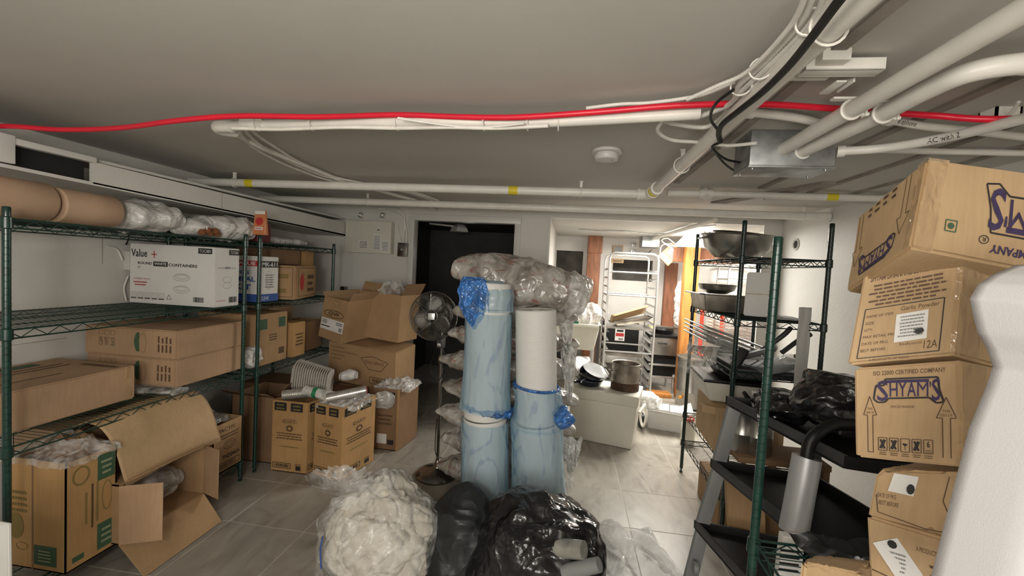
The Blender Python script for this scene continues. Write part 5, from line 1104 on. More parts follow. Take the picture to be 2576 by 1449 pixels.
# ---------------------------------------------------------------- WHITE CHEST WITH PANS
ch = thing('storage_chest', 'large off-white plastic chest with pans and a pot on its lid', 'chest', (0.36, 3.95, 0))
c8 = [V(p) for p in ((0.09, 3.86, 0.0), (0.625, 3.72, 0.0), (0.72, 4.08, 0.0), (0.18, 4.22, 0.0), (0.07, 3.85, 0.38), (0.645, 3.70, 0.38), (0.745, 4.09, 0.38), (0.16, 4.24, 0.38))]
MB().hexa(c8).build('body', M['tubpl'], ch, bevel=0.012, seg=3)
def grow(p, c, k, z): return V((c.x+(p.x-c.x)*k, c.y+(p.y-c.y)*k, z))
cc = sum(c8[4:], V())/4
MB().hexa([grow(p, cc, 1.02, 0.375) for p in c8[4:]]+[grow(p, cc, 1.05, 0.475) for p in c8[4:]]).build('lid', M['tubpl'], ch, bevel=0.015, seg=3)
MB().tube([c8[5]+V((0.03, 0.06, -0.06)), c8[6]+V((0.03, -0.06, -0.06))], 0.012, 8).build('handle', M['tubpl'], ch, smooth=True)
ZT = 0.477
pq = at_z(1572, 985, ZT)
pt = thing('stock_pot', 'burnt-on steel stock pot on the right of the chest lid', 'pot', (0.56, 3.92, ZT))
PC = V((0.565, 3.93, ZT))
MB().lathe([(0.0, 0.001), (0.118, 0.001), (0.125, 0.01), (0.125, 0.235), (0.131, 0.24), (0.128, 0.243), (0.120, 0.238), (0.119, 0.02), (0.0, 0.015)], PC, 44).build('body', M['dsteel'], pt, smooth=True)
MB().lathe([(0.126, 0.004), (0.1262, 0.06), (0.1256, 0.075)], PC, 44).build('burnt_base', plain('burnt_crust', (0.06, 0.028, 0.012), 0.7, var=0.6, scale=25), pt, smooth=True)
for a in (3.6, 0.5):
    d = V((math.cos(a), math.sin(a), 0)); s = V((-d.y, d.x, 0)); MB().tube(spline([PC+d*0.124+s*0.03+V((0, 0, 0.18)), PC+d*0.16+s*0.028+V((0, 0, 0.18)), PC+d*0.16-s*0.028+V((0, 0, 0.18)), PC+d*0.124-s*0.03+V((0, 0, 0.18))], 4), 0.005, 6).build('handle', M['steel'], pt, smooth=True)
tag(MB().tube([at_y(1540, 960, 3.86), at_y(1507, 905, 3.80)], 0.004, 6).build('ladle_handle', M['steel'], None, smooth=True), 'thin metal utensil handle leaning on the stock pot', 'utensil')
M['panblack'] = plain('dark_blue_enamel', (0.008, 0.013, 0.028), 0.2, var=0.4, spec=0.7)
def pan(label, c, ax_, R=0.125, h_=0.06, hdir=None, outer='panblack', inner='enamel'):
    r_ = thing('frying_pan', label, 'pan', c, 'pans on the chest'); c = V(c)
    MB().lathe([(0.0, 0), (R*0.72, 0.0), (R*0.9, h_*0.35), (R, h_), (R*0.975, h_)], c, 36, axis=ax_).build('body', M[outer], r_, smooth=True)
    MB().lathe([(R*0.975, h_), (R*0.87, h_*0.4), (R*0.7, 0.006), (0.0, 0.006)], c, 36, axis=ax_).build('inside', M[inner], r_, smooth=True)
    MB().ring(tuple(c+V(ax_).normalized()*h_), R*0.99, 0.0022, ax_, 40, 5).build('rim', M['steel'], r_, smooth=True)
    if hdir:
        hd = V(hdir); b0_ = c+V(ax_).normalized()*h_*0.7+hd.normalized()*R*0.95
        MB().tube([b0_, b0_+hd*0.5, b0_+hd], [0.012, 0.009, 0.013], 8).build('handle', M['panblack'], r_, smooth=True)
        MB().lathe([(0.004, -0.016), (0.007, 0), (0.004, 0.016)], b0_+hd*0.94, 10, axis=(0, -1, 0.2)).build('rivet', M['steel'], r_, smooth=True)
    return r_
pan('bottom dark pan of the leaning pile on the chest', (0.24, 3.98, ZT+0.002), (0.05, -0.03, 1), 0.13, 0.055, (-0.10, -0.09, 0.0))
pan('middle dark pan of the leaning pile on the chest, short handle', (0.25, 3.99, ZT+0.055), (0.18, -0.22, 1), 0.128, 0.055, (-0.05, -0.12, -0.01))
pan('top pale pan of the leaning pile on the chest', (0.29, 3.97, ZT+0.105), (0.28, -0.32, 1), 0.125, 0.045, None)
pan('pan standing on edge at the back of the pile on the chest', (0.17, 4.02, ZT+0.13), (0.5, -0.6, 0.8), 0.115, 0.04, None)
r_ = thing('food_can', 'small dark lidded can behind the pans', 'can', (0.10, 4.1, 0.60)); q = at_y(1457, 915, 4.3)
MB().lathe([(0.048, -0.16), (0.048, 0), (0.046, 0.006), (0.03, 0.006), (0.028, 0.0), (0.0, 0.0)], q, 20).build('body', M['dsteel'], r_, smooth=True)
MB().box((q.x-0.06, 4.24, 0.0), (q.x+0.06, 4.36, q.z-0.16)).build('block', M['tubpl'], r_, bevel=0.004)

# ---------------------------------------------------------------- FAR ROOM
def far(name, label, cat, loc, group=None): return thing(name, label, cat, loc, group)
# bakery rack
def bun_rack(label, x0, x1, y0, y1, h_, n, z0=0.12, top_round=True):
    r_ = far('sheet_pan_rack', label, 'rack', ((x0+x1)/2, (y0+y1)/2, 0), 'aluminium sheet pan racks')
    for y in (y0, y1):
        m = MB(); p = [V((x0, y, 0.08)), V((x0, y, h_-0.07)), V((x0+0.015, y, h_-0.02)), V((x0+0.06, y, h_)), V((x1-0.06, y, h_)), V((x1-0.015, y, h_-0.02)), V((x1, y, h_-0.07)), V((x1, y, 0.08))]
        m.tube(p, 0.013, 8).build('frame', M['alu'], r_, smooth=True)
    for z in (0.12, 0.62, 1.28, 1.55):
        for y in (y0, y1): MB().tube([(x0, y, z), (x1, y, z)], 0.010, 8).build('crossbar', M['alu'], r_, smooth=True)
    for x in (x0, x1):
        s = 1 if x == x0 else -1
        for k in range(n):
            z = z0+(h_-0.2-z0)*k/(n-1); m = MB(); m.box((min(x, x+s*0.045), y0, z), (max(x, x+s*0.045), y1, z+0.003)).box((x-0.0015, y0, z), (x+0.0015, y1, z+0.02)); m.build('pan_slide', M['alu'], r_)
    for x in (x0, x1):
        for y in (y0, y1): MB().lathe([(0.035, -0.012), (0.038, 0), (0.035, 0.012)], (x, y, 0.04), 16, axis=(1, 0, 0)).build('caster', M['blk'], r_, smooth=True)
    return r_
bun_rack('tall empty aluminium bun pan rack behind the white chest', 0.46, 1.01, 5.02, 5.62, 1.77, 15)
# trays on it with brown sheet
r_ = far('sheet_pan', 'shallow metal sheet pan resting in the bun pan rack', 'tray', (0.73, 5.25, 0.88))
MB().hexa([(0.48, 5.03, 0.885), (0.99, 5.03, 0.885), (0.99, 5.4, 0.885), (0.48, 5.4, 0.885), (0.47, 5.01, 0.91), (1.0, 5.01, 0.91), (1.0, 5.42, 0.91), (0.47, 5.42, 0.91)]).build('pan', M['steel'], r_)
def curl(u, v): a = -0.5+2.7*u; return V((0.52+0.40*v+0.02*u, 5.12+0.08*math.cos(a), 0.965+0.07*math.sin(a)+0.16*v*0.9+0.0*u))
o = sheet(curl, 18, 10).build('cardboard_sheet', M['kraft4'], None, smooth=True); tag(o, 'curled sheet of cardboard on the bun pan rack', 'cardboard'); o.modifiers.new('s', 'SOLIDIFY').thickness = 0.006
r_ = far('roasting_pan', 'tilted metal pan under the curled cardboard', 'pan', (0.82, 5.2, 0.93)); MB().hexa([V(q) for q in ((0.60, 5.06, 0.915), (0.92, 5.06, 0.98), (0.92, 5.3, 0.98), (0.60, 5.3, 0.915), (0.55, 5.04, 0.96), (1.0, 5.04, 1.05), (1.0, 5.32, 1.05), (0.55, 5.32, 0.96))]).build('body', M['dsteel'], r_, bevel=0.01)
# laundry sink
r_ = far('utility_sink', 'off-white plastic utility sink behind the sack stack', 'sink', (0.2, 4.95, 0))
a = at_y(1425, 813, 4.75); b = at_y(1512, 816, 4.75)
x0, x1, zt_ = -0.17, b.x, a.z
MB().hexa([V(q) for q in ((x0+0.05, 4.80, zt_-0.30), (x1-0.06, 4.80, zt_-0.30), (x1-0.06, 5.15, zt_-0.30), (x0+0.05, 5.15, zt_-0.30), (x0, 4.75, zt_-0.02), (x1-0.01, 4.75, zt_-0.02), (x1-0.01, 5.2, zt_-0.02), (x0, 5.2, zt_-0.02))]).build('basin', M['tubpl'], r_, bevel=0.02, seg=3)
MB().box((x0-0.01, 4.73, zt_-0.03), (x1+0.005, 4.76, zt_+0.005)).box((x0-0.01, 5.19, zt_-0.03), (x1+0.005, 5.22, zt_+0.005)).box((x1-0.025, 4.73, zt_-0.03), (x1+0.005, 5.22, zt_+0.005)).build('rim', M['tubpl'], r_, bevel=0.006)
for x in (x0+0.05, x1-0.07):
    for y in (4.82, 5.12): MB().tube([(x, y, 0), (x+0.004, y, zt_-0.29)], 0.013, 8).build('leg', M['alu'], r_, smooth=True)
bagthing('plastic_bag', 'grey crumpled plastic bags heaped in the utility sink', (0.17, 4.93, zt_+0.08), 0.2, 0.14, 0.13, 0.1, 'cfilm2', seed=80, amp=0.06)
r_ = far('sponge', 'small green scouring pad on the sink rim', 'sponge', (0.02, 4.75, zt_)); q = at_y(1447, 805, 4.745); MB().box((q.x-0.04, 4.735, zt_+0.005), (q.x+0.04, 4.77, zt_+0.03)).build('pad', plain('green_pad', (0.01, 0.13, 0.07), 0.8), r_, bevel=0.004)
k = Carton('detergent_box', 'pale plastic bin with yellow and blue label below the sink', bx8(0.02, 4.86, 0, 0.30, 5.10, 0.52), 'wboard'); f = k.faces['front']; f.rect('yellow', 0.2, 0.88, 0.5, 0.93); f.rect('blueink', 0.3, 0.70, 0.52, 0.85); k.done()
# griddle
r_ = far('griddle', 'flat steel griddle top on legs behind the bun pan rack', 'griddle', (0.8, 5.95, 0))
MB().box((0.50, 5.70, 0.42), (1.02, 6.12, 0.47)).build('plate', M['dsteel'], r_, bevel=0.006)
MB().box((0.50, 5.695, 0.34), (1.02, 5.705, 0.44)).build('front_panel', M['alu'], r_, bevel=0.003)
for x in (0.53, 0.99):
    for y in (5.73, 6.08): MB().tube([(x, y, 0), (x, y, 0.42)], 0.016, 8).build('leg', M['dsteel'], r_, smooth=True)
r_ = far('fryer', 'black fryer cabinet with red and white label behind the rack', 'fryer', (0.72, 6.0, 0.47))
MB().box((0.50, 5.95, 0.472), (1.0, 6.15, 0.86)).build('body', M['blk'], r_, bevel=0.006)
f = Face((0.50, 5.95, 0.472), (1.0, 5.95, 0.472), (1.0, 5.95, 0.86), (0.50, 5.95, 0.86)); f.rect('paper', 0.36, 0.34, 0.62, 0.78); f.rect('redink', 0.38, 0.5, 0.6, 0.62, e=0.001); f.barcode('ink', 0.46, 0.37, 0.58, 0.44, 3); f.rect('ink', 0.4, 0.66, 0.58, 0.74, e=0.001); f.emit(r_)
# range
r_ = far('gas_range', 'steel range with black knob bar on legs, right of the griddle', 'range', (1.28, 5.9, 0))
MB().box((1.10, 5.66, 0.50), (1.46, 6.1, 0.73)).build('body', M['steel'], r_, bevel=0.005)
MB().box((1.08, 5.645, 0.73), (1.47, 6.1, 0.765)).build('edge', M['blk'], r_, bevel=0.005)
MB().box((1.10, 5.66, 0.36), (1.46, 5.68, 0.385)).box((1.10, 5.66, 0.2), (1.46, 5.68, 0.225)).box((1.44, 5.66, 0.2), (1.46, 5.69, 0.5)).build('shelf', M['alu'], r_, bevel=0.002)
MB().box((1.11, 5.70, 0.22), (1.45, 6.05, 0.50)).build('oven', M['blk'], r_, bevel=0.004)
MB().tube([(1.2, 5.65, 0.66), (1.2, 5.62, 0.66), (1.30, 5.62, 0.66), (1.30, 5.65, 0.66)], 0.008, 6).build('handle', M['blk'], r_, smooth=True)
for x in (1.13, 1.43):
    for y in (5.7, 6.06): MB().tube([(x, y, 0), (x, y, 0.25)], 0.02, 8).build('leg', M['alu'], r_, smooth=True)
r_ = far('cooking_pan', 'black pan and yellow can on top of the steel range', 'pan', (1.25, 5.9, 0.77)); MB().lathe([(0.0, 0), (0.11, 0), (0.13, 0.05), (0.12, 0.05), (0.1, 0.008), (0, 0.008)], (1.3, 5.85, 0.767), 24).build('pan', M['blk'], r_, smooth=True); MB().lathe([(0.04, 0), (0.04, 0.13), (0.0, 0.13)], (1.15, 5.95, 0.767), 16).build('can', plain('pale_yellow', (0.6, 0.58, 0.3), 0.5), r_, smooth=True)
r_ = far('work_table', 'grey steel worktable along the far wall', 'table', (1.6, 6.0, 0))
MB().box((1.15, 6.10, 0.80), (3.2, 6.23, 0.83)).build('top', M['steel'], r_, bevel=0.004)
for x in (1.2, 2.1, 3.1): MB().tube([(x, 6.16, 0), (x, 6.16, 0.8)], 0.02, 8).build('leg', M['alu'], r_, smooth=True)
# timber step under range
r_ = far('timber_step', 'brown timber board on the floor before the range', 'board', (1.2, 5.5, 0)); MB().box((0.98, 5.44, 0.0), (1.36, 5.62, 0.05)).build('board', M['wood2'], r_, bevel=0.004)
# tall steel pot
r_ = far('tall_stock_pot', 'tall dull steel cylinder pot standing at the foot of the orange post', 'pot', (1.44, 5.2, 0))
q = at_y(1728, 1000, 5.15)
MB().lathe([(0.0, 0.02), (0.15, 0.02), (0.156, 0.03), (0.156, 0.2), (0.158, 0.205), (0.156, 0.21), (0.156, 0.57), (0.17, 0.58), (0.172, 0.60), (0.15, 0.605), (0.146, 0.03)], (q.x+0.03, 5.15, 0), 40).build('body', M['steel'], r_, smooth=True)
MB().lathe([(0.0, 0.56), (0.148, 0.565)], (q.x+0.03, 5.15, 0), 40).build('liner', M['dsteel'], r_, smooth=True)
MB().lathe([(0.02, 0), (0.018, 0.03)], (q.x-0.10, 5.05, 0.14), 10, axis=(-0.6, -1, 0)).build('tap', plain('orange_tap', (0.7, 0.3, 0.05), 0.4), r_, smooth=True)
# posts
r_ = far('timber_post', 'dark brown wooden post at the left of the far room', 'post', (0.23, 6.05, 0)); a = at_y(1475, 700, 6.0); b = at_y(1508, 700, 6.0)
MB().box((a.x, 6.0, 0), (b.x, 6.12, ZF)).build('post', M['wood'], r_, bevel=0.005); MB().box((a.x-0.005, 5.985, 1.80), (b.x+0.015, 6.13, ZF-0.002)).build('cap', M['wood'], r_, bevel=0.006)
r_ = far('timber_post', 'bright orange pine post lit by the lamp', 'post', (1.5, 5.5, 0)); a = at_y(1722, 700, 5.45); b = at_y(1758, 700, 5.45)
MB().box((a.x, 5.45, 0.0), (b.x, 5.58, ZF)).build('post', M['wood2'], r_, bevel=0.005); MB().box((a.x-0.12, 5.59, 1.72), (b.x+0.5, 5.63, 1.9)).build('beam', M['wood'], r_, bevel=0.004)
r_ = far('timber_post', 'rough brown board standing on end against the far wall', 'post', (1.55, 6.2, 0)); a = at_y(1672, 720, 6.15); b = at_y(1703, 720, 6.15)
MB().box((a.x, 6.15, 0.75), (b.x, 6.24, 1.72)).build('post', M['wood'], r_, bevel=0.005)
r_ = far('hanging_bag', 'long white bag hanging beside the orange post', 'bag', (1.62, 6.0, 1.0)); q = at_y(1708, 760, 5.9)
blob('bag', 'wbag', (q.x, 5.9, q.z-0.33), (0.06, 0.05), 0.62, r_, seed=4, amp=0.02, f=9, nu=40, nv=40)
MB().tube([(q.x, 5.9, q.z+0.26), (q.x, 5.95, ZF)], 0.003, 5).build('cord', M['cable'], r_)
# wall boxes
for k, (x0, y0_, x1, y1_, lab) in enumerate(((1541, 641, 1568, 618, 'small framed grey panel on the far wall'), (1586, 640, 1600, 628, 'grey wall outlet on the far wall with a white plug'), (1588, 620, 1600, 612, 'tiny grey junction box above the far outlet'))):
    a = at_y(x0, y0_, 6.22); b = at_y(x1, y1_, 6.22); r_ = far('wall_panel', lab, 'panel', a)
    MB().box((a.x, 6.21, a.z), (b.x, YF, b.z)).build('frame', M['kraft4'] if k == 0 else M['galv'], r_, bevel=0.004); MB().box((a.x+0.015, 6.205, a.z+0.015), (b.x-0.015, 6.212, b.z-0.015)).build('door', M['greypl'] if k == 0 else M['trim'], r_)
a = at_y(1553, 656, 6.22); r_ = far('wall_label', 'strip of small labels on the far wall above the pan rack', 'label', a); MB().box((a.x-0.09, 6.235, a.z-0.03), (a.x+0.09, YF, a.z+0.03)).build('panel', M['kraft4'], r_); f = Face((a.x-0.09, 6.235, a.z-0.03), (a.x+0.09, 6.235, a.z-0.03), (a.x+0.09, 6.235, a.z+0.03), (a.x-0.09, 6.235, a.z+0.03)); f.smudge('ink', 0.1, 0.2, 0.9, 0.8, 2, 3); f.emit(r_)
# tilted framed panel hanging
q = at_y(1686, 640, 5.6); r_ = far('breaker_box', 'grey framed breaker panel hanging tilted from its wires', 'panel', q)
d1 = V((math.cos(-0.75), 0, math.sin(-0.75))); d2 = V((-d1.z, 0, d1.x))
MB().obb(q-d1*0.09-d2*0.12, d1*0.18, d2*0.24, V((0, 0.06, 0))).build('frame', M['kraft4'], r_, bevel=0.004); MB().obb(q-d1*0.07-d2*0.03-V((0, 0.006, 0)), d1*0.14, d2*0.13, V((0, 0.01, 0))).build('door', M['greypl'], r_); MB().obb(q-d1*0.05-d2*0.01-V((0, 0.009, 0)), d1*0.05, d2*0.08, V((0, 0.004, 0))).build('label', M['paper'], r_)
MB().obb(q-d1*0.08-d2*0.105-V((0, 0.004, 0)), d1*0.16, d2*0.06, V((0, 0.01, 0))).build('lower_door', M['galv'], r_)
for k, pts in enumerate(([(1690, 612), (1665, 618), (1660, 640)], [(1700, 615), (1680, 600), (1665, 606), (1690, 625)], [(1715, 612), (1690, 618), (1672, 612)])):
    tag(MB().tube(spline([at_y(x, y, 5.5-0.05*k) for x, y in pts], 6), 0.006, 6).build('cable', M['cable'], None, smooth=True), ('pale wire dropping on the left of the hanging breaker panel', 'pale wire looping highest above the hanging breaker panel', 'short pale wire crossing the top of the hanging breaker panel')[k], 'cable')
a = at_y(1612, 618, 5.8); r_ = far('far_junction_box', 'grey metal box on the far ceiling with wires', 'box', a); MB().box((a.x, 5.7, a.z-0.02), (a.x+0.22, 5.95, ZF)).build('body', M['galv'], r_, bevel=0.004)
a_, b_ = at_z(1640, 600, ZF-0.02), at_z(1790, 556, ZF-0.02)
tag(MB().tube([at_z(1628, 605, ZF-0.03), at_z(1800, 553, ZF-0.03)], 0.02, 8).build('conduit', M['pipe'], None, smooth=True), 'pale conduit crossing the far room ceiling towards the lamp', 'pipe')
tag(MB().tube(spline([at_z(1455, 576, ZF-0.01), at_z(1500, 580, ZF-0.012), at_z(1570, 581, ZF-0.012), at_z(1640, 588, ZF-0.012), at_z(1680, 586, ZF-0.012), at_z(1720, 575, ZF-0.015), at_z(1800, 566, ZF-0.015)], 8), 0.006, 6).build('cable', M['galv'], None, smooth=True), 'grey cable stapled across the far room ceiling', 'cable')
a = at_z(1462, 576, ZF); tag(MB().box((a.x-0.03, a.y-0.01, ZF-0.014), (a.x+0.05, a.y+0.01, ZF)).build('ceiling_bracket', M['galv'], None), 'small metal bracket at the end of the far ceiling cable', 'bracket')
tag(MB().tube(spline([at_y(1592, 634, 6.2), at_y(1606, 640, 6.2), at_y(1625, 640, 6.2), at_y(1640, 628, 6.2)], 6), 0.005, 6).build('cord', M['dgrey'], None, smooth=True), 'dark cord from the far wall outlet', 'cord')
# dark wires near lamp
for k, pts in enumerate(([(1790, 556), (1778, 575), (1772, 585)], [(1800, 552), (1790, 575), (1785, 585)], [(1780, 555), (1800, 562), (1830, 554)])):
    tag(MB().tube(spline([at_y(x, y, 4.9) for x, y in pts], 6), 0.008, 6).build('cable', M['blk'], None, smooth=True), ('black wire nearest the lamp, hanging steeply', 'black wire hanging just right of the steep one by the lamp', 'black wire running sideways above the far room lamp')[k], 'cable')
# lamp
q = at_y(1752, 600, 5.0); r_ = far('fluorescent_lamp', 'brightly lit lamp on the far room ceiling', 'lamp', q)
MB().hexa([V(p) for p in ((q.x-0.15, 4.9, q.z-0.07), (q.x+0.22, 4.9, q.z-0.07), (q.x+0.22, 5.4, q.z-0.07), (q.x-0.15, 5.4, q.z-0.07), (q.x-0.06, 4.95, q.z+0.045), (q.x+0.16, 4.95, q.z+0.045), (q.x+0.16, 5.35, q.z+0.045), (q.x-0.06, 5.35, q.z+0.045))]).build('shade', M['lampglass'], r_)
MB().box((q.x-0.02, 5.0, q.z+0.046), (q.x+0.12, 5.3, ZF)).build('mount', M['trim'], r_)
MB().box((q.x-0.12, 4.86, q.z-0.10), (q.x+0.24, 4.885, q.z-0.07)).build('reflector_edge', M['galv'], r_)
# red hand truck
r_ = far('hand_truck', 'red hand truck seen through the wire rack', 'hand truck', (1.75, 5.6, 0)); a = at_y(1769, 760, 5.5).x; b = at_y(1820, 760, 5.5).x; zt2 = at_y(1780, 765, 5.5).z
for x in (a, b): MB().tube([(x, 5.5, 0.1), (x, 5.5, zt2-0.06), (x+(0.03 if x == a else -0.03), 5.5, zt2)], 0.024, 8).build('rail', M['redpaint'], r_, smooth=True)
MB().tube([(a+0.03, 5.5, zt2), (b-0.03, 5.5, zt2)], 0.018, 8).build('handle', M['redpaint'], r_, smooth=True)
for z in (0.25, 0.55, 0.82): MB().box((a, 5.49, z-0.022), (b, 5.51, z+0.022)).build('crossbar', M['redpaint'], r_)
MB().box((a-0.06, 5.3, 0.02), (b+0.06, 5.5, 0.03)).build('toe_plate', M['redpaint'], r_)
for x in (a-0.05, b+0.05): MB().lathe([(0.08, -0.03), (0.1, -0.02), (0.1, 0.02), (0.08, 0.03)], (x, 5.58, 0.1), 20, axis=(1, 0, 0)).build('wheel', M['blk'], r_, smooth=True)
bun_rack('second aluminium pan rack against the far right wall', 2.02, 2.45, 5.7, 6.1, 1.72, 12)
r_ = far('wire_basket_stack', 'stack of bright wire baskets behind the rack', 'baskets', (1.95, 5.0, 0))
for i in range(6):
    z = 0.86+0.035*i; m = MB(); x0, x1, y0_, y1_ = 1.62, 1.98, 4.75, 5.1
    for t in range(8): m.tube([(x0+(x1-x0)*t/7, y0_, z), (x0+(x1-x0)*t/7, y1_, z)], 0.003, 4, cap=False)
    m.tube([(x0, y0_, z+0.03), (x1, y0_, z+0.03), (x1, y1_, z+0.03), (x0, y1_, z+0.03), (x0, y0_, z+0.03)], 0.004, 5); m.build('basket', M['steel'], r_, smooth=True)
MB().box((1.60, 4.74, 0.0), (2.0, 5.12, 0.85)).build('stand', M['alu'], r_, bevel=0.006)
# white file box on floor and jug
k = Carton('file_box', 'open white box with papers on the floor right of the chest', [(0.87, 4.32, 0), (1.17, 4.26, 0), (1.24, 4.62, 0), (0.93, 4.68, 0), (0.87, 4.32, 0.175), (1.19, 4.26, 0.165), (1.26, 4.62, 0.165), (0.93, 4.68, 0.175)], 'wboard', open_top=True); k.flap('top', 0, 0.12, 0.35); k.flap('top', 1, 0.10, 0.5); k.done()
tag(MB().obb((0.93, 4.36, 0.165), (0.14, -0.02, 0), (0.05, 0.22, 0.0), (0, 0, 0.02)).build('paper_stack', M['paper'], None), 'stack of white paper in the open white box', 'paper')
tag(MB().obb((1.08, 4.34, 0.16), (0.11, -0.02, 0), (0.05, 0.22, 0.0), (0, 0, 0.02)).build('paper_stack', M['paper'], None), 'second stack of white paper at the right in the white box', 'paper')
bagthing('plastic_bag', 'white plastic bag draped between the chest and the white box', (0.86, 4.42, 0.25), 0.13, 0.08, 0.07, -0.5, 'wbag', seed=90, amp=0.03)
r_ = far('plastic_jug', 'pale jug with red cap behind the rack foot', 'jug', (1.16, 3.98, 0)); MB().lathe([(0.0, 0), (0.055, 0.0), (0.06, 0.01), (0.06, 0.19), (0.035, 0.225), (0.022, 0.23)], (1.16, 3.98, 0), 24).build('body', M['tubpl'], r_, smooth=True); MB().lathe([(0.045, 0.225), (0.05, 0.23), (0.045, 0.25), (0.02, 0.26), (0.0, 0.26)], (1.16, 3.98, 0), 20).build('cap', M['redpaint'], r_, smooth=True)
tag(MB().tube(spline([V((0.80, 4.2, 0.30)), V((0.82, 4.18, 0.15)), V((0.80, 4.2, 0.05)), V((0.78, 4.25, 0.14)), V((0.80, 4.22, 0.26))], 6), 0.012, 8).build('hose_coil', M['cable'], None, smooth=True), 'coiled pale hose at the right end of the chest', 'hose')
r_ = far('trolley_wheel', 'black wheel of a trolley between the chest and the white box', 'wheel', (0.82, 4.3, 0.1)); MB().lathe([(0.05, -0.02), (0.075, -0.015), (0.075, 0.015), (0.05, 0.02)], (0.80, 4.30, 0.078), 20, axis=(1, 0.2, 0)).build('tyre', M['blk'], r_, smooth=True)

# ---------------------------------------------------------------- RIGHT DARK RACK CONTENTS
def bowl(label, c, R, h_, mat='steel', tilt=(0, 0, 1), cat='bowl', name='steel_bowl', foot=0.55):
    r_ = thing(name, label, cat, c); MB().lathe([(0.0, 0.0), (R*foot*0.8, 0.0), (R*foot, 0.004), (R*0.86, h_*0.45), (R*0.95, h_*0.97), (R, h_), (R*0.98, h_+0.004), (R*0.93, h_*0.97), (R*0.84, h_*0.45), (R*foot*0.97, 0.01), (0, 0.008)], c, 48, axis=tilt).build('bowl', M[mat], r_, smooth=True); return r_
b_ = bowl('large worn steel basin on top of the dark rack', (1.07, 2.94, 1.662), 0.225, 0.15, 'steel', (0.03, -0.04, 1))
MB().tube(spline([V((0.875, 2.86, 1.79)), V((0.835, 2.84, 1.785)), V((0.83, 2.92, 1.785)), V((0.862, 2.94, 1.79))], 4), 0.006, 6).build('handle', M['steel'], b_, smooth=True)
bowl('second steel basin nested and tilted inside the first on the dark rack', (1.12, 2.97, 1.70), 0.20, 0.125, 'dsteel', (0.10, -0.06, 1))
r_ = thing('steel_pan', 'deep rectangular steel pan on the second shelf', 'pan', (0.99, 3.0, 1.31))
MB().hexa([V(q) for q in ((0.90, 2.90, 1.312), (1.14, 2.88, 1.312), (1.14, 3.2, 1.312), (0.90, 3.2, 1.312), (0.88, 2.88, 1.42), (1.15, 2.86, 1.42), (1.15, 3.22, 1.42), (0.88, 3.22, 1.42))]).build('body', M['dsteel'], r_, bevel=0.012, seg=3)
MB().box((0.85, 2.86, 1.418), (1.16, 2.89, 1.426)).box((0.85, 2.86, 1.418), (0.88, 3.24, 1.426)).build('rim', M['steel'], r_, bevel=0.002)
bowl('shallow round steel bowl resting on the rectangular pan', (1.0, 3.02, 1.425), 0.125, 0.06, 'steel')
# hanging white plastic wrap on the rack
def wrap(label, px0, py0, px1, py1, Y, seed, mat='wbag', thick=0.04):
    c4 = [at_y(px0-8, py1, Y), at_y(px1-12, py1, Y), at_y(px0+8, py0, Y), at_y(px1+4, py0, Y)]; a, b = c4[0], c4[3]
    def f_(u, v): return V(((c4[0].x*(1-u)+c4[1].x*u)*(1-v)+(c4[2].x*(1-u)+c4[3].x*u)*v+0.006*noise.noise(V((v*4, seed, u))), Y+0.03*u+thick*0.5*noise.noise(V((u*3, v*3, seed))), a.z+(b.z-a.z)*v))
    o = sheet(f_, 16, 24).build('plastic_wrap', M[mat], None, smooth=True); o.modifiers.new('s', 'SOLIDIFY').thickness = 0.003; return tag(o, label, 'plastic wrap')
k = Carton('wrapped_carton', 'upright white wrapped box on the second shelf of the dark rack', [(1.07, 2.74, 1.31), (1.22, 2.68, 1.31), (1.30, 2.84, 1.31), (1.16, 2.90, 1.31), (1.075, 2.74, 1.575), (1.22, 2.68, 1.58), (1.30, 2.84, 1.58), (1.16, 2.90, 1.575)], 'wboard', amp=0.002); k.tape('front', 0.0, 0.5, 1.0, 0.52); k.done()
wrap('long white plastic sheet hanging beside the rear post of the dark rack', 2003, 775, 2046, 1010, 2.50, 3, 'wboard', 0.01)
tag(sheet(lambda u, v: V((1.17+0.22*u, 2.56+0.30*v, 1.312+0.012*abs(noise.noise(V((u*4, v*4, 2)))))), 24, 24).build('plastic_wrap', M['fabric'], None, smooth=True), 'flat white sheet spread over the second shelf of the dark rack', 'plastic wrap')
# pile of grey handled grills/pans on third shelf
def clutter(label, a, b, w_, t_, mat, cat='pan', name='grill_press', hl=None):
    a, b = V(a), V(b); d = b-a; s = d.cross(V((0, 0, 1))).normalized()*w_; r_ = thing(name, label, cat, a); MB().obb(a-s/2, d, s, d.cross(s).normalized()*t_).build('plate', M[mat], r_, bevel=0.004)
    if hl: MB().tube(spline([V(q) for q in hl], 5), [0.014]*(5*(len(hl)-1)) + [0.011], 10).build('handle', M['dgrey'], r_, smooth=True)
    return r_
clutter('grey flat grill tool leaning on the third shelf, handle up right', (1.10, 2.62, 1.02), (1.34, 2.66, 1.08), 0.2, 0.03, 'greypl', hl=[(1.24, 2.60, 1.12), (1.34, 2.62, 1.20), (1.40, 2.62, 1.235)])
clutter('darker grill tool crossing the first on the third shelf', (1.02, 2.70, 1.06), (1.20, 2.60, 1.16), 0.14, 0.03, 'dgrey', hl=[(1.14, 2.62, 1.12), (1.24, 2.60, 1.22), (1.28, 2.60, 1.27)])
clutter('dark steel griddle pan flat on the third shelf', (1.0, 2.75, 1.012), (1.36, 2.75, 1.012), 0.36, 0.05, 'dgrey')
clutter('small upright black tray on the third shelf', (0.98, 2.60, 1.02), (1.03, 2.6, 1.13), 0.10, 0.02, 'blk')
clutter('slim grey metal rail lying across the third shelf', (0.98, 2.66, 1.07), (1.16, 2.56, 1.10), 0.02, 0.02, 'greypl')
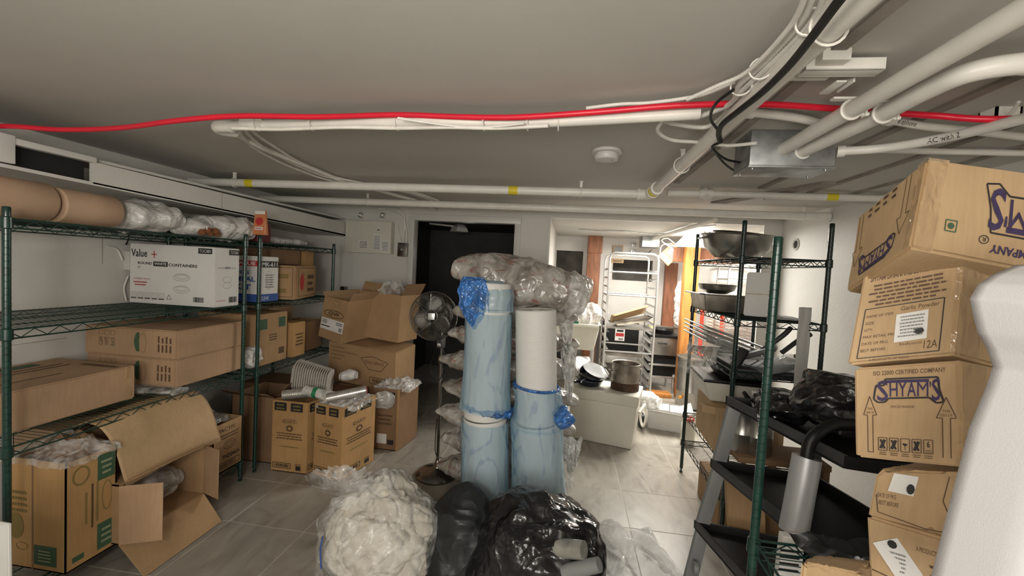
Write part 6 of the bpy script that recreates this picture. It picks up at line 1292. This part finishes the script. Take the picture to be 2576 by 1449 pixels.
r_ = thing('glass_lid', 'round glass lid catching light at the end of the third shelf', 'lid', (1.36, 2.6, 1.05)); MB().lathe([(0.07, 0), (0.072, 0.004), (0.05, 0.03), (0.0, 0.04)], (1.31, 2.62, 1.06), 28, axis=(0.2, -0.5, 1)).build('glass', M['cfilm'], r_, smooth=True); MB().lathe([(0.012, 0.04), (0.016, 0.055), (0.0, 0.06)], (1.31, 2.62, 1.06), 12, axis=(0.2, -0.5, 1)).build('knob', M['steel'], r_, smooth=True)
# film covered wire grids at left end of third shelf
r_ = thing('film_covered_grids', 'bundle of wire grids under shiny clear film on the third shelf', 'wire grids', (1.02, 3.1, 1.02))
for i in range(4):
    m = MB(); z = 1.03+0.028*i; y0_ = 2.78
    for t in range(11): m.tube([(0.88, y0_+0.052*t, z+0.10), (1.22, y0_-0.06+0.052*t, z)], 0.0035, 5)
    m.tube([(0.88, y0_, z+0.10), (1.22, y0_-0.06, z), (1.22, y0_+0.46, z), (0.88, y0_+0.52, z+0.10), (0.88, y0_, z+0.10)], 0.005, 6); m.build('wire_grid', M['alu'], r_, smooth=True)
def cover(u, v):
    x = 0.84+0.30*u; y = 2.66+0.6*v; z = 1.175-0.10*u-(0.32*max(0, 0.35-u)/0.35 if u < 0.35 else 0)+0.03*fold(V((u*2, v*2, 1)), 2, 4); return V((x+(0.02*noise.noise(V((u*5, v*5, 1)))), y, z))
sheet(cover, 50, 50).build('film_cover', M['cfilm'], r_, smooth=True)
# plastic tub with black pans, standing on open carton
r_ = thing('plastic_tub', 'translucent white tub with black rim beside the rack post', 'tub', (1.03, 2.95, 0.74))
MB().hexa([V(q) for q in ((0.92, 2.76, 0.755), (1.20, 2.72, 0.755), (1.22, 3.02, 0.755), (0.94, 3.06, 0.755), (0.87, 2.72, 0.885), (1.22, 2.68, 0.885), (1.25, 3.05, 0.885), (0.90, 3.1, 0.885))]).build('body', M['tubpl'], r_, bevel=0.02, seg=3)
MB().hexa([V(q) for q in ((0.86, 2.71, 0.885), (1.23, 2.67, 0.885), (1.26, 3.06, 0.885), (0.89, 3.11, 0.885), (0.86, 2.71, 0.905), (1.23, 2.67, 0.905), (1.26, 3.06, 0.905), (0.89, 3.11, 0.905))]).build('rim', M['blk'], r_, bevel=0.006)
r_ = thing('black_tray', 'black rectangular tray lying in the white tub', 'tray', (1.05, 2.9, 0.91)); 
MB().hexa([V(q) for q in ((0.98, 2.76, 0.906), (1.22, 2.72, 0.906), (1.24, 2.95, 0.906), (1.0, 2.98, 0.906), (0.94, 2.74, 0.965), (1.24, 2.70, 0.955), (1.26, 2.97, 0.955), (0.96, 3.0, 0.965))]).build('body', M['blk'], r_, bevel=0.006)
bowl('dark frying pan with upturned handle beside the tub', (1.18, 2.62, 0.79), 0.12, 0.06, 'blk', (0, 0, 1), 'pan', 'frying_pan', 0.7)
MB().tube([(1.20, 2.52, 0.84), (1.27, 2.5, 0.90), (1.31, 2.5, 0.915)], [0.014, 0.012, 0.015], 8).build('handle', M['dgrey'], bpy.data.objects['frying_pan.004'], smooth=True)
k = Carton('carton', 'open brown carton with a wooden-looking flap, under the white tub', [(0.93, 2.66, 0.475), (1.30, 2.62, 0.475), (1.32, 3.06, 0.475), (0.95, 3.1, 0.475), (0.93, 2.66, 0.75), (1.30, 2.62, 0.75), (1.32, 3.06, 0.75), (0.95, 3.1, 0.75)], 'kraft4'); k.done()
tag(MB().obb((0.86, 2.70, 0.70), (0.26, -0.10, 0.0), (0, 0.05, 0), (0, 0, 0.045)).build('board', M['kraft4'], None, bevel=0.002), 'folded board edge sticking out below the white tub', 'board')
k = Carton('carton', 'brown carton on the lowest shelf of the dark rack', [(0.97, 2.62, 0.0), (1.32, 2.60, 0.0), (1.34, 3.06, 0.0), (0.99, 3.08, 0.0), (0.97, 2.62, 0.24), (1.32, 2.60, 0.24), (1.34, 3.06, 0.24), (0.99, 3.08, 0.24)], 'kraft'); k.done()
k = Carton('carton', 'tilted brown box leaning out of the lowest shelf', [(0.93, 2.34, 0.16), (1.10, 2.30, 0.12), (1.15, 2.50, 0.14), (0.97, 2.52, 0.18), (0.90, 2.36, 0.46), (1.08, 2.32, 0.43), (1.12, 2.50, 0.45), (0.94, 2.52, 0.48)], 'kraft'); k.done()
# stainless stock pots on the shelf behind the stand
cz0 = at_y(1870, 1130, 2.33).z
for k_, (x, y) in enumerate(((at_y(1863, 1130, 2.33).x, 2.33), (at_y(1905, 1130, 2.30).x, 2.30))):
    r_ = thing('steel_canister', 'shiny steel canister behind the grey stand, %s one' % ('left' if k_ == 0 else 'right'), 'canister', (x, y, cz0)); MB().lathe([(0.0, 0.0), (0.062, 0), (0.065, 0.005), (0.065, 0.09), (0.067, 0.093), (0.065, 0.096), (0.065, 0.2), (0.068, 0.205), (0.0, 0.212)], (x, y, cz0), 28).build('body', M['steel'], r_, smooth=True)

# ---------------------------------------------------------------- BLACK STAND WITH GREY LEGS
sd = thing('tiered_stand', 'black three-tier stand with slanted grey legs at right of the aisle', 'stand', (0.9, 1.9, 0))
ua = V((0.23, -0.97, 0)).normalized(); ub = V((0.97, 0.23, 0)).normalized()*1
ub = V((0.955, -0.15, 0)).normalized()
tiers3 = [(0.945, V((0.815, 2.20, 0)), 0.66, 0.40), (0.62, V((0.765, 2.20, 0)), 0.72, 0.46), (0.30, V((0.705, 2.19, 0)), 0.78, 0.52)]
for z, c0, L, D in tiers3:
    m = MB(); c0 = c0.copy(); c0.z = z
    m.obb(c0-V((0, 0, 0.045)), ua*L, ub*D, V((0, 0, 0.008))); m.build('tray', M['blk'], sd)
    e = MB(); h_ = V((0, 0, 0.048)); e.obb(c0-V((0, 0, 0.048)), ua*L, ub*0.012, h_); e.build('front_edge', M['dgrey'], sd, bevel=0.002)
    e = MB(); e.obb(c0-V((0, 0, 0.045)), ub*D, -ua*0.012, V((0, 0, 0.043))).obb(c0+ub*D-V((0, 0, 0.045)), ua*L, -ub*0.012, V((0, 0, 0.043))).obb(c0+ua*L-V((0, 0, 0.045)), ub*D, ua*0.01, V((0, 0, 0.043))); e.build('tray_side', M['blk'], sd, bevel=0.002)
f = Face(tiers3[0][1]+V((0, 0, 0.897))+ua*0.0, tiers3[0][1]+V((0, 0, 0.897))+ua*0.66, tiers3[0][1]+V((0, 0, 0.945))+ua*0.66, tiers3[0][1]+V((0, 0, 0.945)), off=0.001)
f.text('paper', 'MLM', 0.34, 0.42, 0.41, 0.78, bold=0.02); f.rect('paper', 0.345, 0.2, 0.40, 0.26); f.emit(sd)
def leg(p0, p1, name='leg', mat='greypl', w_=0.058):
    d = p1-p0; MB().hexa([p0, p0+ub*w_, p0+ub*w_+ua*0.02, p0+ua*0.02, p1, p1+ub*w_, p1+ub*w_+ua*0.02, p1+ua*0.02]).build(name, M[mat], sd, bevel=0.003)
tt = [t[1]+V((0, 0, t[0])) for t in tiers3]
leg(tt[1]+V((0.0, 0, 0)), tt[0]+V((0.0, 0, -0.045))); leg(tt[2], tt[1]-V((0, 0, 0.045))); leg(V((0.66, 2.18, 0)), tt[2]-V((0, 0, 0.045)))
for t0_, t1_, D_ in ((1, 0, 0.34), (2, 1, 0.40)):
    leg(tt[t0_]+ub*D_+ua*(tiers3[t0_][2]-0.05), tt[t1_]+ub*D_+ua*(tiers3[t1_][2]-0.03)-V((0, 0, 0.045)), mat='blk', w_=0.03)
for k_, D in ((0, 0.40), (1, 0.46)):
    p1 = tt[k_]+ub*(D-0.06)-V((0, 0, 0.045)); p0 = tt[k_+1]+ub*(tiers3[k_+1][3]-0.06); leg(p0, p1, mat='dgrey')
leg(V((0.66, 2.18, 0))+ub*0.5, tt[2]+ub*0.46-V((0, 0, 0.045)), mat='dgrey')
MB().lathe([(0.02, -0.012), (0.032, -0.01), (0.032, 0.01), (0.02, 0.012)], (0.70, 2.12, 0.10), 18, axis=ub).build('caster', M['greypl'], sd, smooth=True)
# canisters need their shelf: brown board on the second tier level
r_ = thing('shelf_board', 'brown board below the shiny canisters', 'board', (1.15, 2.3, 0.64)); MB().box((0.90, 2.22, cz0-0.03), (1.33, 2.44, cz0-0.001)).build('board', M['kraftd'], r_, bevel=0.002); MB().box((1.30, 2.23, 0.0), (1.33, 2.43, cz0-0.03)).build('upright', M['kraftd'], r_, bevel=0.002); MB().box((1.14, 2.41, 0.49), (1.17, 2.44, cz0-0.03)).build('strut', M['kraftd'], r_)
# black bags on top tray
tag(blob('black_bag', 'blackbag', (1.16, 1.92, 0.91), (0.17, 0.20), 0.24, None, seed=31, amp=0.04, f=5, nu=120, nv=60, fine=0.3), 'black plastic bag heaped on the top tray of the stand', 'bag')
tag(blob('black_bag', 'blackbag', (0.99, 2.02, 0.91), (0.12, 0.13), 0.12, None, seed=36, amp=0.035, f=6, nu=90, nv=40, fine=0.3), 'lower black plastic bag at the left of the top tray', 'bag')
r_ = thing('clear_jar', 'dusty clear jar lying among the black bags on the top tray', 'jar', (0.93, 2.08, 0.95)); MB().lathe([(0.0, 0), (0.04, 0), (0.043, 0.01), (0.043, 0.09), (0.03, 0.10)], (0.90, 2.13, 0.96), 20, axis=(1, -0.3, 0.1)).build('glass', M['cfilm2'], r_, smooth=True)
# black bench/board running to the right behind cartons
r_ = thing('padded_bench', 'black padded board running along the right wall behind the cartons', 'bench', (1.6, 1.8, 0))
a = V((1.30, 2.05, 0.80)); MB().hexa([V(q) for q in ((1.30, 2.35, 0.76), (1.42, 1.45, 0.76), (1.88, 1.45, 0.76), (1.88, 2.45, 0.80), (1.30, 2.35, 0.93), (1.42, 1.45, 0.90), (1.88, 1.45, 0.90), (1.88, 2.45, 0.96))]).build('pad', M['blackmat'], r_, bevel=0.02, seg=3)
for x, y in ((1.84, 1.5), (1.84, 2.35)): MB().tube([(x, y, 0), (x, y, 0.78)], 0.015, 8).build('leg', M['blk'], r_, smooth=True)
tag(blob('black_bag', 'blackmat', (1.52, 2.0, 0.93), (0.20, 0.24), 0.16, None, seed=40, amp=0.04, f=6, nu=80, nv=40, fine=0.2), 'flat black bag on the padded board by the wall', 'bag')
# silver cylinder with black neck
cy = thing('silver_canister', 'brushed silver cylinder with black neck leaning by the green post', 'canister', at_y(2000, 1340, 1.66))
p0, p1 = at_y(1996, 1338, 1.62), at_y(2030, 1150, 1.66); d = (p1-p0).normalized()
MB().tube([p0, p1], 0.047, 32).build('cylinder', M['silver'], cy, smooth=True); MB().tube([p0-d*0.02, p0], [0.034, 0.04], 24).build('foot', M['blk'], cy, smooth=True)
MB().tube(spline([p1-d*0.01, p1+d*0.05, p1+d*0.09+V((0.02, 0.0, 0)), p1+d*0.12+V((0.08, 0.02, 0.0)), p1+d*0.13+V((0.17, 0.05, -0.01))], 6), 0.022, 14).build('neck', M['blk'], cy, smooth=True)
# grey black plastic over lower floor by right wall
def tarp(u, v):
    x = 1.30+0.56*u; y = 1.38+0.85*v; return V((x, y, 0.10+0.24*(1-abs(2*u-0.9))*0.9+0.05*fold(V((u*2, v*2, 3)), 2, 7)))
o = sheet(tarp, 50, 50).build('tarpaulin', M['blackmat'], None, smooth=True); tag(o, 'dark plastic tarpaulin spread over the floor along the right wall', 'tarpaulin')
def tarp2(u, v):
    x = 0.70+0.42*u; y = 0.86+0.5*v; return V((x, y, 0.745+0.05*math.sin(math.pi*u)*math.sin(math.pi*v)+0.03*fold(V((u*2, v*2, 9)), 2, 9)))
o = sheet(tarp2, 40, 40).build('black_cloth', M['blackmat'], None, smooth=True); tag(o, 'black cloth bunched on the near green shelf under the cartons', 'cloth')
r_ = thing('vented_panel', 'white slotted panel behind the near green shelf', 'panel', (0.85, 1.55, 0.3)); a = at_y(1945, 1449, 1.5); b = at_y(2015, 1390, 1.5)
MB().hexa([V((a.x, 1.5, 0.0)), V((a.x+0.08, 1.5, 0.0)), V((a.x+0.08, 1.53, 0)), V((a.x, 1.53, 0)), V((b.x-0.06, 1.5, b.z+0.05)), V((b.x+0.01, 1.5, b.z+0.05)), V((b.x+0.01, 1.53, b.z+0.05)), V((b.x-0.06, 1.53, b.z+0.05))]).build('panel', M['wboard'], r_, bevel=0.003)
for i in range(5): q = b+V((-0.035, 0, 0.02-0.022*i)); MB().box((q.x-0.03, 1.496, q.z), (q.x+0.03, 1.5, q.z+0.005)).build('slot', M['blk'], r_)

# ---------------------------------------------------------------- LEANING STACK OF SPICE CARTONS (right foreground)
def scarton(label, L, N, R, seed, amp=0.005, depth=0.30, mat='kraft4'):
    """L/N/R = (bottom px, top px, Y) of the left, nearest and right vertical edges"""
    lb, lt = at_y(*L[0], L[2]), at_y(*L[1], L[2]); nb, nt_ = at_y(*N[0], N[2]), at_y(*N[1], N[2]); rb_, rt = at_y(*R[0], R[2]), at_y(*R[1], R[2])
    bb_ = lb+(rb_-nb); bt = lt+(rt-nt_)
    return Carton('spice_carton', label, [lb, nb, rb_, bb_, lt, nt_, rt, bt], mat, group=None, amp=amp, seed=seed, n=14)
def logo(f, u0, v0, u1, v1, flip=False):
    w_ = u1-u0; h_ = v1-v0
    def m_(x, y): 
        if flip: x, y = 1-x, 1-y
        return (u0+w_*x, v0+h_*y)
    P1 = [(0.0, 0.18), (0.06, 0.05), (0.17, 0.06), (0.22, 0.2), (0.80, 0.22), (0.90, 0.02), (1.0, 0.05), (0.94, 0.5), (0.92, 0.95), (0.18, 0.95), (0.16, 0.7), (0.04, 0.72), (0.02, 0.5), (0.0, 0.18)]
    f.line('ink', [m_(*p) for p in P1], 0.004)
    a = m_(0.17, 0.79); b = m_(0.80, 0.90); f.rect('purple', min(a[0], b[0]), min(a[1], b[1]), max(a[0], b[0]), max(a[1], b[1]), n=8)
    for i, (ch_, x0, x1, y0) in enumerate((('S', 0.05, 0.22, 0.10), ('H', 0.24, 0.36, 0.27), ('Y', 0.37, 0.49, 0.27), ('A', 0.495, 0.62, 0.27), ('M', 0.635, 0.79, 0.27), ("'", 0.805, 0.825, 0.6), ('S', 0.835, 0.955, 0.10))):
        a = m_(x0, y0); b = m_(x1, 0.80 if ch_ != 'S' else 0.90); f.text('purple', ch_, min(a[0], b[0]), min(a[1], b[1]), max(a[0], b[0]), max(a[1], b[1]), flip=flip, bold=0.0 if ch_ == 'M' else 0.012, e=0.0006)
# (c) middle carton with the logo, third in the stack from the top
k = scarton('tan carton with purple logo and two up-arrows, third from top of the leaning stack', ((2150, 1150), (2146, 925), 1.16), ((2425, 1178), (2420, 905), 1.08), ((2640, 1120), (2650, 955), 1.22), 3)
f = k.faces['front']; f.text('brink', 'ISO 22000 CERTIFIED COMPANY', 0.20, 0.90, 0.86, 0.945, bold=0.01)
logo(f, 0.20, 0.60, 0.84, 0.87); f.text('brink', 'SPICES RANGE', 0.36, 0.555, 0.58, 0.58)
for u, s in ((0.16, 0.85), (0.86, 1.15)):
    w_ = 0.075*s; b0_ = 0.08; t0_ = 0.68 if s < 1 else 0.66; n0 = t0_-0.2
    f.line('brink', [(u-w_*0.4, b0_), (u-w_*0.4, n0), (u-w_, n0), (u, t0_), (u+w_, n0), (u+w_*0.4, n0), (u+w_*0.4, b0_)]+([(u-w_*0.4, b0_)] if s < 1 else []), 0.002)
    f.text('brink', 'THIS', u-w_*0.4, n0+0.055, u+w_*0.4, n0+0.08); f.text('brink', 'SIDE UP', u-w_*0.6, n0+0.015, u+w_*0.6, n0+0.04)
for i in range(5):
    u = 0.235+0.105*i; f.frame('brink', u, 0.11, u+0.082, 0.245, 0.0018); f.smudge('brink', u, 0.06, u+0.08, 0.10, 2, i)
    if i == 4: f.text('ink', '6', u+0.028, 0.17, u+0.055, 0.235, bold=0.02); f.smudge('brink', u+0.01, 0.12, u+0.07, 0.155, 2, 7)
    elif i == 2: f.ell('ink', u+0.041, 0.20, 0.024, 0.03, None, a0=math.pi, a1=2*math.pi, n=12); f.rect('ink', u+0.038, 0.13, u+0.044, 0.18)
    else:
        f.line('ink', [(u+0.02, 0.13), (u+0.06, 0.225)], 0.006); f.line('ink', [(u+0.06, 0.13), (u+0.02, 0.225)], 0.004); f.ell('ink', u+0.045, 0.19, 0.016, 0.022)
k.tape('right', 0.0, 0.02, 0.25, 0.98); k.tape('front', 0.94, 0.02, 1.0, 0.98); k.tape('right', 0.3, 0.0, 1.0, 0.5); k.done()
# (b) second carton with the address text
k = scarton('tan carton with printed form, white sticker and handwriting, second from top', ((2128, 918), (2170, 692), 1.17), ((2402, 893), (2425, 640), 1.09), ((2640, 955), (2640, 650), 1.22), 9)
f = k.faces['front']; f.text('brink', 'SHYAM DHANI INDUSTRIES PVT. LTD.', 0.10, 0.90, 0.93, 0.965, bold=0.015)
f.smudge('brink', 0.10, 0.62, 0.88, 0.87, 6, 12)
f.frame('ink', 0.10, 0.06, 0.86, 0.60, 0.0022)
for i, s in enumerate(('NAME OF ITEM', 'SIZE', 'QTY.', 'MAX RETAIL PRICE', 'DATE OF PKG.', 'BEST BEFORE')): f.text('brink', s, 0.125, 0.50-0.075*i, 0.125+0.022*len(s), 0.53-0.075*i)
f.rect('paper', 0.43, 0.20, 0.73, 0.50, n=4, rot=0.04, e=0.0012); f.smudge('greypl', 0.46, 0.24, 0.70, 0.48, 7, 4); f.pr['greypl'] and None
f.mb('ink'); f.ell('ink', 0.66, 0.29, 0.045, 0.03, e=0.003, n=9); f.smudge('ink', 0.60, 0.27, 0.70, 0.33, 2, 44)
f.text('brink', 'Garlic Powder', 0.46, 0.53, 0.82, 0.575); f.text('brink', 'Indcoco', 0.50, 0.155, 0.70, 0.185); f.text('brink', '12A', 0.72, 0.10, 0.84, 0.18); f.text('brink', 'A PRODUCTS OF INDIA', 0.22, 0.015, 0.60, 0.04)
k.tape('right', 0.0, 0.0, 0.24, 1.0); k.tape('right', 0.06, 0.1, 0.18, 0.9); k.tape('front', 0.95, 0.0, 1.0, 1.0); k.done()
# (a) top carton, upside down and tilted
k = scarton('topmost tan carton, upside down and tilted, big purple logo', ((2128, 735), (2158, 545), 1.24), ((2290, 622), (2335, 397), 1.02), ((2790, 719), (2815, 464), 1.155), 15)
f = k.faces['right']; logo(f, 0.30, 0.28, 0.93, 0.84, flip=True); f.text('purple', 'COMPANY', 0.36, 0.10, 0.64, 0.19, flip=True, bold=0.02)
f.frame('grink', 0.137, 0.25, 0.191, 0.37, 0.0025); f.ell('grink', 0.164, 0.31, 0.016, 0.034); f.ell('ink', 0.325, 0.225, 0.022, 0.042, 0.002); f.text('ink', 'R', 0.317, 0.205, 0.334, 0.25, flip=True)
f.ell('brink', 0.62, 0.93, 0.04, 0.04, 0.002)
f = k.faces['front']
logo(f, 0.18, 0.10, 0.74, 0.36, flip=True)
for u in (0.10, 0.80): f.line('brink', [(u-0.03, 0.95), (u-0.03, 0.5), (u-0.08, 0.5), (u, 0.28), (u+0.08, 0.5), (u+0.03, 0.5), (u+0.03, 0.95)], 0.002)
for i in range(4): f.smudge('ink', 0.24+0.12*i, 0.80, 0.31+0.12*i, 0.95, 2, 70+i)
k.tape('right', 0.0, 0.0, 0.10, 1.0); k.tape('front', 0.9, 0.0, 1.0, 1.0); k.done()
# (d) fourth
k = scarton('crumpled tan carton with torn sticker, fourth from top of the leaning stack', ((2180, 1300), (2205, 1180), 1.15), ((2440, 1370), (2440, 1188), 1.08), ((2640, 1330), (2650, 1150), 1.22), 21, amp=0.008)
f = k.faces['front']; f.rect('paper', 0.18, 0.58, 0.46, 0.92, n=4, rot=-0.14, e=0.0015); f.smudge('greypl', 0.20, 0.68, 0.38, 0.85, 4, 8); f.ell('ink', 0.40, 0.68, 0.045, 0.09, e=0.004, n=9)
f.line('brink', [(0.05, 0.50), (0.10, 0.16), (0.60, 0.06), (0.88, 0.10), (0.74, 0.55), (0.80, 0.92)], 0.0022); f.text('brink', 'DATE OF PKG', 0.06, 0.46, 0.26, 0.54); f.text('brink', 'BEST BEFORE', 0.09, 0.32, 0.30, 0.40); f.rect('brink', 0.90, 0.84, 0.97, 0.87); f.rect('brink', 0.88, 0.93, 0.93, 0.97); k.tape('right', 0.1, 0.2, 0.9, 0.8); k.done()
# (e) fifth
k = scarton('lowest visible tan carton of the leaning stack with slanted white sticker', ((2190, 1560), (2178, 1296), 1.14), ((2440, 1620), (2440, 1376), 1.07), ((2640, 1560), (2650, 1340), 1.22), 27, amp=0.007)
f = k.faces['front']; f.rect('paper', 0.16, 0.50, 0.46, 0.84, n=4, rot=0.55, e=0.0015); f.smudge('greypl', 0.20, 0.54, 0.40, 0.74, 5, 8); f.ell('ink', 0.26, 0.80, 0.05, 0.04, e=0.004, n=9); f.line('brink', [(0.04, 0.5), (0.5, 0.42), (0.8, 0.44)], 0.003); f.text('brink', 'A PRODUCTS OF INDIA', 0.50, 0.80, 0.86, 0.85); f.frame('brink', 0.04, 0.02, 0.9, 0.38, 0.0025)
for i in range(5): f.smudge('brink', 0.62, 0.66-0.09*i, 0.86, 0.72-0.09*i, 1, 80+i)
f.smudge('brink', 0.1, 0.1, 0.8, 0.3, 4, 9); k.done()
k = Carton('carton', 'rounded tan carton corner at the very bottom right on the near shelf', [at_y(2008, 1500, 1.02), at_y(2170, 1560, 0.98), at_y(2200, 1560, 1.2), at_y(2060, 1500, 1.2), at_y(2016, 1408, 1.02), at_y(2170, 1442, 0.98), at_y(2200, 1410, 1.2), at_y(2060, 1395, 1.2)], 'kraft4', amp=0.006, seed=5); k.tape('front', 0.1, 0.5, 0.9, 1.0); k.done()
# white garment hanging at right edge
def cloth(u, v):
    # v: 0 top .. 1 bottom, u: 0 left edge .. 1 right
    ys = [670, 696, 721, 757, 793, 846, 890, 940, 994, 1112, 1266, 1449, 1600]; xs = [2640, 2578, 2543, 2523, 2532, 2547, 2574, 2592, 2576, 2527, 2486, 2438, 2400]
    t = v*(len(ys)-1); i = min(int(t), len(ys)-2); y = ys[i]+(ys[i+1]-ys[i])*(t-i); x = xs[i]+(xs[i+1]-xs[i])*(t-i)
    q = at_y(x, y, 0.80); return V((q.x+0.22*u, 0.80-0.045*math.sin(min(1, u*5)*math.pi*0.6)+0.01*math.sin(u*16+v*2)+0.05*(1-min(1, u*10)), q.z))
o = sheet(cloth, 50, 60).build('white_garment', M['fabric'], None, smooth=True); tag(o, 'white garment hanging at the far right edge in front of the cartons', 'garment'); o.modifiers.new('s', 'SOLIDIFY').thickness = 0.004
